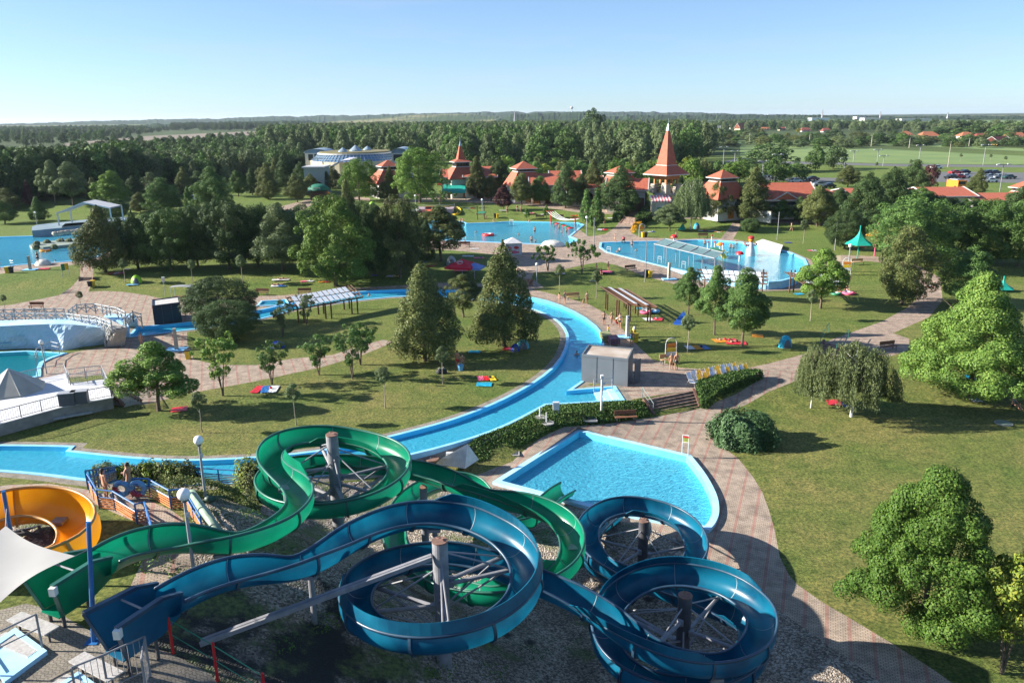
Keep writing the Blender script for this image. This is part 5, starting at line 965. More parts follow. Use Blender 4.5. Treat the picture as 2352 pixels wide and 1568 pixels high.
# village houses
def house(x,yb,w_,ye,yr,wall,roof,lab,dep=9,rz=0,hip=0,name='village_house'):
    Y=G(x,yb).y; k=depth((0,Y,5))/F; return wing(lab,x-w_/2,x+w_/2,yb,ye,yr,dep,m=roof,rz=rz,hip=hip,name=name,wall=wall,cat='house',wins=((-.6,1.3,1.2,2.6),(-.2,1.3,1.2,2.6),(.25,1.3,1.2,2.6),(.65,1.3,1.2,2.6)),doors=((.45,1.1,0,2.1,WOODD),),grp='village houses')
GREYT=mat('grey_tiles',(.17,.18,.18),(.12,.13,.13),sc=1.5,rough=.8)
house(1634,317,44,304,289,WHITE,GREYT,'white two storey house with grey tiled roof and dark windows',rz=-.1)
hs=[(2138,325,46,313,302,PINK,TILEO,'pink walled house with a hipped orange roof',0,4),(2085,316,30,311,301,CREAM,TILEO,'low hipped orange roofed house left of the pink one',0,4),(2225,318,34,312,303,CREAM,TILEO,'hipped orange roofed house right of the pink one',0,4),(2303,333,58,326,313,YEL,TILED,'yellow gabled house with dark red roof near the right edge',.5,0),(2262,320,40,314,306,CREAM,TILED,'brownish roofed house behind the yellow gabled one',0,3),(2338,320,44,315,304,CREAM,TILEO,'orange roofed house at the right edge',0,2),(2300,316,30,311,305,WHITE,TILEO,'small orange roofed house behind the yellow gable',0,2),(1705,300,30,295,283,CREAM,TILEO,'house with an orange gable among trees behind the white house',.6,0),(1733,293,26,287,279,CREAM,TILED,'house with a low red roof and yellow wall high on the village edge',0,3),(1688,296,20,293,286,WHITE,TILED,'dark red roof left of the orange gable',0,0),(1760,300,22,297,292,CREAM,TILEO,'tiny orange roof right of the orange gable',0,2),(1574,291,22,288,283,CREAM,TILED,'dark red roof behind the wood left of the white house',0,0),(1798,300,16,297,292,CREAM,TILED,'brown roof left of the yellow sign',0,0),(1852,303,22,300,293,WHITE,TILED,'brown roof before the industrial halls',0,2),(1900,304,20,301,294,WHITE,TILED,'dark roof right of the yellow sign',0,2),(1455,286,12,284,280,CREAM,TILED,'tiny red roof behind the horizon wood, centre',0,0),(1238,279,22,276,272,CREAM,TILED,'red roofed farmstead left of the big round tree on the horizon',0,0),(1262,277,18,275,271,CREAM,TILEO,'orange roofed farm building on the horizon wood edge',0,0),(2312,303,20,300,297,WHITE,TILED,'small red roof by the horizon on the far right',0,2)]
for x,yb,w_,ye,yr,wl,rf,lab,rz,hip in hs: house(x,yb,w_,ye,yr,wl,rf,lab,rz=rz,hip=hip)
BLUEW=mat('blue_white_cladding',(.50,.58,.72),rough=.6)
for x,yb,w_,ye,lab,m in ((1885,279,40,272,'long white and blue industrial hall near the horizon',BLUEW),(2003,278,34,272,'large white industrial hall right of the road sign',WHITE),(1978,275,20,269,'white hall with a pointed roof near the horizon',WHITE),(2105,279,66,274,'very long pale low hall near the horizon on the right',WHITE),(1600,265,16,263,'small white hall on the far field',WHITE),(1780,267,30,264,'arched pale hall at the far left of the industrial area',ZINC),(725+245,388-20,1,366,'',None)):
    if m is None: continue
    Y=G(x,yb).y; zt=rowz(x,ye,Y); c=(colx(x,yb,Y),Y+15); q=thing('industrial_hall',lab,'hall',(c[0],c[1],2.5)); hw=w_/2/F*Y; rect(q,'wall',c,hw,15,2,zt,m); rect(q,'flat_roof',c,hw*1.01,15.3,zt,zt+Y*.0006,FASC); opening(q,'gate',GLASSD,c,hw,15,.2,2.5,2.5+(zt-2.5)*.5,hw*.25)
for x,yb,w_,lab in ((546,371,12,'white arched barn roof behind the left trees'),(572,382,30,'pale flat roofed shed left of the bath hall')):
    Y=G(x,yb+14).y; c=(colx(x,yb,Y),Y+4); q=thing('barn',lab,'building',(c[0],c[1],2.5)); hw=w_/2/F*Y; rect(q,'wall',c,hw,4,2,rowz(x,yb-3,Y),WHITE); gable(q,c,hw,4,rowz(x,yb-3,Y),rowz(x,yb-9,Y+4),FASC,ov=.3)
Y=3600; x=1313; c=(colx(x,250,Y),Y); q=thing('water_tower','tiny white round water tower on the horizon','water tower',(c[0],c[1],2.5)); zt=rowz(x,245,Y); MB().cyl((*c,2),(*c,zt-6),2.2,n=8).build('shaft',FASC,q); MB().ell((*c,zt-5),(7,7,6)).build('tank',FASC,q,True)
for i,(x,yt,yb) in enumerate(((1888,252,272),(2021,256,273),(2176,258,270),(1175+7,254,258))):
    Y=2600; c=(colx(x,yb,Y),Y); q=thing('pylon','steel electricity pylon on the horizon, '+('left one','middle one','right one','beside the horizon fields')[i],'pylon',(c[0],c[1],2.5)); zt=rowz(x,yt,Y); mb=MB(); frus(mb,c,2,zt,2.6,.5); mb.build('mast',M_STEEL,q); mb=MB()
    for u in (.72,.84,.94): mb.box((c[0],c[1],2+(zt-2)*u),(13*(1.2-u),.8,.8))
    mb.build('cross_arm',M_STEEL,q)
# ---------------------------------------------------------------- far fields and hills
def field(pts,m,lift=.25):
    p=PG(pts); tr=geometry.tessellate_polygon([[Vector((*q,0)) for q in p]]); mb=MB(); mb.v=[(a,b,float(hgt(a,b))+lift) for a,b in p]; mb.f=[tuple(t) for t in tr]; o=mb.build('field',m)
    bm=bmesh.new(); bm.from_mesh(o.data)
    for f in bm.faces:
        if f.normal.z<0: f.normal_flip()
    bm.to_mesh(o.data); bm.free(); struct(o)
FB=mat('ploughed_field',(.20,.155,.11),(.16,.125,.09),sc=.01,coord='World',rough=.95); FG=mat('green_field',(.145,.215,.050),(.10,.165,.042),sc=.03,coord='World',rough=.95); FY=mat('stubble_field',(.26,.21,.12),(.21,.17,.10),sc=.01,coord='World',rough=.95); FM=mat('meadow',(.155,.22,.052),(.11,.175,.045),sc=.05,det=8,coord='World',rough=.95)
field([(140,338),(330,325),(420,320),(560,311),(620,316),(700,312),(620,300),(540,304),(340,313),(150,330)],FB)
field([(250,345),(400,334),(620,318),(560,314),(420,322)],FG,.3)
field([(700,280),(1000,273),(1080,276),(1080,269),(900,268),(760,272)],FB); field([(740,271),(1000,268),(1180,267),(1180,264.5),(1000,264.5)],FG,.5)
field([(1380,276),(1600,277),(1764,275),(1764,271),(1500,269)],FY); field([(1600,278),(1764,280),(2400,283),(2400,278),(2000,275),(1764,274)],FG,.4); field([(1700,283),(2330,294),(2420,293),(2420,285),(1764,279)],FM,.3)
field([(1700,336),(1800,334),(2000,342),(2420,362),(2420,380),(2060,377),(1850,371),(1700,362)],FM,.1); field([(1640,330),(1700,333),(2000,334),(2150,338),(2420,352),(2420,346),(2100,328),(1900,322),(1650,322)],FM,.1)
def ridge(name,crest,Yd,m,seed,amp=6,front=.82,back=1.4):
    r=np.random.RandomState(seed); xs=np.arange(-140,2500,4.0); cy_=np.interp(xs,[p[0] for p in crest],[p[1] for p in crest]); mb=MB(); n=len(xs); w1=np.convolve(r.normal(size=n+20),np.ones(5)/5,'same')[:n]
    for i,x in enumerate(xs):
        Xc=colx(x,cy_[i],Yd); zc=max(rowz(x,cy_[i],Yd)+w1[i]*amp,3.0)
        mb.v+=[(Xc*front,Yd*front,1.5),(Xc*(front+.4*(1-front)),Yd*(front+.4*(1-front)),2.5+(zc-2.5)*.55+abs(r.normal())*amp*.4),(Xc*(front+.75*(1-front)),Yd*(front+.75*(1-front)),2.5+(zc-2.5)*.85+r.normal()*amp*.4),(Xc,Yd,zc),(Xc*back,Yd*back,1.5)]
    for i in range(n-1):
        for k_ in range(4): a=i*5+k_; mb.f.append((a,a+5,a+6,a+1))
    struct(mb.build(name,m))
HILLF=mat('wooded_hill',(.040,.068,.030),(.020,.036,.018),sc=.012,det=9,coord='World',rough=1,spec=0,ramp=(.38,.6))
HILLM=mat('hill_fields',(.19,.18,.085),(.055,.085,.032),sc=.0022,det=6,coord='World',rough=1,spec=0,ramp=(.46,.54))
ridge('hills',[(-100,286),(0,285),(100,283),(195,279),(300,276),(390,274),(500,273),(588,269),(738,266),(848,264),(913,262),(1000,260),(1176,257),(1336,256),(1476,257),(1626,260),(1764,264),(2400,272)],5600,HILLF,1,5)
ridge('hills',[(-100,296),(0,293),(120,291),(260,289),(390,284),(480,282),(600,280),(700,279),(720,290),(2400,292)],2600,HILLF,2,4)
ridge('hills',[(-100,300),(1100,290),(1180,262),(1330,258),(1400,266),(1700,264),(1900,264),(2000,267),(2400,268)],3300,HILLF,3,4)
ridge('hills',[(-100,300),(700,285),(848,272),(960,264),(1080,263),(1180,272),(1300,285),(2400,290)],4200,HILLM,4,2)
# ---------------------------------------------------------------- fixtures, vegetation pieces and props
PW=mat('white_paint',(.60,.60,.59),rough=.45); GREY=mat('grey_paint',(.34,.35,.37),rough=.5); DGREY=mat('dark_grey_paint',(.10,.11,.13),rough=.5); BLK=mat('black_rubber',(.02,.02,.022),rough=.7)
RED=mat('red_paint',(.60,.02,.025),rough=.4); GRNP=mat('green_paint',(.03,.22,.11),rough=.45); BLUP=mat('blue_paint',(.02,.14,.38),(.015,.10,.30),rough=.45); YELP=mat('yellow_paint',(.75,.50,.03),rough=.45)
OPAL=mat('opal_globe',(.86,.86,.84),(.82,.82,.80),rough=.25); BROWN=mat('brown_slats',(.20,.09,.045),(.14,.06,.03),sc=4,rough=.7); TAN=mat('tan_slats',(.50,.30,.15),(.40,.23,.11),sc=4,rough=.7)
SKYB=mat('sky_blue_plastic',(.16,.45,.72),rough=.4); PINKP=mat('pink_cloth',(.72,.12,.22),rough=.8); LIME=mat('lime_cloth',(.30,.62,.02),rough=.6,trans=.2); TEALC=mat('teal_cloth',(.01,.42,.33),rough=.7,trans=.25); ORC=mat('orange_cloth',(.78,.30,.02),rough=.7,trans=.2); CYANC=mat('cyan_cloth',(.02,.45,.68),rough=.6,trans=.2); NAVYC=mat('navy_cloth',(.02,.06,.38),rough=.6,trans=.1); WCL=mat('white_cloth',(.60,.60,.60),rough=.85)
MAT_=lambda n: {'r':RED,'g':GRNP,'b':BLUP,'y':YELP,'w':WCL,'p':PINKP,'c':CYANC,'l':LIME,'o':ORC,'n':NAVYC,'k':BLK,'t':TEALC,'s':SKYB,'G':GREY}[n]
V0=Vector((0,0,0))
def prot(name,label,cat): return thing(name,label,cat,(0,0,0))
# globe lamps
o=prot('globe_lamp','x','lamp'); MB().cyl((0,0,-.1),(0,0,2.7),.065,.05,n=10).build('pole',GREY,o); MB().cyl((0,0,2.66),(0,0,2.74),.10,n=10).build('collar',DGREY,o); MB().ell((0,0,2.92),(.21,.21,.21),16,10).build('globe',OPAL,o,True)
MB().box((.07,-.02,2.2),(.1,.08,.16)).build('junction_box',PW,o); LP=Proto(o)
for x,y,s,l in ((473,1149,1,'white globe lamp on a grey pole beside the blue fenced ramp'),(446,1316,1.12,'white globe lamp rising between the green slide and the brick ramp'),(1233,655,1.02,'globe lamp on the bank left of the thin saplings'),(107,858,1.05,'globe lamp with black spotlights by the turquoise pool'),(1347,542,1.2,'tall globe lamp right of the middle pool corner'),(86,521,1.05,'globe lamp behind the stone stage of the left pool'),(955,482,1.1,'globe lamp behind the kids slide platform'),(1108,494,1.15,'globe lamp on the lawn above the middle pool'),(1947,624,1.3,'globe lamp beside the arched board at the right pool')):
    LP.put(G(x,y),0,l,'white globe lamps',(s,s,s))
# tall poles
def tall(kind,x,yb,yt,l,grp):
    g=G(x,yb); h=zat(g,yt)-g.z; r=max(.07,.00045*g.y); o=thing('floodlight_pole' if kind else 'flag_pole' if kind is None else 'utility_pole',l,'pole',g,0,grp)
    MB().cyl(g,g+Vector((0,0,h)),r*1.2,r*.8,n=6).build('mast',M_STEEL if kind!=0 else STONE,o)
    if kind:
        mb=MB(); mb.bar(g+Vector((-1.3,0,h)),g+Vector((1.3,0,h)),r*1.2); mb.build('cross_arm',M_STEEL,o)
        for sx in (-1.4,1.4): MB().box(g+Vector((sx,0,h+.05)),(.9,.45,.22),0,.15*sx).build('lamp_head',PW,o)
    elif kind==0: MB().box(g+Vector((0,0,h-.4)),(2.2,.12,.12)).build('cross_arm',WOODD,o)
for i,(x,yb,yt,l) in enumerate(((1783,408,355,'twin headed pole behind the long red roof'),(1915,382,350,'twin headed pole before the tree pair on the meadow'),(1939,390,364,'short twin headed pole right of the meadow tree pair'),(1960,373,347,'thin lamp pole at the meadow road, left part'),(2014,380,344,'pole with one long arm on the meadow road'),(2028,382,358,'twin headed pole near the small white cabinet'),(2110,376,334,'tall lamp pole left of the tallest concrete pole'),(2258,380,333,'tall lamp pole right of the parked cars'),(2296,441,378,'tall pole in front of the car park at the right'),(1661,382,338,'lamp pole right of the large spire near the road bend'),(1687,378,347,'second lamp pole right of the large spire'),(1509,370,342,'lamp pole peeking left of the large spire'),(1355,382,355,'lamp pole above the street trees, centre'),(1751,402,370,'lamp pole behind the dark broad tree by the dormer roof'),(1335,360,346,'small lamp pole before the wood, centre'),(1642,338,303,'lamp pole in front of the white house'),(734,424,365,'slim lamp pole before the bath hall entrance'),(1482,349+20,352,'lamp pole close left of the spire tip shaft'))): tall(1,x,yb,yt,l,'street lamp poles')
for x,yb,yt,l in ((2177,384,325,'tallest concrete utility pole on the meadow'),(1721,331,305,'utility pole right of the white house'),(1859,329,308,'utility pole below the yellow sign'),(2001,336,312,'utility pole before the village gardens, middle'),(2088,340,317,'utility pole left of the pink house'),(2225,338,318,'utility pole left of the yellow gabled house')): tall(0,x,yb,yt,l,'utility poles')
for x,yb,yt,l in ((1785,551,487,'thin white mast on the lawn above the right pool'),(1917,575,509,'thin white mast left of the teal cone sunshade'),(1482,648,552,'tall thin green mast by the black and yellow bins'),(1364,566,500,'thin mast at the paved corner between the two pools')): tall(None,x,yb,yt,l,'thin masts')
# railings
def rail(name,lab,pts,z=None,h=1.0,post=GREY,bars='bal',cat='railing',sp=1.5,grp=None,infill=None,rr=.025,rl=None):
    q=[(Vector(p) if len(p)==3 and z is None else (G(*p[:2]) if z is None else P(p[0],p[1],z))) for p in pts]; o=thing(name,lab,cat,q[0],0,grp)
    r1=MB(); r1.tube([p+Vector((0,0,h)) for p in q],rr*1.3,6); r1.build('top_rail',rl or post,o)
    r2=MB(); r2.tube([p+Vector((0,0,h*(.12 if bars=='bal' else .62))) for p in q],rr,5); r2.build('lower_rail',rl or post,o); pb=MB()
    for a,b in zip(q[:-1],q[1:]):
        n=max(1,round((b-a).length/sp))
        for i in range(n):
            p=a.lerp(b,i/n); MB().cyl(p-Vector((0,0,.1)),p+Vector((0,0,h)),rr*1.5,n=6).build('post',post,o)
        if bars=='bal':
            m=int((b-a).length/.16)
            for i in range(m): p=a.lerp(b,i/m); pb.cyl(p+Vector((0,0,h*.12)),p+Vector((0,0,h)),.012,n=4,cap=False)
        elif bars=='x':
            m=max(1,round((b-a).length/1.1))
            for i in range(m):
                p,p2=a.lerp(b,i/m),a.lerp(b,(i+1)/m); pb.bar(p+Vector((0,0,.1)),p2+Vector((0,0,h-.08)),.07); pb.bar(p+Vector((0,0,h-.08)),p2+Vector((0,0,.1)),.07); pb.bar(p,p+Vector((0,0,h+.12)),.10)
        elif bars=='mesh':
            m=5
            for j in range(m): z_=.08+.5*j/(m-1)*h; pb.bar(a+Vector((0,0,z_)),b+Vector((0,0,z_)),.02,.06)
    MB().cyl(q[-1]-Vector((0,0,.1)),q[-1]+Vector((0,0,h)),rr*1.5,n=6).build('post',post,o)
    if pb.v: pb.build({'bal':'balusters','x':'cross_braces','mesh':'slat_panel'}[bars],infill or post,o)
    return o
ORSL=mat('orange_slats',(.62,.24,.08),(.5,.18,.06),rough=.6)
hz=lambda x,y,z: P(x,y,z)
BR=BLUP
def rz_(pts,z): return [tuple(P(a,b,zz)) for a,b,zz in pts]
def rg_(pts,z): return [tuple(G(a,b)) for a,b,zz in pts]
rail('ramp_railing','blue railing with orange slats on the near side of the zigzag brick ramp',rg_([(207,1130,6.0),(229,1168,6.0),(266,1172,6.1),(316,1203,6.2),(338,1198,6.2),(355,1255,6.3)],0),h=.92,post=BR,bars='mesh',infill=ORSL,rr=.028)
rail('ramp_railing','blue railing with orange slats between the ramp turn and the shrubs',rg_([(312,1141,5.9),(346,1142,5.9),(394,1170,5.9),(428,1166,5.9),(466,1232,5.9)],0),h=.92,post=BR,bars='mesh',infill=ORSL,rr=.028)
rail('ramp_railing','long blue railing behind the shrubs along the river side of the ramp',rg_([(203,1122,5.6),(271,1100,4.8),(305,1098,4.4),(375,1100,4.0),(412,1101,3.8),(550,1110,3.2),(588,1100,3.0)],0),h=.92,post=BLUP,bars='mesh',infill=mat('dark_orange_mesh',(.34,.19,.06),rough=.7),rr=.035)
# red posts with green rope
RQ=[(410,1503),(508,1560)]; o=thing('rope_barrier','green rope barrier on red posts beside the blue start box','barrier',G(408,1500))
pp=[(388,1415,1500),(490,1475,1563),(603,1545,1640)]; tops=[]
for x,yt,yb in pp:
    g=G(x+10,yb); z=zat(g,yt); MB().cyl(g,(g.x,g.y,z),.05,n=8).build('post',RED,o); tops.append(Vector((g.x,g.y,z-.1)))
MB().tube(tops,.02,5).build('rope',GRNP,o); MB().tube([t-Vector((0,0,.55)) for t in tops],.015,5).build('rope',GRNP,o)
g=G(212,1400+20); p=thing('red_post','short red post beneath the green start box','post',P(208,1350,6.4)); q=P(208,1350,6.4); MB().cyl(q-Vector((0,0,.3)),q+Vector((0,0,1.0)),.055).build('shaft',RED,p); MB().cyl(q+Vector((0,0,1)),q+Vector((0,0,1.05)),.065).build('cap',RED,p)
# shade sail and posts
SAIL=mat('sail_cloth',(.42,.41,.39),(.39,.38,.36),sc=.8,rough=.9,trans=.15)
pa=P(172,1276,9.9); pb_=P(13,1207,9.9); pc=P(-10,1392,9.9); pd=P(-150,1300,9.9)
def sail(cs):
    n=14; mb=MB(); cen=sum(cs,Vector())/4
    for i in range(n+1):
        for j in range(n+1):
            u,v=i/n,j/n; p=(cs[0]*(1-u)+cs[1]*u)*(1-v)+(cs[3]*(1-u)+cs[2]*u)*v
            e=(4*u*(1-u)*(1-min(1,2*min(v,1-v)*1.2))+4*v*(1-v)*(1-min(1,2*min(u,1-u)*1.2)))*.16
            p=p+(cen-p)*e; p.z-=.28*16*u*(1-u)*v*(1-v)*.5; mb.v.append(tuple(p))
    for i in range(n):
        for j in range(n): a=i*(n+1)+j; mb.f.append((a,a+1,a+n+2,a+n+1))
    return mb
s_=thing('shade_sail','pale grey shade sail stretched above the yellow slide at the left edge','shade sail',(pa+pc)/2); sail([pa,pb_,pd,pc]).build('sail_cloth',SAIL,s_,True)
for nm,x0,y0,x1,y1,zt,lab in (('a',214,1472,203,1198,10.6,'tall blue post holding the sail corner in front of the green slide'),('b',40,1262,8,1127,9.9,'blue post holding the far sail corner by the yellow bowl')):
    b=G(x1,y0) if nm=='a' else P(38,1300,6.3); t=P(x0-11 if nm=='a' else x1,y1,zt)
    if nm=='a': b=G(214,1472); t=P(203,1198,10.75)
    o=thing('sail_post',lab,'post',b); MB().cyl(b-Vector((0,0,.2)),t,.085,.07,n=12).build('shaft',BLUP,o); MB().box(b,(.4,.4,.04)).build('base_plate',BLUP,o)
    MB().tube([t.lerp(b,.22),(pa if nm=='a' else pb_)],.015,5).build('chain',M_STEEL,o)
# foot baths and steel handrails at the bottom left
def bath(lab,q,z):
    c=[P(x,y,z+.15) for x,y in q]; m=sum(c,Vector())/4; o=thing('foot_bath',lab,'basin',(m.x,m.y,z)); inn=[m+(p-m)*.74 for p in c]
    mb=MB()
    for i in range(4):
        j=(i+1)%4; a,b,c2,d=c[i],c[j],inn[j],inn[i]; mb.add([a,b,c2,d,a-Vector((0,0,.4)),b-Vector((0,0,.4)),c2-Vector((0,0,.25)),d-Vector((0,0,.25))],[(0,1,2,3),(0,4,5,1),(3,2,6,7)])
    mb.build('rim',COPEW,o); MB().add([p-Vector((0,0,.08)) for p in inn],[(0,1,2,3)]).build('basin_floor',mat('bath_floor',(.40,.66,.76),(.34,.60,.72),sc=2,rough=.5),o)
bath('pale blue foot bath with steel rails at the left edge of the hill terrace',((-40,1490),(35,1440),(108,1493),(10,1565)),6.5); bath('pale blue foot bath corner at the bottom edge beside the steel railing',((135,1570),(180,1540),(225,1572),(180,1620)),6.5)
rail('steel_railing','bright steel railing over the foot bath at the left edge',rz_([(-30,1560,6.5),(99,1494,6.5)],0),h=1.35,post=M_STEEL,bars='two',sp=4)
rail('steel_railing','steel railing with vertical bars at the bottom left edge',rz_([(180,1620,6.5),(250,1590,6.5),(345,1545,6.5),(338,1600,6.5)],0),h=1.3,post=M_STEEL,bars='bal')
# white box with meter cabinets, small service things
c=[P(x,y,-.2) for x,y in ((1000,1066),(1053,1083),(1100,1058),(1050,1042))]; o=thing('corrugated_cover','white corrugated sloping cover standing on the bank below the river','cover',G(1050,1065))
mb=MB(); A_,B_,C_,D_=P(1000,1066,-.3),P(1068,1076,-.5),P(1100,1055,-.5),P(1040,1045,-.3); up=Vector((0,0,1.15)); E_=P(1074,1019,.9); F_=P(1015,1052,.3)
n=16
for i in range(n):
    for (s,e) in ((i/n,(i+.5)/n),((i+.5)/n,(i+1)/n)):
        k=.035 if s*n%1<.25 else 0; a,b=A_.lerp(B_,s),A_.lerp(B_,e); t0,t1_=F_.lerp(E_,s),F_.lerp(E_,e); kk=Vector((0,-k,k)); mb.add([a+kk,b+kk,t1_+kk,t0+kk],[(0,1,2,3)])
for q in ((A_,F_,D_),(B_,C_,E_),(F_,E_,C_,D_)): mb.add(list(q),[tuple(range(len(q)))])
mb.build('corrugated_sheet',PW,o)
for x,y,l,m in ((1034,1074,'white meter cabinet left in front of the corrugated cover',PW),(1074,1070,'grey meter cabinet right in front of the corrugated cover',GREY),(1277,955,'white box cabinet on legs on the bank below the river',PW)):
    g=G(x,y); o=thing('meter_cabinet',l,'cabinet',g); MB().box(g+Vector((0,0,.85)),(.5,.28,.65)).build('case',m,o); mb=MB()
    for sx in (-.18,.18): mb.box(g+Vector((sx,0,.25)),(.05,.05,.6))
    mb.build('leg',GREY,o); MB().box(g+Vector((0,-.15,.85)),(.42,.02,.55)).build('door',m,o)
g=G(1381,946); o=thing('camera_mast','slim white mast with a camera box in front of the exit steps','mast',g); h=zat(g,868)-g.z; MB().cyl(g,g+Vector((0,0,h)),.085,n=10).build('shaft',PW,o); MB().box(g+Vector((0,0,h+.1)),(.22,.4,.28)).build('camera_box',PW,o); MB().box(g+Vector((.12,0,h-.5)),(.3,.12,.1)).build('bracket',PW,o)
for x,y,l in ((1355,965,'dark square drain grate near the slim white mast'),(1176,1043,'dark square drain grate left of the slide pool'),(2050,1195,'small grate')):
    if l=='small grate': continue
    g=G(x,y); o=thing('drain_grate',l,'grate',g); MB().box(g+Vector((0,0,.06)),(1.1,.9,.12)).build('frame',CONC,o); mb=MB()
    for k_ in range(7): mb.box(g+Vector((-.36+.12*k_,0,.13)),(.05,.66,.04))
    mb.build('bars',DGREY,o)
for x,y,l in ((1243,962,'round pale concrete table on the bank below the river'),(1258,975,'round manhole lid right of the pale concrete table'),(992,1058,'rusty round manhole on the bank left of the corrugated cover')):
    g=G(x,y); o=thing('manhole',l,'manhole',g); MB().lathe(g,[(.02,.22),(.5,.20),(.5,.12),(.25,.1),(.25,-.1)],16).build('lid',CONC if 'rust' not in l else M_RUST,o); MB().cyl(g+Vector((-.1,0,.2)),g+Vector((-.1,0,1.0 if 'table' in l else .26)),.05).build('stem',PW,o)
for x,y,l in ((2305,972,'round greenish manhole cover on the right lawn'),(1363,644,'round greenish cover on the bank under the big canopy view'),(1902,853,'pale cover beside the path'),(1930,834,'x')):
    if l=='x' or 'path' in l: continue
    g=G(x,y); o=thing('manhole_cover',l,'manhole',g); MB().cyl(g,g+Vector((0,0,.07)),.55,n=20).build('lid',mat('verdigris',(.20,.26,.20),rough=.9),o); MB().cyl(g,g+Vector((0,0,.05)),.66,n=20).build('ring',CONC,o)
# yellow pool notice
g=P(1566,1050,-1); g2=P(1580,1052,-1); o=thing('pool_notice','white framed notice with yellow panel beside the slide pool','sign',g); mb=MB(); mb.cyl(g,g+Vector((0,0,1.75)),.03);mb.cyl(g2,g2+Vector((0,0,1.75)),.03); mb.cyl(g+Vector((0,0,1.75)),g2+Vector((0,0,1.75)),.03); mb.cyl(g+Vector((0,0,1.2)),g2+Vector((0,0,1.2)),.03); mb.build('frame',PW,o)
MB().bar(g+Vector((0,0,1.45)),g2+Vector((0,0,1.45)),.03,.42).build('panel',mat('notice_yellow',(.60,.60,.05),rough=.5),o); MB().bar(g+Vector((0,-.02,1.62)),g2+Vector((0,-.02,1.62)),.03,.1).build('red_stripe',RED,o)
mb=MB()
for k_ in range(4): mb.bar(g.lerp(g2,.12)+Vector((0,-.03,1.32+.07*k_)),g.lerp(g2,.85-.1*(k_%2))+Vector((0,-.03,1.32+.07*k_)),.012,.02)
mb.build('text_lines',DGREY,o)
# arched boards
def board(x,yb,h,l,rz=0):
    g=G(x,yb); o=thing('arched_board',l,'sign',g,rz); w_=.42*h/1.9
    mb=MB(); mb.tube([(-w_,0,0),(-w_,0,h*.75)]+[(w_*math.cos(math.pi-math.pi*i/8),0,h*.75+w_*math.sin(math.pi*i/8)) for i in range(9)]+[(w_,0,h*.75),(w_,0,0)],.04,6); mb.build('frame',PW,o,world=False)
    for k_,m in enumerate((ORNG,YELP,WCL)): MB().box((0,-.02,h*(.68-.17*k_)),(w_*1.7,.04,h*.14)).build('info_panel',m,o,world=False)
board(1540,832,2.5,'arched white board with coloured panels behind the wooden bench',.2); board(442,686,2.0,'arched board beside the small bus shelter canopy',.4); board(1474,543,2.4,'arched board by the orange flower bed at the stair foot'); board(1943,632,2.6,'arched board with a clock rack at the right pool end',-.2)
# bins
o=prot('litter_bin','x','bin'); MB().add(*(lambda b:(b.v,b.f))(frus(MB(),(0,0),0,.85,.20,.27,0))).build('body',YELP,o,world=False); MB().box((0,0,.9),(.6,.6,.1)).build('lid',YELP,o,world=False); MB().cyl((-.2,.22,.08),(.2,.22,.08),.08,n=8).build('wheel',BLK,o,world=False); BIN=Proto(o)
for x,y,l,c_ in ((17,627,'yellow bin by the left pool edge','y'),(27,627,'black bin right beside the yellow one at the left pool','k'),(214,659,'yellow bin at the foot of the dark stair','y'),(208,661,'black bin at the foot of the dark stair','k'),(433,824,'yellow bin with a dark lid by the shower tray','y'),(1493,637,'yellow bin by the tall green mast','y'),(1485,635,'black bin by the tall green mast','k'),(1477,545,'yellow bin beside the orange flowers','y'),(1483,545,'black bin beside the orange flowers','k'),(1143,501,'yellow bin on the lawn edge above the middle pool','y'),(1137,500,'black bin on the lawn edge above the middle pool','k'),(1459,785,'small yellow bin next to the sloping pergola shower','y')):
    BIN.put(G(x,y),.2,l,'waste bins',None,{'body':YELP if c_=='y' else BLK,'lid':BLK if c_=='k' or x==433 else YELP,'wheel':BLK})
BIN.done()
# benches
o=prot('park_bench','x','bench')
MB().box((0,-.05,.44),(1.8,.42,.05)).build('seat',TAN,o,world=False); MB().box((0,.24,.72),(1.8,.05,.36),0).build('backrest',TAN,o,world=False)
for sx in (-.75,.75): MB().bar((sx,-.22,0),(sx,-.2,.44),.06).bar((sx,.2,0),(sx,.27,.9),.06).bar((sx,-.22,.42),(sx,.22,.42),.06).build('leg',DGREY,o,world=False)
BE=Proto(o)
for x,y,rz,l,m in ((1536,834,.35,'pale wooden bench in front of the arched board and couple','t'),(1317,688,.3,'light wooden bench by the path near the walking family','t'),(1437,968,.12,'brown bench with green legs at the plaza above the slide pool','b'),(699,677,0,'dark bench left above the big white panelled pergola','b'),(602,678,-.1,'dark bench at the right of the clipped tree pair','b'),(1449,623,.4,'dark bench on the paving beside the right pool','b'),(1970,608,.15,'long pale bench behind the arched board','t'),(1615,547,0,'bench on the lawn above the right pool canopy','b'),(1068,567,0,'dark bench on the paving below the middle pool','b'),(84,710,.0,'reddish bench on the paving beside the footbridge','b'),(2040,804,.3,'brown bench on the small terrace right of the birches','b'),(1285,503,0,'brown bench above the red pole net','b'),(1240,503,0,'bench on the lawn above the middle pool centre','b')):
    BE.put(G(x,y),rz+math.pi*(0),l,'park benches',None,{'seat':BROWN if m=='b' else TAN,'backrest':BROWN if m=='b' else TAN})
BE.done()
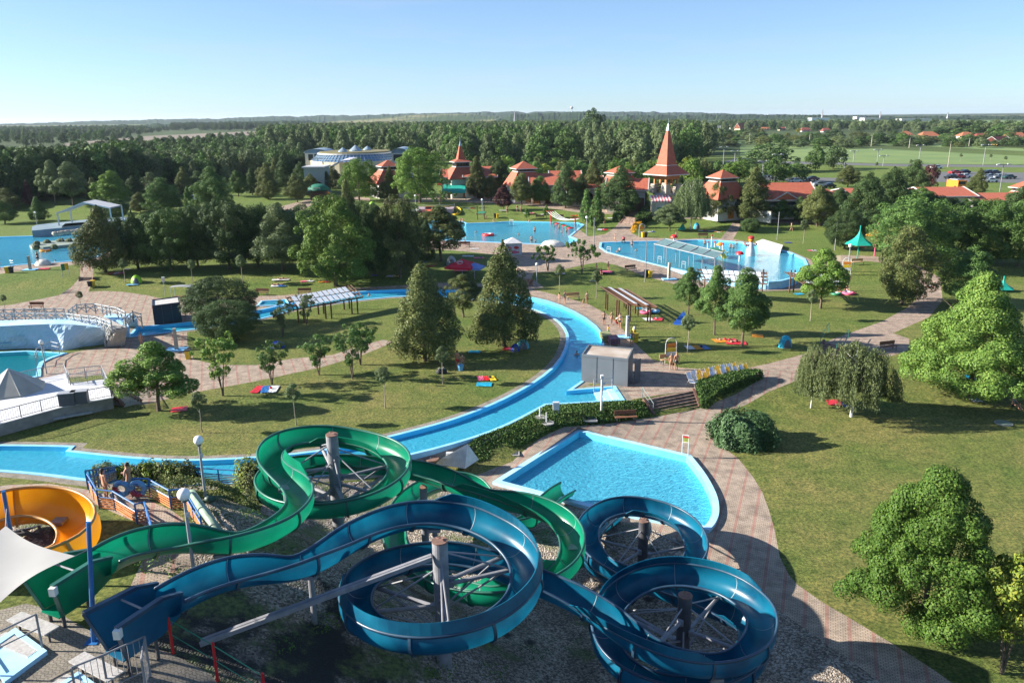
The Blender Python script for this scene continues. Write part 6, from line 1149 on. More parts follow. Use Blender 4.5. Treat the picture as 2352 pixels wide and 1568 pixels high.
# pergolas
PWH=mat('pergola_panel',(.62,.66,.70),(.54,.58,.62),sc=1,rough=.6)
def pergola(lab,nl,nr,fr_,fl,posts,nb,na,panels,th=.09,m=WOODD,gp=.08):
    q=[P(*p) for p in (nl,nr,fr_,fl)]; c=sum(q,Vector())/4; o=thing('pergola',lab,'pergola',(c.x,c.y,float(hgt(c.x,c.y))))
    at=lambda u,v:(q[0]*(1-u)+q[1]*u)*(1-v)+(q[3]*(1-u)+q[2]*u)*v
    mb=MB()
    for v in np.linspace(.03,.97,na): mb.bar(at(0,v)-Vector((0,0,.12)),at(1,v)-Vector((0,0,.12)),th,.16)
    mb.build('beam',BROWN,o); mb=MB()
    for u in np.linspace(0,1,nb): mb.bar(at(u,0),at(u,1),th*.9,.1)
    mb.build('slats',m,o)
    if panels:
        mb=MB(); nu,nv,u0,u1=panels
        for i in range(nu):
            for j in range(nv):
                a=u0+(u1-u0)*(i+gp)/nu; b=u0+(u1-u0)*(i+1-gp)/nu; c1=.04+.92*(j+.07)/nv; d1=.04+.92*(j+.93)/nv; mb.add([at(a,c1)+Vector((0,0,.07)),at(b,c1)+Vector((0,0,.07)),at(b,d1)+Vector((0,0,.07)),at(a,d1)+Vector((0,0,.07))],[(0,1,2,3)])
        mb.build('roof_panels',PWH,o)
    n=(q[1]-q[0]).cross(q[3]-q[0])
    for x,y in posts:
        g=G(x,y); z=q[0].z-(n.x*(g.x-q[0].x)+n.y*(g.y-q[0].y))/n.z; z=min(max(z,g.z+1.2),g.z+3.2); MB().bar(g-Vector((0,0,.2)),Vector((g.x,g.y,z-.15)),.15).build('post',BROWN,o)
    return o,at
pergola('big pergola with white panelled roof between the river and the island lawn',(675,710,1.95),(834,681,1.95),(806,655,2.75),(656,682,2.75),[(686,741),(699,740),(749,732),(762,731),(809,721),(822,719),(732,722),(744,720),(791,711),(803,709)],22,4,(11,2,.06,.90))
pergola('sloping brown pergola with striped white strips beside the river path',(1442,698,2.1),(1510,705,2.0),(1438,663,2.0),(1378,657,2.3),[(1391,709),(1395,713),(1416,727),(1421,728),(1442,739),(1447,738),(1433,705),(1438,709),(1459,720),(1465,725),(1487,739),(1493,741)],4,20,(2,15,.12,.9),gp=.33)
pergola('pergola with white panels behind the three ash trees',(1612,641,2.6),(1763,651,2.6),(1761,625,3.6),(1600,617,3.6),[(1618,662),(1660,665),(1705,668),(1750,670)],20,4,(11,2,.06,.92))
pergola('brown slatted pergola behind the bright green ash tree at the right pool',(1845,652,2.5),(1945,660,2.5),(1957,633,3.2),(1802,624,3.2),[(1813,672),(1822,672),(1866,680),(1874,682),(1930,668),(1940,672)],20,5,(8,2,.12,.88))
o,_=pergola('small picnic shelter with green roof and benches by the middle pool',(1094,491,3.5),(1114,491,3.5),(1117,486,3.8),(1098,486,3.8),[(1097,505),(1113,505)],2,2,(1,1,0,1)); [setattr(k_.material_slots[0],'material',GRNP) for k_ in bpy.data.objects if k_.parent==o and k_.name.startswith('roof_panels')]
# steel canopy over the right pool
q=[P(1502,560,3.55),P(1641,593,3.55),P(1661,580,3.8),P(1528,548,4.1)]; o=thing('pool_canopy','long tilted mesh canopy on white steel posts standing in the right pool','canopy',P(1570,600,1)); at=lambda u,v:(q[0]*(1-u)+q[1]*u)*(1-v)+(q[3]*(1-u)+q[2]*u)*v
MB().add([at(0,0),at(1,0),at(1,1),at(0,1)],[(0,1,2,3)]).build('mesh_roof',mat('shade_mesh',(.13,.22,.22),(.10,.17,.18),sc=2,rough=.6),o); mb=MB()
for u in np.linspace(0,1,6): mb.bar(at(u,0),at(u,1),.09); 
for v in (0,1): mb.bar(at(0,v),at(1,v),.1)
mb.build('frame',GREY,o)
for u in (0,.22,.45,.68,1):
    for v in (.05,.95): p=at(u,v); MB().cyl((p.x,p.y,.5),p,.045,n=8).build('post',GREY,o)
# kiosks
def hut(lab,pts,zb,zt,m,top,name='kiosk',door=None):
    c=[P(x,y,zt) for x,y in pts]; m_=sum(c,Vector())/4; o=thing(name,lab,'hut',(m_.x,m_.y,zb)); pl=[(p.x,p.y) for p in c]; MB().prism(pl,zb-.2,zt-.2).build('wall',m,o)
    inn=offset(pl,-.12); mb=MB()
    for i in range(4):
        j=(i+1)%4; mb.add([(*pl[i],zt),(*pl[j],zt),(*inn[j],zt),(*inn[i],zt),(*pl[i],zt-.25),(*pl[j],zt-.25),(*inn[i],zt-.2),(*inn[j],zt-.2)],[(0,1,2,3),(0,4,5,1),(3,2,7,6)])
    mb.build('parapet',m,o); MB().prism(inn,zt-.19,zt-.10).build('flat_roof',top,o)
    mb=MB()      # panel joints on the front
    for t in (.33,.68):
        a=c[0].lerp(c[3],t); d=(c[3]-c[0]).normalized(); nn=Vector((d.y,-d.x,0)); mb.box((a.x+nn.x*.01,a.y+nn.y*.01,(zb+zt)/2),(.03,.03,zt-zb-.2),math.atan2(d.y,d.x))
    mb.build('panel_joints',DGREY,o); return o,c
o,c=hut('grey metal clad kiosk beside the river with a sandy flat roof',((1336,813),(1352,791),(1455,799),(1443,824)),0,2.55,mat('grey_cladding',(.145,.16,.175),(.125,.14,.155),sc=.8,rough=.55),mat('dusty_roof',(.50,.44,.38),(.34,.27,.21),sc=.5,rough=.9))
d=c[3]; MB().box((d.x+1.0,d.y+1.0,1.1),(1.0,.06,2.1),.9).build('open_door',DGREY,o)
hut('dark navy box hut with pale flat roof beside the left river arm',((349,702),(349,688),(410,680),(413,694)),0,2.35,mat('navy_cladding',(.018,.024,.045),rough=.5),mat('pale_roof',(.50,.48,.45),rough=.9))
rail('hand_rail','small blue grey handrail by the exit steps before the grey kiosk',rz_([(1364,897,.1),(1406,893,.1)],0),h=1.0,post=GREY,bars='two',sp=1)
# beach chairs
o=prot('beach_chair','x','beach chair'); CL=mat('chair_cloth_yellow',(.80,.46,.03),rough=.75,trans=.2); CLB=mat('chair_cloth_blue',(.30,.42,.66),rough=.75,trans=.2)
MB().add([(-.27,.05,.36),(.27,.05,.36),(.27,-.45,.42),(-.27,-.45,.42)],[(0,1,2,3)]).build('seat_cloth',CL,o,world=False); MB().add([(-.27,.05,.36),(.27,.05,.36),(.27,.45,1.15),(-.27,.45,1.15)],[(0,1,2,3)]).build('back_cloth',CL,o,world=False); mb=MB()
for sx in (-.29,.29): mb.tube([(sx,.5,1.2),(sx,.05,.36),(sx,-.5,.43)],.018,5); mb.tube([(sx,.45,0),(sx,.1,.62),(sx,-.4,.62),(sx,-.5,0)],.018,5)
mb.build('tubular_frame',PW,o,world=False); BC=Proto(o); ch=[(1652,1187,'b'),(1697,1172,'b'),(1745,1165,'y'),(1742,1205,'y'),(1800,1190,'y'),(1822,1150,'y'),(1862,1140,'b'),(1865,1180,'b'),(1915,1125,'y'),(1925,1165,'y'),(1965,1112,'b'),(1970,1150,'b'),(2010,1140,'y'),(2020,1105,'b'),(2070,1098,'y'),(2075,1130,'b'),(2130,1118,'b'),(2172,1108,'y')]
od=['first','second','third','fourth','fifth','sixth','seventh','eighth','ninth']; cb_,cy2=0,0
for x,y,c_ in ch:
    if c_=='b': l='pale blue beach chair, %s blue one from the left in the row by the hedge'%od[cb_]; cb_+=1
    else: l='yellow beach chair, %s yellow one from the left in the row by the hedge'%od[cy2]; cy2+=1
    BC.put(G(1176+x/4,588+y/4+1),.75,l,'beach chairs in rows by the hedge',None,{'seat_cloth':CL if c_=='y' else CLB,'back_cloth':CL if c_=='y' else CLB,'tubular_frame':PW})
BC.done()
# parasols and tents
def parasol(x,yb,yt,w_,m,lab,logo=None,n=4):
    g=G(x,yb); k=depth(g)/F; zt=zat(g,yt); R_=w_*k/2*1.05; ze=zt-R_*.42; o=thing('parasol',lab,'parasol',g); MB().cyl(g,(g.x,g.y,zt),.05,n=8).build('pole',GREY,o); v=[(g.x,g.y,zt)]; N=8 if n==8 else 4
    for i in range(N): a=2*math.pi*(i+.3)/N; v.append((g.x+R_*math.cos(a)*1.15,g.y+R_*math.sin(a)*1.15,ze))
    v+=[(a,b,c-.28) for a,b,c in v[1:]]; mb=MB(); mb.add(v,[(0,1+i,1+(i+1)%N) for i in range(N)]+[(1+i,1+N+i,1+N+(i+1)%N,1+(i+1)%N) for i in range(N)]); mb.build('canopy',m,o)
    if logo:
        p=Vector((g.x-R_*.10,g.y-R_*.40,zt-(zt-ze)*.50)); mb=MB(); mb.tube([p+Vector((.42*math.cos(t),.22*math.sin(t)*1.2,.22*math.sin(t)+.16)) for t in np.linspace(0,6.28,16)[:-1]],.035,4,True); mb.tube([p+Vector((-.3,.0,.1)),p+Vector((-.05,.1,.22)),p+Vector((.3,.15,.2))],.05,4); mb.build('logo',WCL,o)
REDC=mat('red_canvas',(.62,.012,.035),rough=.75,trans=.15)
parasol(1062,638,594,72,REDC,'large red parasol with a white oval logo beside the dark grove',True); parasol(1090,640,603,44,mat('blue_canvas',(.16,.25,.55),rough=.8),'blue parasol half hidden behind the large red one')
parasol(1058,446,415,40,REDC,'red parasol in the middle before the smaller spire building',True); parasol(1020,446,416,28,REDC,'red parasol left before the smaller spire building'); parasol(1108,452,422,32,REDC,'red parasol right of the narrow conical tree')
parasol(723,458,441,16,WCL,'small white parasol before the green roofed kiosk',n=8); parasol(750,456,439,14,ORC,'small orange red parasol before the green roofed kiosk',n=8); parasol(713,456,437,12,NAVYC,'small violet parasol left of the green roofed kiosk',n=8)
g=G(1042,452); o=thing('green_awning','wide green fabric awning before the smaller spire building','awning',g); q=[P(1014,441,4.9),P(1070,441,4.9),P(1068,424,6.0),P(1020,424,6.0)]; MB().add(q+[p-Vector((0,0,.3)) for p in q],[(0,1,2,3),(0,4,5,1),(1,5,6,2),(2,6,7,3),(3,7,4,0)]).build('canopy',TEALC,o)
for p in q: MB().cyl((p.x,p.y,2),(p.x,p.y,p.z),.08).build('pole',GREY,o)
g=G(734,460); o=thing('drinks_kiosk','small kiosk with a green canopy and pale lettering band','kiosk',g); MB().box(g+Vector((0,0,1.2)),(4,2.4,2.4)).build('counter',WOODD,o); MB().ell(g+Vector((0,0,2.6)),(2.9,2.2,1.6),14,5,1).build('canopy',mat('dark_green_canvas',(.01,.16,.10),rough=.7),o,True); MB().box(g+Vector((0,-2.0,3.1)),(1.7,.05,.5)).build('sign_band',CREAM,o)
g=P(1178,583,1); o=thing('white_pavilion_tent','white promotional tent with pink red emblems on the pool plaza','tent',g); k=depth(g)/F; w_=37*k/2; zt=zat(g,545); ze=zat(g,556)
MB().box((g.x,g.y,(1+ze)/2),(w_*2,w_*1.8,ze-1),.15).build('side_cloth',WCL,o); mb=frus(MB(),(g.x,g.y),ze,zt,w_*1.1,.05,.15); mb.build('roof_cloth',WCL,o)
for sx,zz,m,s in ((-.45,.62,PINKP,.35),(.35,.62,RED,.45),(-.5,.3,ORC,.25),(.1,.25,PINKP,.5),(.55,.22,RED,.22)):
    mb=MB(); mb.ell((g.x+sx*w_+.1,g.y-w_*.93+sx*w_*.15,1+(ze-1)*zz),(s,.05,s*.55),12,6); mb.build('emblem',m,o)
def cone(x,yb,yt,ye,w_,m,lab,px=None):
    g=G(x,yb); k=depth(g)/F; zt=zat(g,yt); ze=zat(g,ye); R_=w_*k/2; o=thing('cone_sunshade',lab,'sunshade',g); prof=[(.04,zt-g.z)]+[(R_*t**.62*(.15+.85*t),zt-g.z-(zt-ze)*t**.55) for t in (.1,.25,.45,.7,1)]; MB().lathe(g,prof,6).build('canopy',m,o); MB().cyl(g,(g.x,g.y,zt),.09).build('pole',TEALC if m is TEALC else PINKP,o)
cone(1969,595,518,560,66,TEALC,'teal cone shaped sunshade at the right pool lawn'); cone(2008,588,512,540,52,ORC,'orange cone shaped sunshade behind the teal one'); cone(2302,668,634,662,50,TEALC,'low teal pyramid shade at the right edge lawn')
def tent(x,y,w_,h_,m,lab,kind=0,rz=0):
    g=G(x,y); k=depth(g)/F; a=w_*k/2; hh=h_*k*1.05; o=thing('beach_tent',lab,'tent',g,rz)
    if kind==0: MB().ell((0,0,0),(a,a*.8,hh),16,7,1).build('tent_shell',m,o,True,world=False); MB().ell((a*.1,-a*.55,0),(a*.6,a*.35,hh*.7),12,5,1).build('opening',DGREY,o,True,world=False)
    else: MB().add([(-a,-a*.4,0),(a*.7,-a*.6,0),(a,a*.7,0),(-a*.4,a*.7,0),(a*.25,0,hh)],[(0,1,4),(1,2,4),(2,3,4),(3,0,4)]).build('tent_shell',m,o,world=False); MB().add([(-a*.95,-a*.42,.02),(a*.6,-a*.62,.02),(a*.6,-a*1.1,.02),(-a*.9,-a*.9,.02)],[(0,1,2,3)]).build('ground_flap',m,o,world=False)
for a in ((314,649,25,17,LIME,'bright green pop up tent on the left lawn',0),(1564,741,42,27,mat('blue_tent_cloth',(.03,.15,.60),rough=.6,trans=.2),'blue triangular beach tent near the sloping pergola',1),(1803,797,31,27,CYANC,'cyan pop up tent alone on the lawn left of the path',0),(1201,799,30,20,mat('aqua_cloth',(.12,.50,.58),rough=.6,trans=.2),'aqua dome tent under the conical linden at the river bend',0),(1183,806,20,17,NAVYC,'navy dome tent beside the aqua one',0),(1566,527,20,14,TEALC,'green beach tent under the weeping trees',1),(1600,525,15,13,CYANC,'blue pop up tent right of the green one under weeping trees',0),(855,472,14,9,LIME,'lime tent under the big bright trees',0),(1037,608,24,20,GREY,'grey white dome tent left behind the red parasol',0),(637,798,34,15,NAVYC,'dark blue tent in the shade above the multi stemmed tree',0)): tent(*a)
# towels, blankets, air mattresses and bags
TW=[(610,895,56,15,'rbw','red and blue blankets spread below the multi stemmed tree'),(412,941,34,9,'r','dark red blanket near the plaza edge tree'),(1117,870,40,10,'pry','pink and yellow towels on the island lawn'),(1112,884,34,8,'c','turquoise towel just below the pink and yellow ones'),(640,657,34,6,'wb','blue white towel under a sunbather by the grove'),(645,643,38,5,'w','pale towel left of the grove shade'),(706,646,30,5,'pw','pink white towels before the bright tall tree'),(746,647,26,6,'or','orange red towels at the bright tall tree'),(905,635,34,6,'wy','white and yellow towels in the grove shade'),(1090,809,26,6,'c','light blue towels beside the river bend tree'),(1166,802,20,7,'r','red float next to the navy tent'),(1601,799,52,10,'wob','striped towels with stacked green blue mats on the lawn'),(1500,734,42,8,'wr','white and red towels in the pergola shade'),(1474,709,24,4,'cw','blue towels beneath the sloping pergola'),(1665,783,54,9,'or','orange red mat under the first sunbather'),(1690,788,44,9,'r','red sun mat nearest the right ash trunk'),(1740,772,24,8,'o','orange towel right of the right ash tree'),(1391,625,28,8,'p','large pink blanket with sitting girl on the bank'),(1286,629,22,5,'w','white towel over the bank beside the sapling'),(268,628,30,8,'rwp','red towels with a picnic under the corner conical tree'),(292,619,14,4,'w','small white towel right of the corner conical tree'),(305,654,26,5,'s','pale blue towel before the lime pop up tent'),(1948,673,30,6,'r','towels beside the pink and green rings'),(1834,676,20,5,'c','blue towels beneath the brown slatted pergola'),(1915,925,30,12,'r','red orange cloths hanging low under the weeping birch'),(1938,931,16,9,'n','navy bag under the weeping birch'),(1636,531,18,3,'w','white towel on the lawn by the weeping trees'),(1614,531,20,3,'wb','white blue towels under the weeping trees'),(1655,534,16,3,'wp','white towel right of the orange mat'),(1645,533,10,3,'o','tiny orange mat between white towels'),(1668,524,12,5,'r','red float under the round orange gate tree'),(1496,533,16,3,'wn','pale blue towel beside the black bin'),(1383,528,22,8,'wr','pile of white red towels by the columnar thujas'),(1403,501,16,7,'w','white green patterned towels by the hedge'),(1250,493,16,3,'w','white towel above the middle pool'),(1320,496,18,4,'ro','red orange towels left of the columnar thujas'),(1215,490,24,4,'wp','pale towels above the middle pool left'),(1080,479,22,3,'wr','towels before the awning lawn'),(1090,572,20,3,'w','white towel below the middle pool paving'),(1075,589,26,5,'w','white towel near the blue parasol'),(1100,593,24,5,'pr','pink towels right near the blue parasol'),(1155,484,16,3,'w','towel under the purple tree'),(1865,568+8,20,4,'pw','pink white towels under the ball shaped tree'),(2242,921,22,6,'w','white bags at the foot of the bright maple'),(2228,868,22,12,'c','light blue towel seen through the bright maple'),(1980,568,16,4,'r','red towel under the teal cone sunshade'),(1810,568-10,16,3,'n','dark towel left on the upper lawn'),(1846,568-15,14,2,'w','x'),(2305,563,28,5,'b','blue mat in the deep shade at the right edge'),(2135,660,14,4,'r','red bag near the right footpath tree'),(2074,662,8,5,'r','small red ball float on the lawn'),(1058,610+12,30,6,'r','red chairs cloth under the red parasol'),(970,602,24,4,'wb','pale towels in the grove shade right'),(985,612,26,4,'r','dark red towels in the grove shade right'),(860,633,14,5,'n','dark folded chair cloth left of the pale towels'),(100,618,24,5,'r','red air mattress on the lawn below the left pool')]
for x,y,w_,h_,cs,l in TW:
    if l=='x': continue
    g=G(x,y); k=depth(g)/F; o=thing('towel' if 'bag' not in l else 'bag',l,'towel' if 'bag' not in l else 'bag',g,0); rr2=random.Random(x*7+y)
    W_=w_*k; D_=min(h_*k*3.3,2.0); n=len(cs)
    for i,c_ in enumerate(cs):
        mb=MB(); cx2=-W_/2+W_*(i+.5)/n; a_=rr2.uniform(-.3,.3); nx=6; hw_=W_/n*.52; 
        for a in range(nx+1):
            for b in range(nx+1): px_,py_=(a/nx-.5)*2*hw_,(b/nx-.5)*D_; mb.v.append((cx2+px_*math.cos(a_)-py_*math.sin(a_),px_*math.sin(a_)+py_*math.cos(a_),.06+rr2.random()*.035))
        for a in range(nx):
            for b in range(nx): q=a*(nx+1)+b; mb.f.append((q,q+1,q+nx+2,q+nx+1))
        mb.build('cloth',MAT_(c_),o,world=False)
    if n>1 or 'bag' in l: MB().ell((W_*.2,.1,.15),(.15,.12,.11),8,5).build('bag_bundle',MAT_(rr2.choice('nkGr')),o,True,world=False)
def ring(x,y,m,lab,r=.42,z=.12,rz=0,up=False,m2=None,g=None):
    g=g or G(x,y); o=thing('swim_ring',lab,'swim ring',g+Vector((0,0,z)),rz); n=20
    pts=[(r*math.cos(2*math.pi*i/n),0 if up else r*math.sin(2*math.pi*i/n),r*math.sin(2*math.pi*i/n) if up else 0) for i in range(n)]
    MB().tube(pts,r*.34,8,True).build('tube',m,o,True,world=False)
    MB().tube([Vector(p)*1.0+Vector((0,-.01,0)) for p in pts[2:9]],r*.355,8).build('coloured_patch',m2 or WCL,o,True,world=False); return o
for a in ((1483,720,PINKP,'pink and white swim ring under the sloping pergola',.55,.2),(1503,718,SKYB,'pale green blue swim ring right of the pink one',.5,.2),(1948,676,PINKP,'pink swim ring on the lawn at the brown slatted pergola',.6,.15),(1920,677,GRNP,'green swim ring on the lawn left of the pink one',.5,.15)): ring(*a)
# ---------------------------------------------------------------- hedges and shrubs
def shrub(lab,c,rad,n,ls,lm,name='bush',cat='bush',core=True,sp=0):
    r=np.random.RandomState(int(c[0]*7)%999); d=r.normal(size=(n,3)); d[:,2]=np.abs(d[:,2]); d/=np.linalg.norm(d,axis=1)[:,None]
    if 'juniper' in lab: d=np.sign(d)*np.abs(d)**.72
    lump=1+.10*np.sin(d[:,0]*7+d[:,1]*5)+.08*np.sin(d[:,1]*11-d[:,2]*9); pos=d*np.array(rad)*(lump*(.80+.24*r.rand(n)))[:,None]
    nr=d+r.normal(size=(n,3))*.5; nr/=np.linalg.norm(nr,axis=1)[:,None]; u=np.cross(nr,r.normal(size=(n,3))); u/=np.linalg.norm(u,axis=1)[:,None]; v=np.cross(nr,u); s=(ls*(.6+.8*r.rand(n)))[:,None]
    me=leafmesh(pos,u*s,v*s*.5); me.materials.append(LM[lm]); o=thing(name,lab,cat,c); f=bpy.data.objects.new('foliage',me); COL.objects.link(f); f.parent=o
    if not core: return o
    mb=MB(); mb.ell((0,0,0),tuple(q*.78 for q in rad),14,6,1); mb.build('branch_mass',mat('twigs',(.035,.045,.018),(.02,.028,.01),rough=1),o,world=False); return o
g=G(1705,1030); shrub('large round juniper bush beside the slide pool plaza',G(1706,1014),(2.3,2.1,2.15),22000,.10,'juniper')
def hedge(lab,pts,h,lm,n=6000,ls=.09,z=None,name='hedge',cat='hedge',lump=.12,core=True):
    q=[(G(*p) if z is None else P(p[0],p[1],z)) for p in pts]; c=sum(q,Vector())/len(q); pl=[(p.x,p.y) for p in q]; r=np.random.RandomState(int(c.x*13)%997)
    o=thing(name,lab,cat,c); xs=[p[0] for p in pl]; ys=[p[1] for p in pl]; A=[]
    while len(A)<n*.6:
        X=r.uniform(min(xs),max(xs),3000); Y=r.uniform(min(ys),max(ys),3000); k=inpoly(X,Y,pl); A+=list(zip(X[k],Y[k]))
    A=np.array(A[:int(n*.6)]); nz_=np.sin(A[:,0]*2.3)*np.cos(A[:,1]*2.9); zt=hgt(A[:,0],A[:,1])+h*(1+lump*nz_)+r.normal(size=len(A))*.05
    T_=np.column_stack([A,zt]); B=[]
    per=[math.hypot(pl[i][0]-pl[(i+1)%len(pl)][0],pl[i][1]-pl[(i+1)%len(pl)][1]) for i in range(len(pl))]
    for i in range(len(pl)):
        m=int(n*.4*per[i]/sum(per)); t=r.rand(m); a,b=pl[i],pl[(i+1)%len(pl)]; X=a[0]+(b[0]-a[0])*t+r.normal(size=m)*.06; Y=a[1]+(b[1]-a[1])*t+r.normal(size=m)*.06; B.append(np.column_stack([X,Y,hgt(X,Y)+h*r.rand(m)]))
    pos=np.concatenate([T_]+B)-np.array(c); m=len(pos); u=r.normal(size=(m,3)); u/=np.linalg.norm(u,axis=1)[:,None]; v=np.cross(u,r.normal(size=(m,3))); v/=np.linalg.norm(v,axis=1)[:,None]
    me=leafmesh(pos,u*ls,v*ls*.5); me.materials.append(LM[lm]); f=bpy.data.objects.new('foliage',me); COL.objects.link(f); f.parent=o
    if core:
        inn=offset(pl,-.10); zb=min(p.z for p in q); MB().prism(inn,zb-.3,zb+h*.8).build('branch_mass',mat('twigs',(.035,.045,.018),(.02,.028,.01),rough=1),o)
    return o
hedge('trimmed hedge on the bank between the beach chairs and the sloping path',[(1600,893),(1640,880),(1700,868),(1745,866),(1750,870),(1700,890),(1650,915),(1622,940),(1610,938)],.75,'green',11000,z=None,core=False)
hedge('dark trimmed hedge left of the broad stair below the large spire',[(1408,505),(1437,488),(1446,490),(1424,514),(1408,512)],1.5,'green',4000,.12); hedge('dark trimmed hedge right of the broad stair below the large spire',[(1458,512),(1482,488),(1503,489),(1500,502),(1475,517),(1460,518)],1.6,'green',5000,.12)
hedge('low dark ivy covering the bank below the river exit steps',[(1050,1085),(1100,1060),(1176,1035),(1240,1000),(1290,978),(1400,970),(1490,955),(1475,925),(1430,924),(1255,935),(1180,978),(1100,1008),(1060,1040)],.16,'green',14000,.09,name='ground_cover',cat='ground cover',core=False)
bpy.data.objects['ground_cover']['kind']='stuff'
hedge('dark red green rose hedge behind the zigzag ramp',[(372,1124),(470,1132),(590,1130),(600,1150),(540,1155),(400,1150)],.7,'olive',6000,.07,core=False)
YF=leafmat('flower_leaves',(.60,.30,.02),(.25,.22,.03),(.85,.50,.03)); LM['flower']=YF
hedge('bed of orange yellow flowers at the foot of the broad stair',[(1449,532),(1458,519),(1474,514),(1474,518),(1460,528),(1455,536)],.7,'flower',2500,.1,name='flower_bed',cat='flower bed',core=False)
for i,(x,y,h_) in enumerate(((245,1100,1.2),(290,1098,1.0),(330,1100,1.2),(350,1100,1.3),(385,1102,1.4),(405,1104,1.2),(430,1104,1.4),(572,1118,2.2),(590,1125,2.0))):
    g=G(x,y); shrub(['yellowish shrub at the left end of the river side railing','yellowish shrub behind the man with the swim ring','yellowish shrub right behind the figure eight ring','tall shrub before the middle of the river side railing','second tall shrub at the river side railing','low shrub left of the nearer globe lamp pole','shrub just left of the globe lamp by the railing','shrub beside the left edge of the green loop','shrub under the left edge of the green loop'][i],g,(1.0,.8,h_),900,.09,'yellow' if i%2 else 'olive')
for i,(x,y,h_,lm) in enumerate(((480,1190,.5,'green'),(540,1240,.4,'green'),(700,1300,.35,'green'),(815,1320,.4,'green'),(860,1300,.5,'green'),(1000,1540,.35,'light'),(1120,1545,.3,'light'),(740,1430,.35,'light'),(640,1480,.3,'green'),(1215,1500,.35,'green'),(560,1190,.5,'green'),(1640,1310,.3,'light'),(430,1330,.5,'light'),(350,1300,.4,'light'))):
    g=G(x,y); shrub('weed clump '+['beside the pale green pipe','below the green pipe end','between green and blue chutes','left of the first blue loop','above the first blue loop edge','in front of the first blue column','right of the bottom centre grass','under the long girder','left of the girder end','between the two big blue loops','behind the green chute start','at the shadowed plaza edge','beside the ramp foot','under the green chute start'][i],g,(.85,.6,h_*.7),170,.05,lm,'weed_clump','weeds',False)['group']='weed clumps under the slides'
# ---------------------------------------------------------------- left bridge, rock wall, deck, stage
ROCK=mat('white_rock_paint',(.50,.60,.70),(.30,.50,.64),sc=.35,det=8,rough=.85,bump=.35,bsc=2.2)
base=[P(*p,-.4) for p in ((-90,812),(0,811),(60,808),(110,811),(142,815),(190,804),(243,797))]; top=[P(*p,z) for p,z in (((-90,751),2.6),((0,749),2.6),((60,746),2.6),((110,744),2.6),((150,744),2.6),((200,748),2.4),((243,754),2.2))]
o=thing('rock_wall','white painted artificial rock wall with blue logo above the turquoise pool','wall',base[2]); n=60; mb=MB(); r=random.Random(4)
def lerpl(l,t): s=t*(len(l)-1); i=min(int(s),len(l)-2); return l[i].lerp(l[i+1],s-i)
for i in range(n+1):
    for j in range(13):
        a,b=lerpl(base,i/n),lerpl(top,i/n); p=a.lerp(b,j/12); k=r.uniform(-.04,.04)+.06*math.sin(i*.7+j*.9); mb.v.append((p.x,p.y-k if 0<j<12 else p.y,p.z))
    b=lerpl(top,i/n); mb.v.append((b.x,b.y+2.5,b.z)); mb.v.append((b.x,b.y+2.6,-.3))
for i in range(n):
    for j in range(14): q=i*15+j; mb.f.append((q,q+1,q+16,q+15))
mb.build('rock_face',ROCK,o)
# logo: green tile, blue wave, words
bk=Vector((base[1].lerp(top[1],.4).x,base[1].lerp(top[1],.4).y,0)); X0=P(0,790,1.1)
def plate(nm,pts,m,dz=.12,par=o):      # flat painted sign piece set against the wall, pts photo points
    q=[]
    for x,y in pts:
        t=(x+90)/333; bb=lerpl(base,t*.75+.02); tt_=lerpl(top,t*.75+.02); d=ray(x,y); 
        Yp=bb.y+.35; s=Yp/d.y; p=Vector((d.x*s,Yp-.35,CAMZ+d.z*s)); q.append(p)
    q2=[p+Vector((0,.35,0)) for p in q]; k=len(q); mb=MB(); mb.add(q+q2,[tuple(range(k))]+[(i,i+k,(i+1)%k+k,(i+1)%k) for i in range(k)]); return mb.build(nm,m,par)
plate('logo_green_tile',((-8,759),(11,757),(16,776),(-8,777)),mat('logo_green',(.20,.32,.05),rough=.7)); plate('logo_black_curve',((-8,766),(0,765),(9,770),(14,775),(2,775),(-8,772)),BLK)
plate('logo_blue_wave',((-40,783),(10,781),(28,770),(40,768),(46,773),(38,773),(37,778),(47,781),(48,786),(38,790),(15,791),(-40,792)),mat('logo_blue',(.02,.13,.38),rough=.6))
def words(txt,p,size,m,par,rx=90,rz=0,nm='lettering'):
    cu=bpy.data.curves.new(nm,'FONT'); cu.body=txt; cu.size=size; cu.extrude=.015; to=bpy.data.objects.new(nm,cu); COL.objects.link(to); dg=bpy.context.evaluated_depsgraph_get(); me=bpy.data.meshes.new_from_object(to.evaluated_get(dg)); bpy.data.objects.remove(to)
    ob=bpy.data.objects.new(nm,me); COL.objects.link(ob); me.materials.append(m); ob.parent=par; ob.location=Vector(p)-Vector(par.location); ob.rotation_euler=(R(rx),0,rz); return ob
w0=ray(-10,784); Yp=base[1].y-.12; s=Yp/w0.y; words('AQUACITY',(w0.x*s,Yp,CAMZ+w0.z*s),.62,WCL,o); w0=ray(-12,789); s=Yp/w0.y; words('ZALAEGERSZEG',(w0.x*s,Yp,CAMZ+w0.z*s),.24,SKYB,o)
LB=mat('light_timber',(.42,.44,.44),(.34,.36,.36),sc=3,rough=.7)
o=thing('footbridge','pale timber footbridge deck and stair with cross braced rails over the rock wall','bridge',P(100,740,2.2)); dk=[P(*p,2.25) for p in ((-60,742),(0,740),(100,738),(160,741),(225,748),(262,758),(292,752),(240,728),(200,722),(160,728),(60,732),(-60,732))]; MB().prism([(p.x,p.y) for p in dk],2.0,2.25).build('deck',mat('deck_boards',(.38,.35,.31),(.30,.28,.25),sc=3,rough=.8),o)
tl,tr=P(264,757,2.25),P(290,752,2.25); bl,br=P(243,795,0),P(285,793,0)
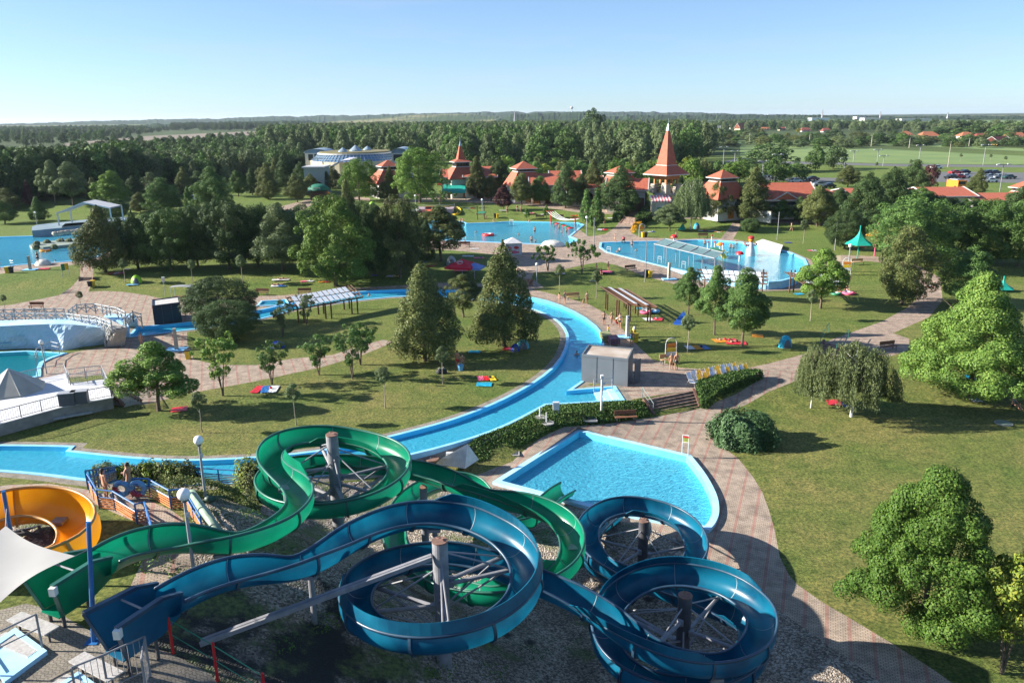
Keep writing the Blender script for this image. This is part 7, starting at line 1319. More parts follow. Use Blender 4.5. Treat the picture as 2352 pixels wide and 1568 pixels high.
for i in range(9):
    a,b=tl.lerp(bl,i/9),tr.lerp(br,i/9); a2,b2=tl.lerp(bl,(i+1)/9),tr.lerp(br,(i+1)/9); MB().prism([(a.x,a.y),(b.x,b.y),(b2.x,b2.y),(a2.x,a2.y)],2.0-.25*i-.2,2.25-.25*i).build('stair_tread',mat('deck_boards',(.38,.35,.31),rough=.8),o)
def xr(lab,pts): rail('footbridge_railing',lab,rz_(pts,0),h=1.0,post=LB,bars='x',sp=2.2,rr=.05,infill=LB)
xr('front cross braced railing along the top of the rock wall',[(-60,744,2.25),(0,742,2.25),(60,740,2.25),(155,741,2.25),(225,750,2.25),(258,762,2.25)]); xr('rear cross braced railing of the timber footbridge, left part',[(-60,735,2.25),(35,731,2.25),(150,729,2.25)]); xr('rear cross braced railing rising over the bridge arch',[(160,734,2.25),(178,720,2.4),(220,718,2.4),(272,728,2.25),(290,737,2.1)])
xr('left stair railing running down from the footbridge',[(258,760,2.25),(242,794,.1)]); xr('right stair railing running down from the footbridge',[(307,737,2.25),(290,752,2.25),(279,793,.1)]); xr('short end railing of the footbridge above the river mouth',[(307,737,2.25),(326,742,1.8),(327,752,1.4)])
o=thing('river_tunnel','white arched tunnel mouth where the river passes beneath the footbridge','tunnel',P(305,765,0)); a,b=P(299,775,-.1),P(317,752,-.1); mb=MB(); n=10; d=(b-a); 
for k_ in range(n+1):
    t=math.pi*k_/n; c=(a+b)/2-d/2*math.cos(t)*1.0; c1=(a+b)/2-d/2*math.cos(t)*1.22; mb.v+=[(c.x,c.y,1.5*math.sin(t)),(c1.x,c1.y,1.85*math.sin(t)+.1),(c.x-3,c.y,1.5*math.sin(t)),(c1.x-3,c1.y,1.85*math.sin(t)+.1)]
for k_ in range(n): q=k_*4; mb.f+=[(q,q+1,q+5,q+4),(q+2,q+6,q+7,q+3),(q,q+4,q+6,q+2),(q+1,q+3,q+7,q+5)]
mb.build('arch_shell',COPEW,o)
DECKW=mat('white_deck',(.60,.60,.61),(.54,.54,.56),sc=.5,rough=.8); dk=[P(*p,1.0) for p in ((-80,903),(0,890),(150,858),(160,880),(240,872),(258,912),(142,934),(0,972),(-80,990))]
o=thing('terrace_deck','raised white terrace with rails and a tent shaped skylight at the left edge','terrace',(dk[2].x,dk[2].y,0)); pl=[(p.x,p.y) for p in dk]; MB().prism(pl,-.3,.95).build('retaining_wall',CONC,o); MB().prism(offset(pl,.1),.95,1.0).build('deck_slab',DECKW,o)
g=P(28,896,1.0); mb=MB(); mb.lathe(g,[(2.6,0),(2.5,.15),(.08,1.9)],8); mb.build('skylight',mat('skylight_panels',(.42,.40,.34),(.34,.32,.27),sc=.8,rough=.4),o)
mb=MB()
for i in range(8): t=2*math.pi*i/8; mb.bar(g+Vector((2.52*math.cos(t),2.52*math.sin(t),.16)),g+Vector((0,0,1.92)),.06)
mb.build('skylight_ribs',FASC,o)
rail('terrace_railing','long grey railing along the front edge of the white terrace',[(p[0],p[1]) for p in ((-60,983),(0,971),(142,933),(256,911))],z=1.0,h=.95,post=DGREY,bars='bal'); rail('terrace_railing','grey railing along the pool side of the white terrace',((-60,900),(0,890),(88,870),(150,858),(158,880)),z=1.0,h=.95,post=GREY,bars='bal'); rail('terrace_railing','grey railing cage round the stair opening of the white terrace',((162,884),(240,872),(235,862),(158,872),(162,884)),z=1.0,h=.95,post=GREY,bars='bal'); rail('terrace_railing','stair railing at the right end of the white terrace',rz_([(240,872,1.0),(258,911,1.0),(300,925,.2),(322,930,0)],0),h=.95,post=GREY,bars='bal')
for x,l in ((157,'left dark grey container on the white terrace edge'),(186,'right dark grey container on the white terrace edge')):
    g=P(x,929-(x-157)*.15,1.0); q=thing('container',l,'container',g); MB().box(g+Vector((0,0,.5)),(1.15,.7,1.0),.25).build('case',DGREY,q); MB().box(g+Vector((0,0,1.03)),(1.25,.8,.06),.25).build('lid',GREY,q)
stair('pale steps going down from the right end of the white terrace',((258,905),(285,900),(325,925),(285,935)),.9,0,6,mat('pale_steps',(.48,.47,.45),rough=.8))
g=P(130,950,.15); q=thing('wood_plank','long grey plank lying on the shaded grass below the terrace','plank',g); MB().bar(P(122,962,.25),P(212,946,.25),.3,.12).build('board',LB,q); MB().bar(P(140,962,.1),P(146,958,.1),.3,.15).build('support',CONC,q)
# tall pool ladder rails at the turquoise pool
rail('pool_rail','steel rail with gate at the turquoise pool steps',rz_([(84,840,.1),(88,825,.1),(104,815,.1),(120,808,.1),(137,812,.1)],0),h=1.1,post=GREY,bars='two',sp=1.2)
# left pool: stage wall, canopy, island, white rock
STW=mat('stage_wall',(.20,.27,.31),(.14,.20,.24),sc=.4,rough=.8,det=6); o=thing('stage_wall','grey blue stone wall and stage behind the left pool','wall',P(130,540,.8)); pl=[tuple(P(*p,.8).xy) for p in ((76,546),(125,541),(190,535),(262,524),(300,519),(300,512),(190,520),(120,528),(88,532),(76,536))]; MB().prism(pl,.4,2.2).build('retaining_wall',STW,o)
mb=MB(); r=random.Random(8)
for i in range(26): t=i/26; p=P(125+75*t,537-9*t,2.1); MB().ell(p+Vector((r.uniform(-.3,.3),r.uniform(-.3,.5),0)),(.6,.5,.4),7,5,0,.3).build('boulder',STONE,o); MB().prism([tuple(P(*p,2.3).xy) for p in ((142,522),(190,518),(196,512),(150,515))],2.2,2.45).build('stage_floor',WHITE,o)
o=thing('frame_canopy','white framed tent roof without walls over the stage of the left pool','canopy',P(190,515,2)); q={'l':(131,487),'a':(191,463),'r':(254,476),'l2':(138,482),'a2':(204,461),'r2':(250,472)}
Yc=P(190,520,2).y
def at_(p,Y): d=ray(*p); s=Y/d.y; return Vector((d.x*s,Y,CAMZ+d.z*s))
La,Aa,Ra=at_((131,488),Yc),at_((190,464),Yc),at_((252,477),Yc); off=Vector((0,5,0)); mb=MB()
for a,b in ((La,Aa),(Aa,Ra)): mb.add([a,b,b+off,a+off,a-Vector((0,0,.25)),b-Vector((0,0,.25)),b+off-Vector((0,0,.25)),a+off-Vector((0,0,.25))],[(0,1,2,3),(7,6,5,4),(0,4,5,1),(2,6,7,3)])
mb.build('roof_cloth',WCL,o)
for p in (La,Ra,La+off,Ra+off): MB().bar((p.x,p.y,1.5),p,.22).build('leg',PW,o)
o=thing('pool_island','greenish island deck with rocks and an arched blue underside in the left pool','island',P(120,565,.9)); pl=[tuple(P(*p,1.0).xy) for p in ((68,567),(80,562),(130,556),(187,551),(240,548),(240,558),(187,563),(150,567),(100,572),(74,571))]; MB().prism(pl,.6,1.35).build('deck',mat('island_deck',(.22,.27,.22),(.17,.21,.18),sc=.6,rough=.8),o); mb=MB()
for x,y in ((84,560),(108,556),(83,568),(125,567),(139,553),(159,553)): MB().ell(P(x,y,1.5),(.7,.6,.5),8,6,0,.35).build('boulder',mat('mossy_rock',(.10,.11,.05),(.06,.07,.03),rough=1),o)
rail('pool_rail','thin rail on the island deck of the left pool',rz_([(143,557,1.35),(180,553,1.35)],0),h=.9,post=PW,bars='two',sp=2)
def blob(name,lab,x,y,w_,h_,dp,m,z=1,cat='rock'):
    g=P(x,y,z); k=depth(g)/F; o=thing(name,lab,cat,g); a=w_*k/2; bm=MB(); bm.ell((0,0,-.1),(a,dp,h_*k*1.05),18,8,1,.14); bm.build('rock_shell',m,o,True,world=False); MB().box((0,0,-.15),(a*1.9,dp*1.7,.3)).build('base',m,o,world=False)
WR=mat('cream_rock_paint',(.72,.70,.62),(.58,.56,.50),sc=1,rough=.85,bump=.6)
blob('fake_rock','small white fake rock at the edge of the left pool with bathers on it',100,608,36,13,1.2,WR); blob('fake_rock','long white fake rock at the corner of the middle pool',1269,565,56,14,1.5,WR); 
o=thing('fake_rock','cream coloured rock slab on the right rim of the right pool','rock',P(1766,568,1)); pl=[tuple(P(*p,1.3).xy) for p in ((1738,557),(1752,552),(1796,565),(1792,577),(1766,570),(1742,562))]; MB().prism(pl,.8,1.38).build('rock_shell',WR,o); MB().prism(offset(pl,.15),1.36,1.48).build('cap',WR,o)
# outdoor showers
for x,y,yt,l in ((406,803,754,'shower column on a blue tray beside the yellow bin'),(1441,774,725,'grey shower column on a blue tray before the sloping pergola'),(1536,641,603,'shower column on a blue tray at the right pool rim'),(70,620,588,'shower column on a blue tray at the left pool')):
    g=G(x,y); k=depth(g)/F; h_=zat(g,yt)-g.z; o=thing('outdoor_shower',l,'shower',g); MB().add(*(lambda b:(b.v,b.f))(frus(MB(),(g.x,g.y),g.z,g.z+h_,.19,.15,.3))).build('column',STONE if x!=1441 else GREY,o); MB().box(g+Vector((0,0,.05)),(2.0,1.4,.12),.1).build('tray',COPE,o); MB().cyl(g+Vector((0,-.1,h_-.2)),g+Vector((0,-.45,h_-.25)),.04).build('shower_head',M_STEEL,o)
# small shelter on the left lawn, grey board sign, square sign
g=G(420,688); o=thing('bench_shelter','small shelter with curved grey roof over a bench on the left lawn','shelter',g); mb=MB(); mb.v=[(x,y,1.75+.12*math.sin((x+1.4)/2.8*math.pi)) for y in (-.6,.6) for x in np.linspace(-1.4,1.4,7)]; mb.f=[(i,i+1,i+8,i+7) for i in range(6)]; mb.build('roof_shell',GREY,o,world=False)
for sx in (-1.2,1.2):
    for sy in (-.5,.5): MB().cyl((sx,sy,0),(sx,sy,1.78),.04).build('post',mat('pale_teal_steel',(.35,.48,.46),rough=.5),o,world=False)
MB().box((0,0,.45),(2.2,.5,.06)).build('bench_seat',BROWN,o,world=False)
g=G(380,682); o=thing('post_lantern','slender post with a white square lantern head on the left lawn','lamp',g); MB().cyl(g,g+Vector((0,0,2.0)),.035).build('pole',GREY,o); mb=frus(MB(),(g.x,g.y),g.z+2.0,g.z+2.7,.12,.19,.3); mb.build('lantern',PW,o)
g=G(151,633); o=thing('notice_board','green and orange notice board by the left pool','sign',g); a,b=P(144,637,1),P(160,634,1); mb=MB(); mb.cyl(a,a+Vector((0,0,1.9)),.04);mb.cyl(b,b+Vector((0,0,1.9)),.04); mb.build('posts',GREY,o); m_=a.lerp(b,.5); MB().bar(a+Vector((0,0,1.45)),m_+Vector((0,0,1.45)),.06,.95).build('panel',GRNP,o); MB().bar(m_+Vector((0,0,1.45)),b+Vector((0,0,1.45)),.06,.95).build('panel',YELP,o)
g=G(1478,490); o=thing('info_sign','pale green and white information sign right of the broad stair','sign',P(1513,496,2.3)); c=P(1513,496,2.3); MB().box(c+Vector((0,0,2.1)),(2.3,.15,2.2)).build('panel',WHITE,o); MB().box(c+Vector((0,-.1,2.95)),(2.2,.05,.4)).build('header',mat('pale_green_sign',(.45,.60,.40),rough=.6),o); MB().box(c+Vector((0,0,.5)),(2.3,.2,1.2)).build('plinth',CONC,o); mb=MB(); mb.ell(c+Vector((0,-.1,1.6)),(.55,.04,.2)); mb.build('picture',GRNP,o)
# middle pool: kids slides, red poles with net, discs
o=thing('kids_slide_platform','kids platform with red wall, yellow curved slide and white slide at the middle pool','play structure',P(1000,505,1)); pl=[tuple(P(*p,2.8).xy) for p in ((957,483),(1040,482),(1045,476),(960,477))]; MB().prism(pl,.8,3.0).build('platform',mat('mauve_wall',(.42,.33,.35),rough=.8),o)
a,b=P(978,503,1),P(1002,505,1); mb=MB(); mb.prism([tuple(P(*p,1).xy) for p in ((978,506),(1004,506),(1004,494),(978,494))],.8,3.0); mb.build('red_slide_wall',mat('coral_red',(.66,.13,.06),rough=.6),o)
def mini(pts,m,w_=.8,nm='slide_chute'):
    q=catmull([P(*p) for p in pts],.4); fr=frames(q,.2); mb=MB(); pr=[(-w_/2,.12),(-w_/2.6,-.2),(0,-.28),(w_/2.6,-.2),(w_/2,.12)]
    for i,p in enumerate(q): mb.v+=[tuple(p+fr[i][1]*x+fr[i][2]*y) for x,y in pr]
    for i in range(len(q)-1):
        for k_ in range(4): a=i*5+k_; mb.f.append((a,a+1,a+6,a+5))
    mb.build(nm,m,o,True)
mini([(1024,475,3.1),(1040,475,2.9),(1052,480,2.6),(1055,486,2.3),(1050,492,2.0),(1038,494,1.6)],YELP,.9); mini([(960,482,3.1),(950,483,2.8),(946,492,2.3),(955,495,2.0),(968,499,1.6),(973,509,1.1)],WCL,.8)
rail('platform_rail','grey rail round the top of the kids slide platform',rz_([(959,481,3.0),(1043,480,3.0),(1044,476,3.0)],0),h=.9,post=GREY,bars='bal')
o=thing('rope_net','red poles with sagging white rope net spanning the corner of the middle pool','play structure',P(1290,520,1)); pa_=[P(1266,513,1),P(1323,532,1)]
for i,p in enumerate(pa_):
    t=p+Vector((-.2,0,2.6)); MB().tube([p-Vector((0,0,.3)),p+Vector((-.1,0,1.3)),t],.12,6).build('pole',RED,o); MB().bar(t-Vector((.8,.3,0)),t+Vector((.8,.3,0)),.16).build('cross_beam',RED,o)
for k_ in range(4):
    a=pa_[0]+Vector((-.8+.5*k_,-.2+.2*k_,2.5)); b=pa_[1]+Vector((-.9+.5*k_,-.2+.2*k_,2.5)); MB().tube([a.lerp(b,t)-Vector((0,0,3.4*t*(1-t))) for t in np.linspace(0,1,10)],.05,5).build('net_rope',PW,o)
for i,(x,y,c_) in enumerate(((1281,514,'r'),(1290,516,'g'),(1297,519,'r'),(1303,521,'g'),(1310,524,'r'),(1273,512,'g'))):
    g=P(x,y,.93); q=thing('floating_disc',('red' if c_=='r' else 'green')+' floating stepping disc under the rope net, '+['second','third','fourth','fifth','sixth','first'][i]+' from the left','float',g,0,'stepping discs'); MB().lathe((0,0,0),[(.02,.16),(.55,.14),(.68,.05),(.6,-.05)],14).build('disc',RED if c_=='r' else GRNP,q,True,world=False); MB().cyl((0,0,-.4),(0,0,.0),.03).build('tether',GREY,q,world=False)
# right pool play items
def mush(x,y,yt,w_,m,l,m2=None):
    g=P(x,y,.8); k=depth(g)/F; zt=zat(g,yt); R_=w_*k/2; o=thing('mushroom_fountain',l,'fountain',g); MB().cyl(g,(g.x,g.y,zt-R_*.3),.13,n=10).build('stem',PW,o); MB().ell((g.x,g.y,zt-R_*.75),(R_,R_,R_*.8),16,6,1).build('cap',m,o,True)
    mb=MB()
    for i in range(6): t=i*1.05+.3; mb.ell((g.x+R_*.72*math.cos(t),g.y+R_*.72*math.sin(t),zt-R_*.35),(R_*.14,R_*.14,R_*.1),8,5)
    mb.build('cap_dots',m2 or WCL,o,True)
mush(1698,602,577,18,RED,'red mushroom fountain standing in the right pool',RED); mush(1653,581,557,17,ORC,'orange yellow mushroom on the play frame in the right pool',YELP); mush(1548,556,539,17,RED,'low red mushroom at the far rim of the right pool',RED)
o=thing('play_frame','small play frame with candy striped posts and yellow slide in the right pool','play structure',P(1645,583,.9))
for x,y,yt in ((1625,575,556),(1633,579,541),(1641,572,556),(1662,590,576),(1670,592,580),(1659,583,560)):
    g=P(x,y,.8); zt=zat(g,yt); MB().cyl(g,(g.x,g.y,zt),.09).build('post',PW,o); MB().ell((g.x,g.y,zt),(.17,.17,.17),8,6).build('knob',RED if x%2 else YELP,o,True)
mini([(1652,574,2.4),(1658,582,1.8),(1664,591,1.1)],YELP,.9); MB().prism([tuple(P(*p,2.2).xy) for p in ((1630,569),(1650,569),(1655,575),(1634,575))],2.1,2.25).build('platform',GRNP,o)
o=thing('clown_figure','white and red cartoonish spray figure standing in the right pool','fountain',P(1723,588,.9)); g=P(1723,588,.8); MB().lathe(g,[(.75,0),(.7,.8),(.45,1.7),(.2,2.4)],12).build('body',WCL,o,True); MB().ell(g+Vector((0,0,2.6)),(.42,.42,.42),10,8).build('head',ORC,o,True); MB().ell(g+Vector((0,0,2.95)),(.5,.5,.3),10,6).build('hat',RED,o,True)
for sx in (-1,1): MB().tube([g+Vector((sx*.4,0,1.8)),g+Vector((sx*.8,-.1,1.7)),g+Vector((sx*.9,-.2,2.1))],.13,6).build('arm',RED,o,True)
for x,y,l in ((1515,600,'rail at the near rim of the right pool, left one'),(1570,612,'rail at the near rim of the right pool, right one'),(1398,577,'rail at the left tip of the right pool'),(1066,548,'rail at the near rim of the middle pool'),(28,609,'rail at the near rim of the left pool, left one'),(180,601,'rail at the near rim of the left pool, right one'),(1175,512,'rail at the far rim of the middle pool')): rail('pool_rail','steel '+l,rz_([(x-4,y+2,1.05),(x+4,y+3,1.05)],0),h=.9,post=PW,bars='two',sp=2,grp='pool entry rails')
# striped sun loungers stacked by the kiosk
for x,y,m,l in ((1391,782,mat('olive_cloth',(.25,.27,.12),rough=.8),'olive cushioned lounger stack at the river rim behind the kiosk'),(1409,790,mat('brick_stripes',(.38,.12,.10),(.10,.10,.16),sc=6,rough=.8,ramp=(.48,.52)),'stack of red striped loungers behind the kiosk')):
    g=G(x,y); o=thing('lounger_stack',l,'loungers',g); 
    for k_ in range(5): MB().box(g+Vector((0,0,.25+.12*k_)),(1.0,1.7,.08),.1).build('cushion',m,o)
    for sx in (-.4,.4):
        MB().bar(g+Vector((sx,-.7,0)),g+Vector((sx,-.7,.8)),.05).bar(g+Vector((sx,.7,0)),g+Vector((sx,.7,.8)),.05).build('leg',PW,o)
# cars
def carproto():
    o=prot('parked_car','x','car'); b=MB(); prof=[(-2.1,.35),(-2.1,.75),(-1.95,.85),(-1.2,.92),(-.6,1.42),(.75,1.45),(1.45,.98),(2.05,.88),(2.12,.6),(2.1,.35)]
    n=len(prof); v=[]
    for y,s in ((-.85,1),(-.80,1.0),(.80,1),(.85,1)):
        for x,z in prof: v.append((x,y*(1-.18*max(0,z-.9)/.5),z))
    f=[tuple(range(n)),tuple(range(4*n-1,3*n-1,-1))]
    for k in range(3): f+=[(k*n+i,(k+1)*n+i,(k+1)*n+(i+1)%n,k*n+(i+1)%n) for i in range(n)]
    b.add(v,f); b.build('body',PW,o,world=False)
    for sy in (-1,1):
        w_=MB(); w_.add([(-1.05,sy*.83,.95),(-.55,sy*.72,1.36),(.70,sy*.72,1.38),(1.2,sy*.83,1.0)],[(0,1,2,3)]); w_.build('side_window',GLASSD,o,world=False)
        for x in (-1.3,1.3): MB().cyl((x,sy*.72,.33),(x,sy*.90,.33),.33,n=14).build('wheel',BLK,o,world=False)
    MB().add([(-1.22,-.70,.95),(-1.22,.70,.95),(-.66,.62,1.40),(-.66,-.62,1.40)],[(0,1,2,3)]).build('windscreen',GLASSD,o,world=False); MB().add([(1.47,-.70,1.0),(1.47,.70,1.0),(.80,.62,1.44),(.80,-.62,1.44)],[(0,1,2,3)]).build('rear_window',GLASSD,o,world=False)
    return Proto(o)
CP=carproto(); PC={'red':mat('red_car_paint',(.55,.015,.02),rough=.25,coat=.5),'white':mat('white_car_paint',(.72,.72,.72),rough=.25,coat=.5),'dark blue':mat('dark_blue_car_paint',(.02,.03,.07),rough=.25,coat=.5),'silver':mat('silver_car_paint',(.40,.42,.44),rough=.3,metal=.3,coat=.5),'black':mat('black_car_paint',(.015,.015,.018),rough=.25,coat=.5),'dark green':mat('dark_green_car_paint',(.02,.06,.05),rough=.25,coat=.5)}
for x,y,c_,l in ((2194,400,'red','upper red car left in the car park'),(2201,410,'red','lower red car beside a dark car'),(2214,399,'dark blue','dark blue car right of the upper red one'),(2184,411,'black','black car left of the lower red car'),(2214,409,'white','white car right of the lower red car'),(2268,400,'black','black car behind the silver cars'),(2282,400,'dark blue','dark blue car at the back right of the conical tree'),(2272,410,'silver','silver car right of the conical tree'),(2275,419,'white','white car in front right of the conical tree'),(2292,410,'silver','second silver car from the conical tree'),(2317,411,'dark green','dark green car rightmost in the middle row'),(2150,388,'white','white car half hidden left of the reddish tree'),(2250,400,'red','x'),(444,461,'white','white estate car parked beyond the left lawns'),(1902,432,'black','black car behind the long red roof'),(1865,415,'dark blue','dark car among trees behind the dormer roof'),(1826,420,'white','white car behind the dormer roof'),(1882,428,'silver','silver car just behind the roof ridge'),(1755,408,'silver','silver car behind the dark broad tree')):
    if l=='x': continue
    CP.put(G(x,y),[.3,3.3,.2][x%3],l,'parked cars',None,{'body':PC[c_]})
CP.done()
g=G(2196,432); o=thing('yellow_van','orange yellow van with roof rack parked before the car park trees','van',g); MB().box(g+Vector((0,0,1.25)),(2.6,5.0,1.9),.1).build('body',ORNG,o); MB().box(g+Vector((0,-2.5,1.6)),(2.1,.12,.75),.1).build('windscreen',GLASSD,o); MB().box(g+Vector((0,.3,2.35)),(1.9,3.6,.18),.1).build('roof_rack',GREY,o)
for sx in (-1.2,1.2):
    for sy in (-1.6,1.6): MB().cyl(g+Vector((sx,sy,.38)),g+Vector((sx*1.12,sy,.38)),.38,n=12).build('wheel',BLK,o)
g=G(1833,311); o=thing('yellow_sign','tilted bright yellow sign board beyond the meadow','sign',g); MB().box(g+Vector((0,0,4.5)),(3.6,.2,3.6),0,.5).build('panel',YELP,o); MB().cyl(g,g+Vector((0,0,3)),.12).build('post',GREY,o)
g=G(1432,557); o=thing('stroller','red and black stroller at the paved edge of the right pool','stroller',g); MB().ell((0,0,.7),(.3,.42,.35),10,6,1).build('hood',RED,o,True,world=False); MB().box((0,-.05,.5),(.45,.7,.2)).build('seat',BLK,o,world=False); MB().tube([(-.2,.6,1.0),(.2,.6,1.0)],.03).bar((-.2,-.3,.2),(-.2,.6,1.0),.04).bar((.2,-.3,.2),(.2,.6,1.0),.04).build('handle_frame',GREY,o,world=False)
for sx in (-.25,.25):
    for sy in (-.35,.35): MB().cyl((sx-.03,sy,.14),(sx+.03,sy,.14),.14,n=10).build('wheel',BLK,o,world=False)
# ---------------------------------------------------------------- people
SKIN=mat('skin',(.50,.27,.17),(.44,.23,.145),sc=6,rough=.6); SKT=mat('tanned_skin',(.36,.18,.105),(.30,.15,.09),sc=6,rough=.6); HAIR=mat('dark_hair',(.025,.017,.012),rough=.7); HAIRB=mat('fair_hair',(.28,.18,.09),rough=.7)
def joints(pose):
    J={'pel':(0,0,.95),'sp':(0,.01,1.14),'ch':(0,.01,1.36),'nk':(0,.0,1.49),'hd':(0,-.01,1.60),'top':(0,-.01,1.71),'nose':(0,-.10,1.60)}
    for s,k in ((-1,'l'),(1,'r')):
        J['hip'+k]=(s*.095,0,.90); J['kn'+k]=(s*.10,-.02,.49); J['an'+k]=(s*.10,.02,.08); J['to'+k]=(s*.12,-.15,.03)
        J['sh'+k]=(s*.18,.01,1.41); J['el'+k]=(s*.23,.03,1.14); J['wr'+k]=(s*.25,-.05,.90)
    if pose=='walk': J.update(knl=(-.1,-.17,.52),anl=(-.1,-.22,.10),tol=(-.1,-.38,.06),knr=(.1,.05,.49),anr=(.1,.25,.14),tor=(.1,.12,.03),ell=(-.23,.12,1.15),wrl=(-.24,.10,.92),elr=(.23,-.08,1.15),wrr=(.23,-.22,.95))
    if pose=='carry': J.update(ell=(-.24,-.05,1.15),wrl=(-.20,-.32,1.12),elr=(.30,.03,1.15),wrr=(.36,-.10,.94),knl=(-.1,-.15,.52),anl=(-.1,-.18,.10),tol=(-.1,-.33,.05),anr=(.1,.18,.12),tor=(.1,.05,.03))
    if pose=='sit': 
        J={k:(x,y,z-.72) for k,(x,y,z) in J.items()}
        for s,k in ((-1,'l'),(1,'r')): J['kn'+k]=(s*.12,-.42,.36); J['an'+k]=(s*.12,-.62,.08); J['to'+k]=(s*.12,-.78,.05); J['el'+k]=(s*.26,-.12,.45); J['wr'+k]=(s*.16,-.38,.40)
    if pose=='lie':
        J={k:(x,z-.9,.14-y*.5) for k,(x,y,z) in J.items()}
        J.update(ell=(-.36,.55,.12),wrl=(-.16,.78,.14),elr=(.36,.55,.12),wrr=(.16,.78,.14),tol=(-.12,-.95,.05),tor=(.12,-.95,.05))
    if pose=='swim': J={k:(x,y,z-1.25) for k,(x,y,z) in J.items()}; J.update(ell=(-.30,-.1,-.02),wrl=(-.34,-.32,-.08),elr=(.30,-.1,-.02),wrr=(.34,-.32,-.08))
    return J
EJ=[('pel','sp'),('sp','ch'),('ch','nk'),('nk','hd'),('hd','top'),('hd','nose')]+[e for k in 'lr' for e in (('pel','hip'+k),('hip'+k,'kn'+k),('kn'+k,'an'+k),('an'+k,'to'+k),('ch','sh'+k),('sh'+k,'el'+k),('el'+k,'wr'+k))]
RJ={'pel':.125,'sp':.115,'ch':.135,'nk':.052,'hd':.088,'top':.075,'nose':.022,'hip':.095,'kn':.058,'an':.040,'to':.032,'sh':.062,'el':.042,'wr':.028}
def skin(J,E,rad,sub=1):
    ks=[]; [ks.append(k) for e in E for k in e if k not in ks]; ks.sort(key=lambda k:k!='pel'); me=bpy.data.meshes.new('b'); me.from_pydata([J[k] for k in ks],[(ks.index(a),ks.index(b)) for a,b in E],[]); ob=bpy.data.objects.new('b',me); COL.objects.link(ob)
    md=ob.modifiers.new('s','SKIN'); md.use_smooth_shade=True; su=ob.modifiers.new('u','SUBSURF'); su.levels=su.render_levels=sub
    for i,k in enumerate(ks): r_=rad(k); me.skin_vertices[0].data[i].radius=(r_,r_*(.72 if k in('pel','sp','ch') else 1))
    me.skin_vertices[0].data[0].use_root=True
    out=bpy.data.meshes.new_from_object(ob.evaluated_get(bpy.context.evaluated_depsgraph_get())); bpy.data.objects.remove(ob); return out
def figure(pose,child=False,fem=False):
    J=joints(pose); E=list(EJ)
    for k,s in (('l',-1),('r',1)):      # hands: palm, four fingers, thumb
        w_=Vector(J['wr'+k]); e=Vector(J['el'+k]); d=(w_-e).normalized(); sd=d.cross(Vector((0,1,.2))).normalized(); J['pm'+k]=tuple(w_+d*.07); E.append(('wr'+k,'pm'+k))
        for i in range(4):
            a=w_+d*(.15-.012*abs(i-1.4))+sd*(.024*(i-1.5)); J['fa%d%s'%(i,k)]=tuple(a); J['fb%d%s'%(i,k)]=tuple(a+d*.035+Vector((0,-.02,0))); E+=[('pm'+k,'fa%d%s'%(i,k)),('fa%d%s'%(i,k),'fb%d%s'%(i,k))]
        J['th'+k]=tuple(w_+d*.06+sd*-.05+Vector((0,-.02,0))); J['ti'+k]=tuple(w_+d*.10+sd*-.07+Vector((0,-.03,0))); E+=[('pm'+k,'th'+k),('th'+k,'ti'+k)]
    def rad(k):
        if k[:2]=='pm': return .030
        if k[:2] in('fa','fb','th','ti'): return .009
        b=k if k in RJ else k[:-1]; r_=RJ[b]; return r_*(.9 if fem and b in('sh','ch','el','kn') else 1)
    body=skin(J,E,rad)
    # shorts
    mid=lambda a,b,t:tuple(Vector(J[a]).lerp(Vector(J[b]),t)); J2=dict(J); J2['a']=mid('pel','sp',.35); J2['tl']=mid('hipl','knl',.0 if fem else .55); J2['tr']=mid('hipr','knr',.0 if fem else .55)
    sh=skin(J2,[('pel','a'),('pel','hipl'),('pel','hipr'),('hipl','tl'),('hipr','tr')] if not fem else [('pel','a'),('pel','hipl'),('pel','hipr')],lambda k:{'pel':.142,'a':.138,'hipl':.112,'hipr':.112,'tl':.10,'tr':.10}[k])
    J2['b']=mid('sp','ch',.55 if fem else -.2); J2['c']=mid('ch','nk',.25); tp=skin({'pel':J2['b'],'c':J2['c'],'ch':J['ch'],'x':mid('ch','shl',.75),'y':mid('ch','shr',.75)},[('pel','ch'),('ch','c'),('ch','x'),('ch','y')],lambda k:{'pel':.135,'ch':.15,'c':.10,'x':.085,'y':.085}[k])
    hd,tp_=Vector(J['hd']),Vector(J['top']); d=(tp_-hd).normalized(); bk=Vector((0,.03,0)) if pose!='lie' else Vector((0,0,.03))
    hm=MB(); c=hd+d*.055+bk; hm.ell(c,(.098,.105,.095),10,7)
    if fem: hm.ell(c-d*.12+bk*1.6,(.075,.05,.12),8,6)
    me=bpy.data.meshes.new('hair'); me.from_pydata([tuple(v) for v in hm.v],[],hm.f); me.polygons.foreach_set('use_smooth',[True]*len(me.polygons))
    fm=MB()
    for s in (-1,1): fm.ell(hd+Vector((s*.034,-.082,.012)) if pose!='lie' else hd+Vector((s*.034,0,.09)),(.012,.008,.008),6,4)
    fm.ell(hd+Vector((0,-.086,-.05)) if pose!='lie' else hd+Vector((0,-.05,.08)),(.026,.008,.007),6,4)
    fe=bpy.data.meshes.new('face'); fe.from_pydata([tuple(v) for v in fm.v],[],fm.f)
    return body,sh,tp,me,fe
FIG={}
SHK={c:mat('shorts_'+c,v,rough=.85) for c,v in {'black':(.02,.02,.025),'red':(.55,.02,.03),'green':(.05,.42,.05),'blue':(.03,.10,.40),'pink':(.62,.12,.22),'white':(.66,.66,.66),'grey':(.20,.20,.21),'dark green':(.015,.06,.04),'yellow':(.70,.50,.04),'patterned':(.30,.33,.22)}.items()}
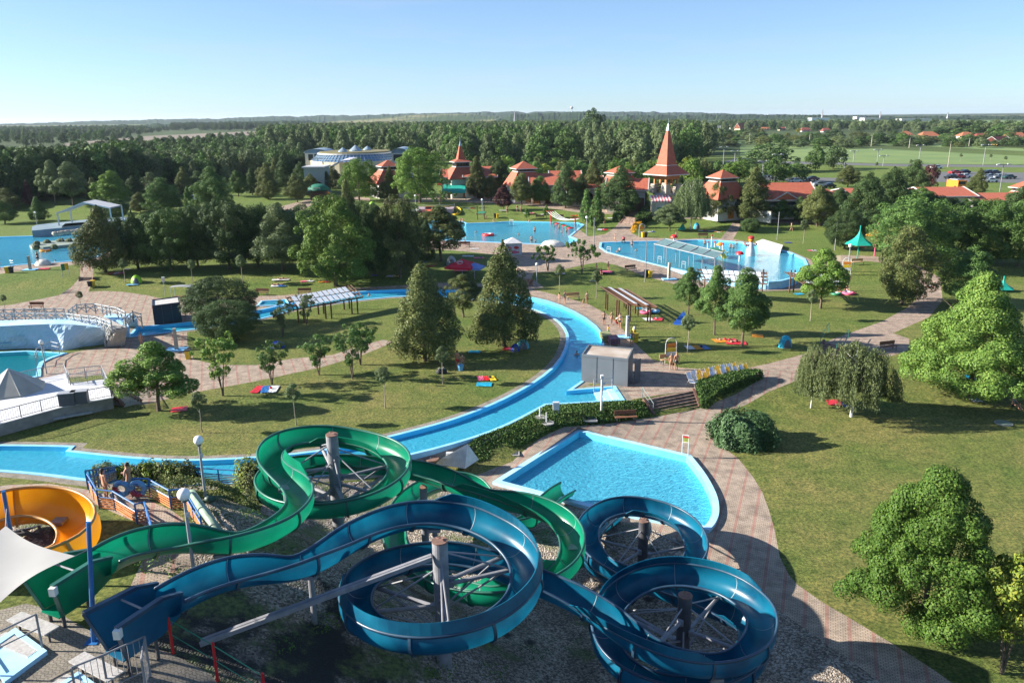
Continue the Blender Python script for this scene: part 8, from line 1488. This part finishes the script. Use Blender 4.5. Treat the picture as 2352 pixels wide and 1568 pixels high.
def person(x,y,pose,rz,low,up,lab,h=1.75,skin_=0,hair=0,fem=False,z=None,loc=None):
    key=(pose,fem)
    if key not in FIG: FIG[key]=figure(pose,fem=fem)
    b,sh,tp,hr,fe=FIG[key]; g=loc or (G(x,y) if z is None else P(x,y,z)); s=h/1.75; o=thing('person',lab,'person',g,rz); o.scale=(s,s,s)
    def add(n,me,m):
        q=bpy.data.objects.new(n,me); COL.objects.link(q); q.parent=o
        if not me.materials: me.materials.append(m)
        if me.materials[0] is not m: q.material_slots[0].link='OBJECT'; q.material_slots[0].material=m
    add('body',b,SKT if skin_ else SKIN); add('hair',hr,HAIRB if hair else HAIR); add('face',fe,HAIR)
    if pose!='swim': add('shorts' if not fem else 'swim_bottoms',sh,SHK[low])
    if up: add('top',tp,SHK[up])
    return o
pi=math.pi; mp_=G(302,1142); wp=G(246,1150)
person(0,0,'carry',-pi/2-.2,'grey',None,'shirtless dark haired man on the brick ramp carrying a figure eight ring',h=1.72,skin_=1,loc=mp_)
person(0,0,'stand',pi*.8,'patterned','patterned','woman in a patterned bikini leaning on the blue ramp railing',h=1.6,fem=True,loc=wp)
RB=mat('ring_blue',(.10,.30,.52),rough=.35,coat=.3); RR=mat('ring_maroon',(.28,.02,.06),rough=.35,coat=.3)
c0=Vector((mp_.x+.12,mp_.y-.12,mp_.z+.62)); o=thing('double_swim_ring','blue and maroon figure eight swim ring held upright by the man on the ramp','swim ring',c0)
for k_,sx in enumerate((-.36,.36)):
    n=22; MB().tube([c0+Vector((sx+.285*math.cos(2*math.pi*i/n),-.15,.285*math.sin(2*math.pi*i/n)-.05)) for i in range(n)],.125,8,True).build('tube',RB,o,True)
    MB().tube([c0+Vector((sx+.285*math.cos(2*math.pi*i/n),-.16,.285*math.sin(2*math.pi*i/n)-.05)) for i in range(9+k_*3,15+k_*5)],.129,8).build('maroon_patch',RR,o,True)
    MB().box(c0+Vector((sx,-.28,.22)),(.18,.04,.05)).build('handle',BLUP,o)
PL=[(1541,849,'stand',pi-.15,'black','black','woman in a black bikini with her back turned beside the bench',1.62,0,1,True),(1553,850,'stand',pi+.1,'dark green',None,'bald man in dark green shorts beside the woman at the bench',1.76,0,1,False),(1285,697,'stand',2.6,'pink','pink','girl walking left of the woman by the river path',1.45,0,0,True),(1297,697,'walk',.4,'grey','grey','woman in a grey swimsuit walking on the river path',1.62,0,0,True),(1340,706,'walk',.9,'yellow',None,'child carrying something beside the light dressed woman',1.15,0,0,False),(1348,699,'stand',.2,'white','white','woman in a white dress standing by the path edge',1.65,0,0,True),(1387,746,'stand',2.9,'black',None,'boy in black shorts on the path by the river wall',1.6,1,0,False),(1405,745,'walk',.3,'green','green','person wrapped in a lime green towel on the path',1.6,0,0,True),(1424,754,'stand',-.6,'black','grey','man in a grey shirt and black shorts holding a red float',1.78,0,0,False),(1397,772,'walk',2.8,'green','yellow','child in green shorts and a yellow vest on the path',1.25,0,0,False),(1451,796,'stand',3.0,'green',None,'man in bright green shorts carrying a yellow ring',1.75,1,0,False),(1051,846,'stand',2.7,'red',None,'man in red shorts standing in the island tree shade',1.8,1,0,False),(1063,847,'stand',.3,'grey','grey','woman bending over a bucket in the island tree shade',1.5,1,0,True),(326,797,'stand',pi,'black','white','woman in a white tee on the plaza behind the bright tree',1.6,0,1,True),(207,623,'stand',2.9,'black',None,'adult in black shorts at the top of the dark stair',1.7,0,0,False),(189,626,'stand',.2,'pink',None,'small child at the top of the dark stair',1.0,0,0,False),(1413,557,'walk',-pi/2,'pink','pink','woman in pink walking on the paving by the stroller',1.68,0,1,True),(1817,531,'walk',pi/2,'black',None,'shirtless man running across the upper lawn at the right',1.75,0,0,False),(1882,519,'stand',0,'red','red','person in a red dress in the shade by the orange door',1.6,0,0,True),(1370,626,'stand',1.0,'black','white','dark haired girl by the pink blanket, left',1.4,0,0,True),(1397,622,'stand',-1.0,'white','white','dark haired girl in white standing right of the pink blanket',1.4,0,0,True),(1165,490,'stand',0,'black',None,'shirtless man standing under the purple tree',1.7,0,0,False),(-8+8,621,'walk',1.5,'blue',None,'person walking at the left edge by the bins',1.7,0,0,False),(1553,548,'stand',0,'pink',None,'child standing behind the low red mushroom',1.3,0,0,False),(1188,487,'stand',0,'white','black','person in black and white above the middle pool, left of pair',1.6,0,0,False),(1196,488,'stand',0,'grey','white','person in white above the middle pool, right of pair',1.6,0,0,True),(1388,517,'stand',0,'red','red','person by the towels at the columnar thujas',1.6,0,0,True)]
for x,y,ps,rz,lo,up,l,h,sk,ha,fm in PL: person(x,y,ps,rz,lo,up,l,h,sk,ha,fm)
for x,y,ps,rz,lo,up,l,h,z in ((1381,629,'sit',0,'red','red','person in red sitting on the pink blanket',1.5,None),(1663,781,'lie',pi/2,'red',None,'sunbather on the orange red mat',1.6,None),(1690,786,'lie',pi/2,'black',None,'sunbather with blue cap on the red mat',1.7,None),(638,655,'lie',pi/2,'black',None,'sunbather lying on the blue white towel by the grove',1.7,None),(650,641,'lie',pi/2,'black',None,'sunbather lying on the pale towel left of the grove shade',1.6,None),(1423,580,'sit',-1.2,'black',None,'person sitting on the near rim of the right pool',1.7,1.1),(1710,563,'sit',.5,'red','red','child sitting on the far rim of the right pool',1.3,1.1),(1945,669,'sit',0,'blue','white','person in a folding chair by the pink ring',1.6,None),(1923,674,'sit',.6,'pink','pink','person sitting behind the green ring',1.5,None),(2326,935,'sit',.4,'black','grey','person sitting in a blue chair in the maple shade at the right edge',1.8,None),(1068,562,'sit',.3,'blue','white','person in white sitting on the bench below the middle pool',1.6,None),(1116,503,'sit',0,'black','grey','person sitting at the picnic shelter by the middle pool',1.5,None),(1216,511,'sit',0,'red',None,'child sitting on the far rim of the middle pool',1.4,1.1),(1057,509,'sit',0,'pink','pink','first of the bathers sitting left at the middle pool rim',1.4,1.1),(1064,509,'sit',0,'red',None,'second bather sitting left at the middle pool rim',1.5,1.1),(88,604,'stand',0,'black','black','dark dressed man standing on the white fake rock',1.8,2.0),(1134,510,'sit',0,'blue',None,'bather sitting at the middle pool rim below the bins',1.4,1.1)): person(x,y,ps,rz,lo,up,l,h,z=z)
for x,y,ps,l,h,z in ((1221,562,'stand','man in black shorts with a green bag wading in the middle pool',1.75,.65),(1230,562,'stand','child wading beside the man in the middle pool',1.1,.7),(1228,540,'stand','adult wading in the centre of the middle pool',1.75,.4),(1284,533,'stand','bather wading in the right part of the middle pool',1.6,.3),(1301,540,'stand','bather wading at the right corner of the middle pool',1.6,.4),(1290,541,'stand','child wading near the right corner of the middle pool',1.2,.3),(1451,572,'walk','blonde girl wading through the left tip of the right pool',1.65,.6),(1618,570,'stand','bather beside the play frame in the right pool',1.6,.2),(1677,578,'stand','left of the two bathers right of the play frame',1.5,.2),(1684,579,'stand','right of the two bathers right of the play frame',1.5,.2),(1093,625,'stand','x',1,0)):
    if l!='x': person(x,y,ps,0,'black',None,l,h,z=z)
for x,y,z,l in ((1325,816,-.35,'dark haired swimmer in the river beside the kiosk'),(848,680,-.35,'swimmer with raised arm in the upper river arm'),(106,569+12,.8,'swimmer at the island in the left pool'),(128,603,.8,'swimmer right of the white fake rock'),(1461,577,.8,'swimmer near the blonde girl in the right pool'),(1692,568-8,.8,'swimmer at the far rim of the right pool'),(1093,534,.8,'lone swimmer in the left part of the middle pool'),(1273,520,.8,'swimmer near the floating discs'),(1191,540,.8,'swimmer beside the wading adult in the middle pool'),(1152,512,.8,'swimmer at the far side of the middle pool'),(1246,512,.8,'swimmer below the far lawn of the middle pool')): person(x,y,'swim',0,'black',None,l,1.7,z=z)
ring(1121,541,RED,'red inflatable with a rider in the middle pool',.9,.1,g=P(1121,541,.9)); ring(1456,781,YELP,'yellow swim ring held at the side of the man in green shorts',.45,.9,1.3,True); ring(104,575,ORC,'orange swim ring in the left pool',.7,.1,g=P(104,577,.85)); ring(1420,748,RED,'red float board held by the man in the grey shirt',.3,.6,0,True)
g=G(1012,858)
for x,y,l in ((1010,858,'black rucksack on the lawn beside the sapling'),(1019,857,'white black bag right of the rucksack')):
    g=G(x,y); o=thing('bag',l,'bag',g); MB().ell(g+Vector((0,0,.12)),(.34,.25,.38),10,6).build('sack',BLK,o,True); MB().tube([g+Vector((-.15,0,.4)),g+Vector((0,0,.6)),g+Vector((.15,0,.4))],.025).build('strap',WCL,o)
g=P(1058,838,.0); o=thing('bucket','pale blue bucket between the man and woman in the shade','bucket',G(1058,850)); g=G(1058,850); MB().lathe(g,[(.22,0),(.3,.5)],14).build('tub',SKYB,o); MB().tube([g+Vector((-.3,0,.5)),g+Vector((0,0,.75)),g+Vector((.3,0,.5))],.015).build('handle',PW,o)
# ---------------------------------------------------------------- haze
hb=MB(); hb.box((0,4500,29),(26000,16000,66)); hz_=hb.build('haze',None); hz_['kind']='stuff'; tag(hz_,'thin pale blue summer haze softening the far hills','haze')
hm=bpy.data.materials.new('haze_air'); hm.use_nodes=True; n=hm.node_tree; n.nodes.remove(n.nodes['Principled BSDF']); pv=n.nodes.new('ShaderNodeVolumePrincipled'); pv.inputs['Color'].default_value=(.72,.84,1,1); pv.inputs['Density'].default_value=.000045; pv.inputs['Anisotropy'].default_value=.2; n.links.new(pv.outputs[0],n.nodes['Material Output'].inputs['Volume']); hz_.data.materials.append(hm)
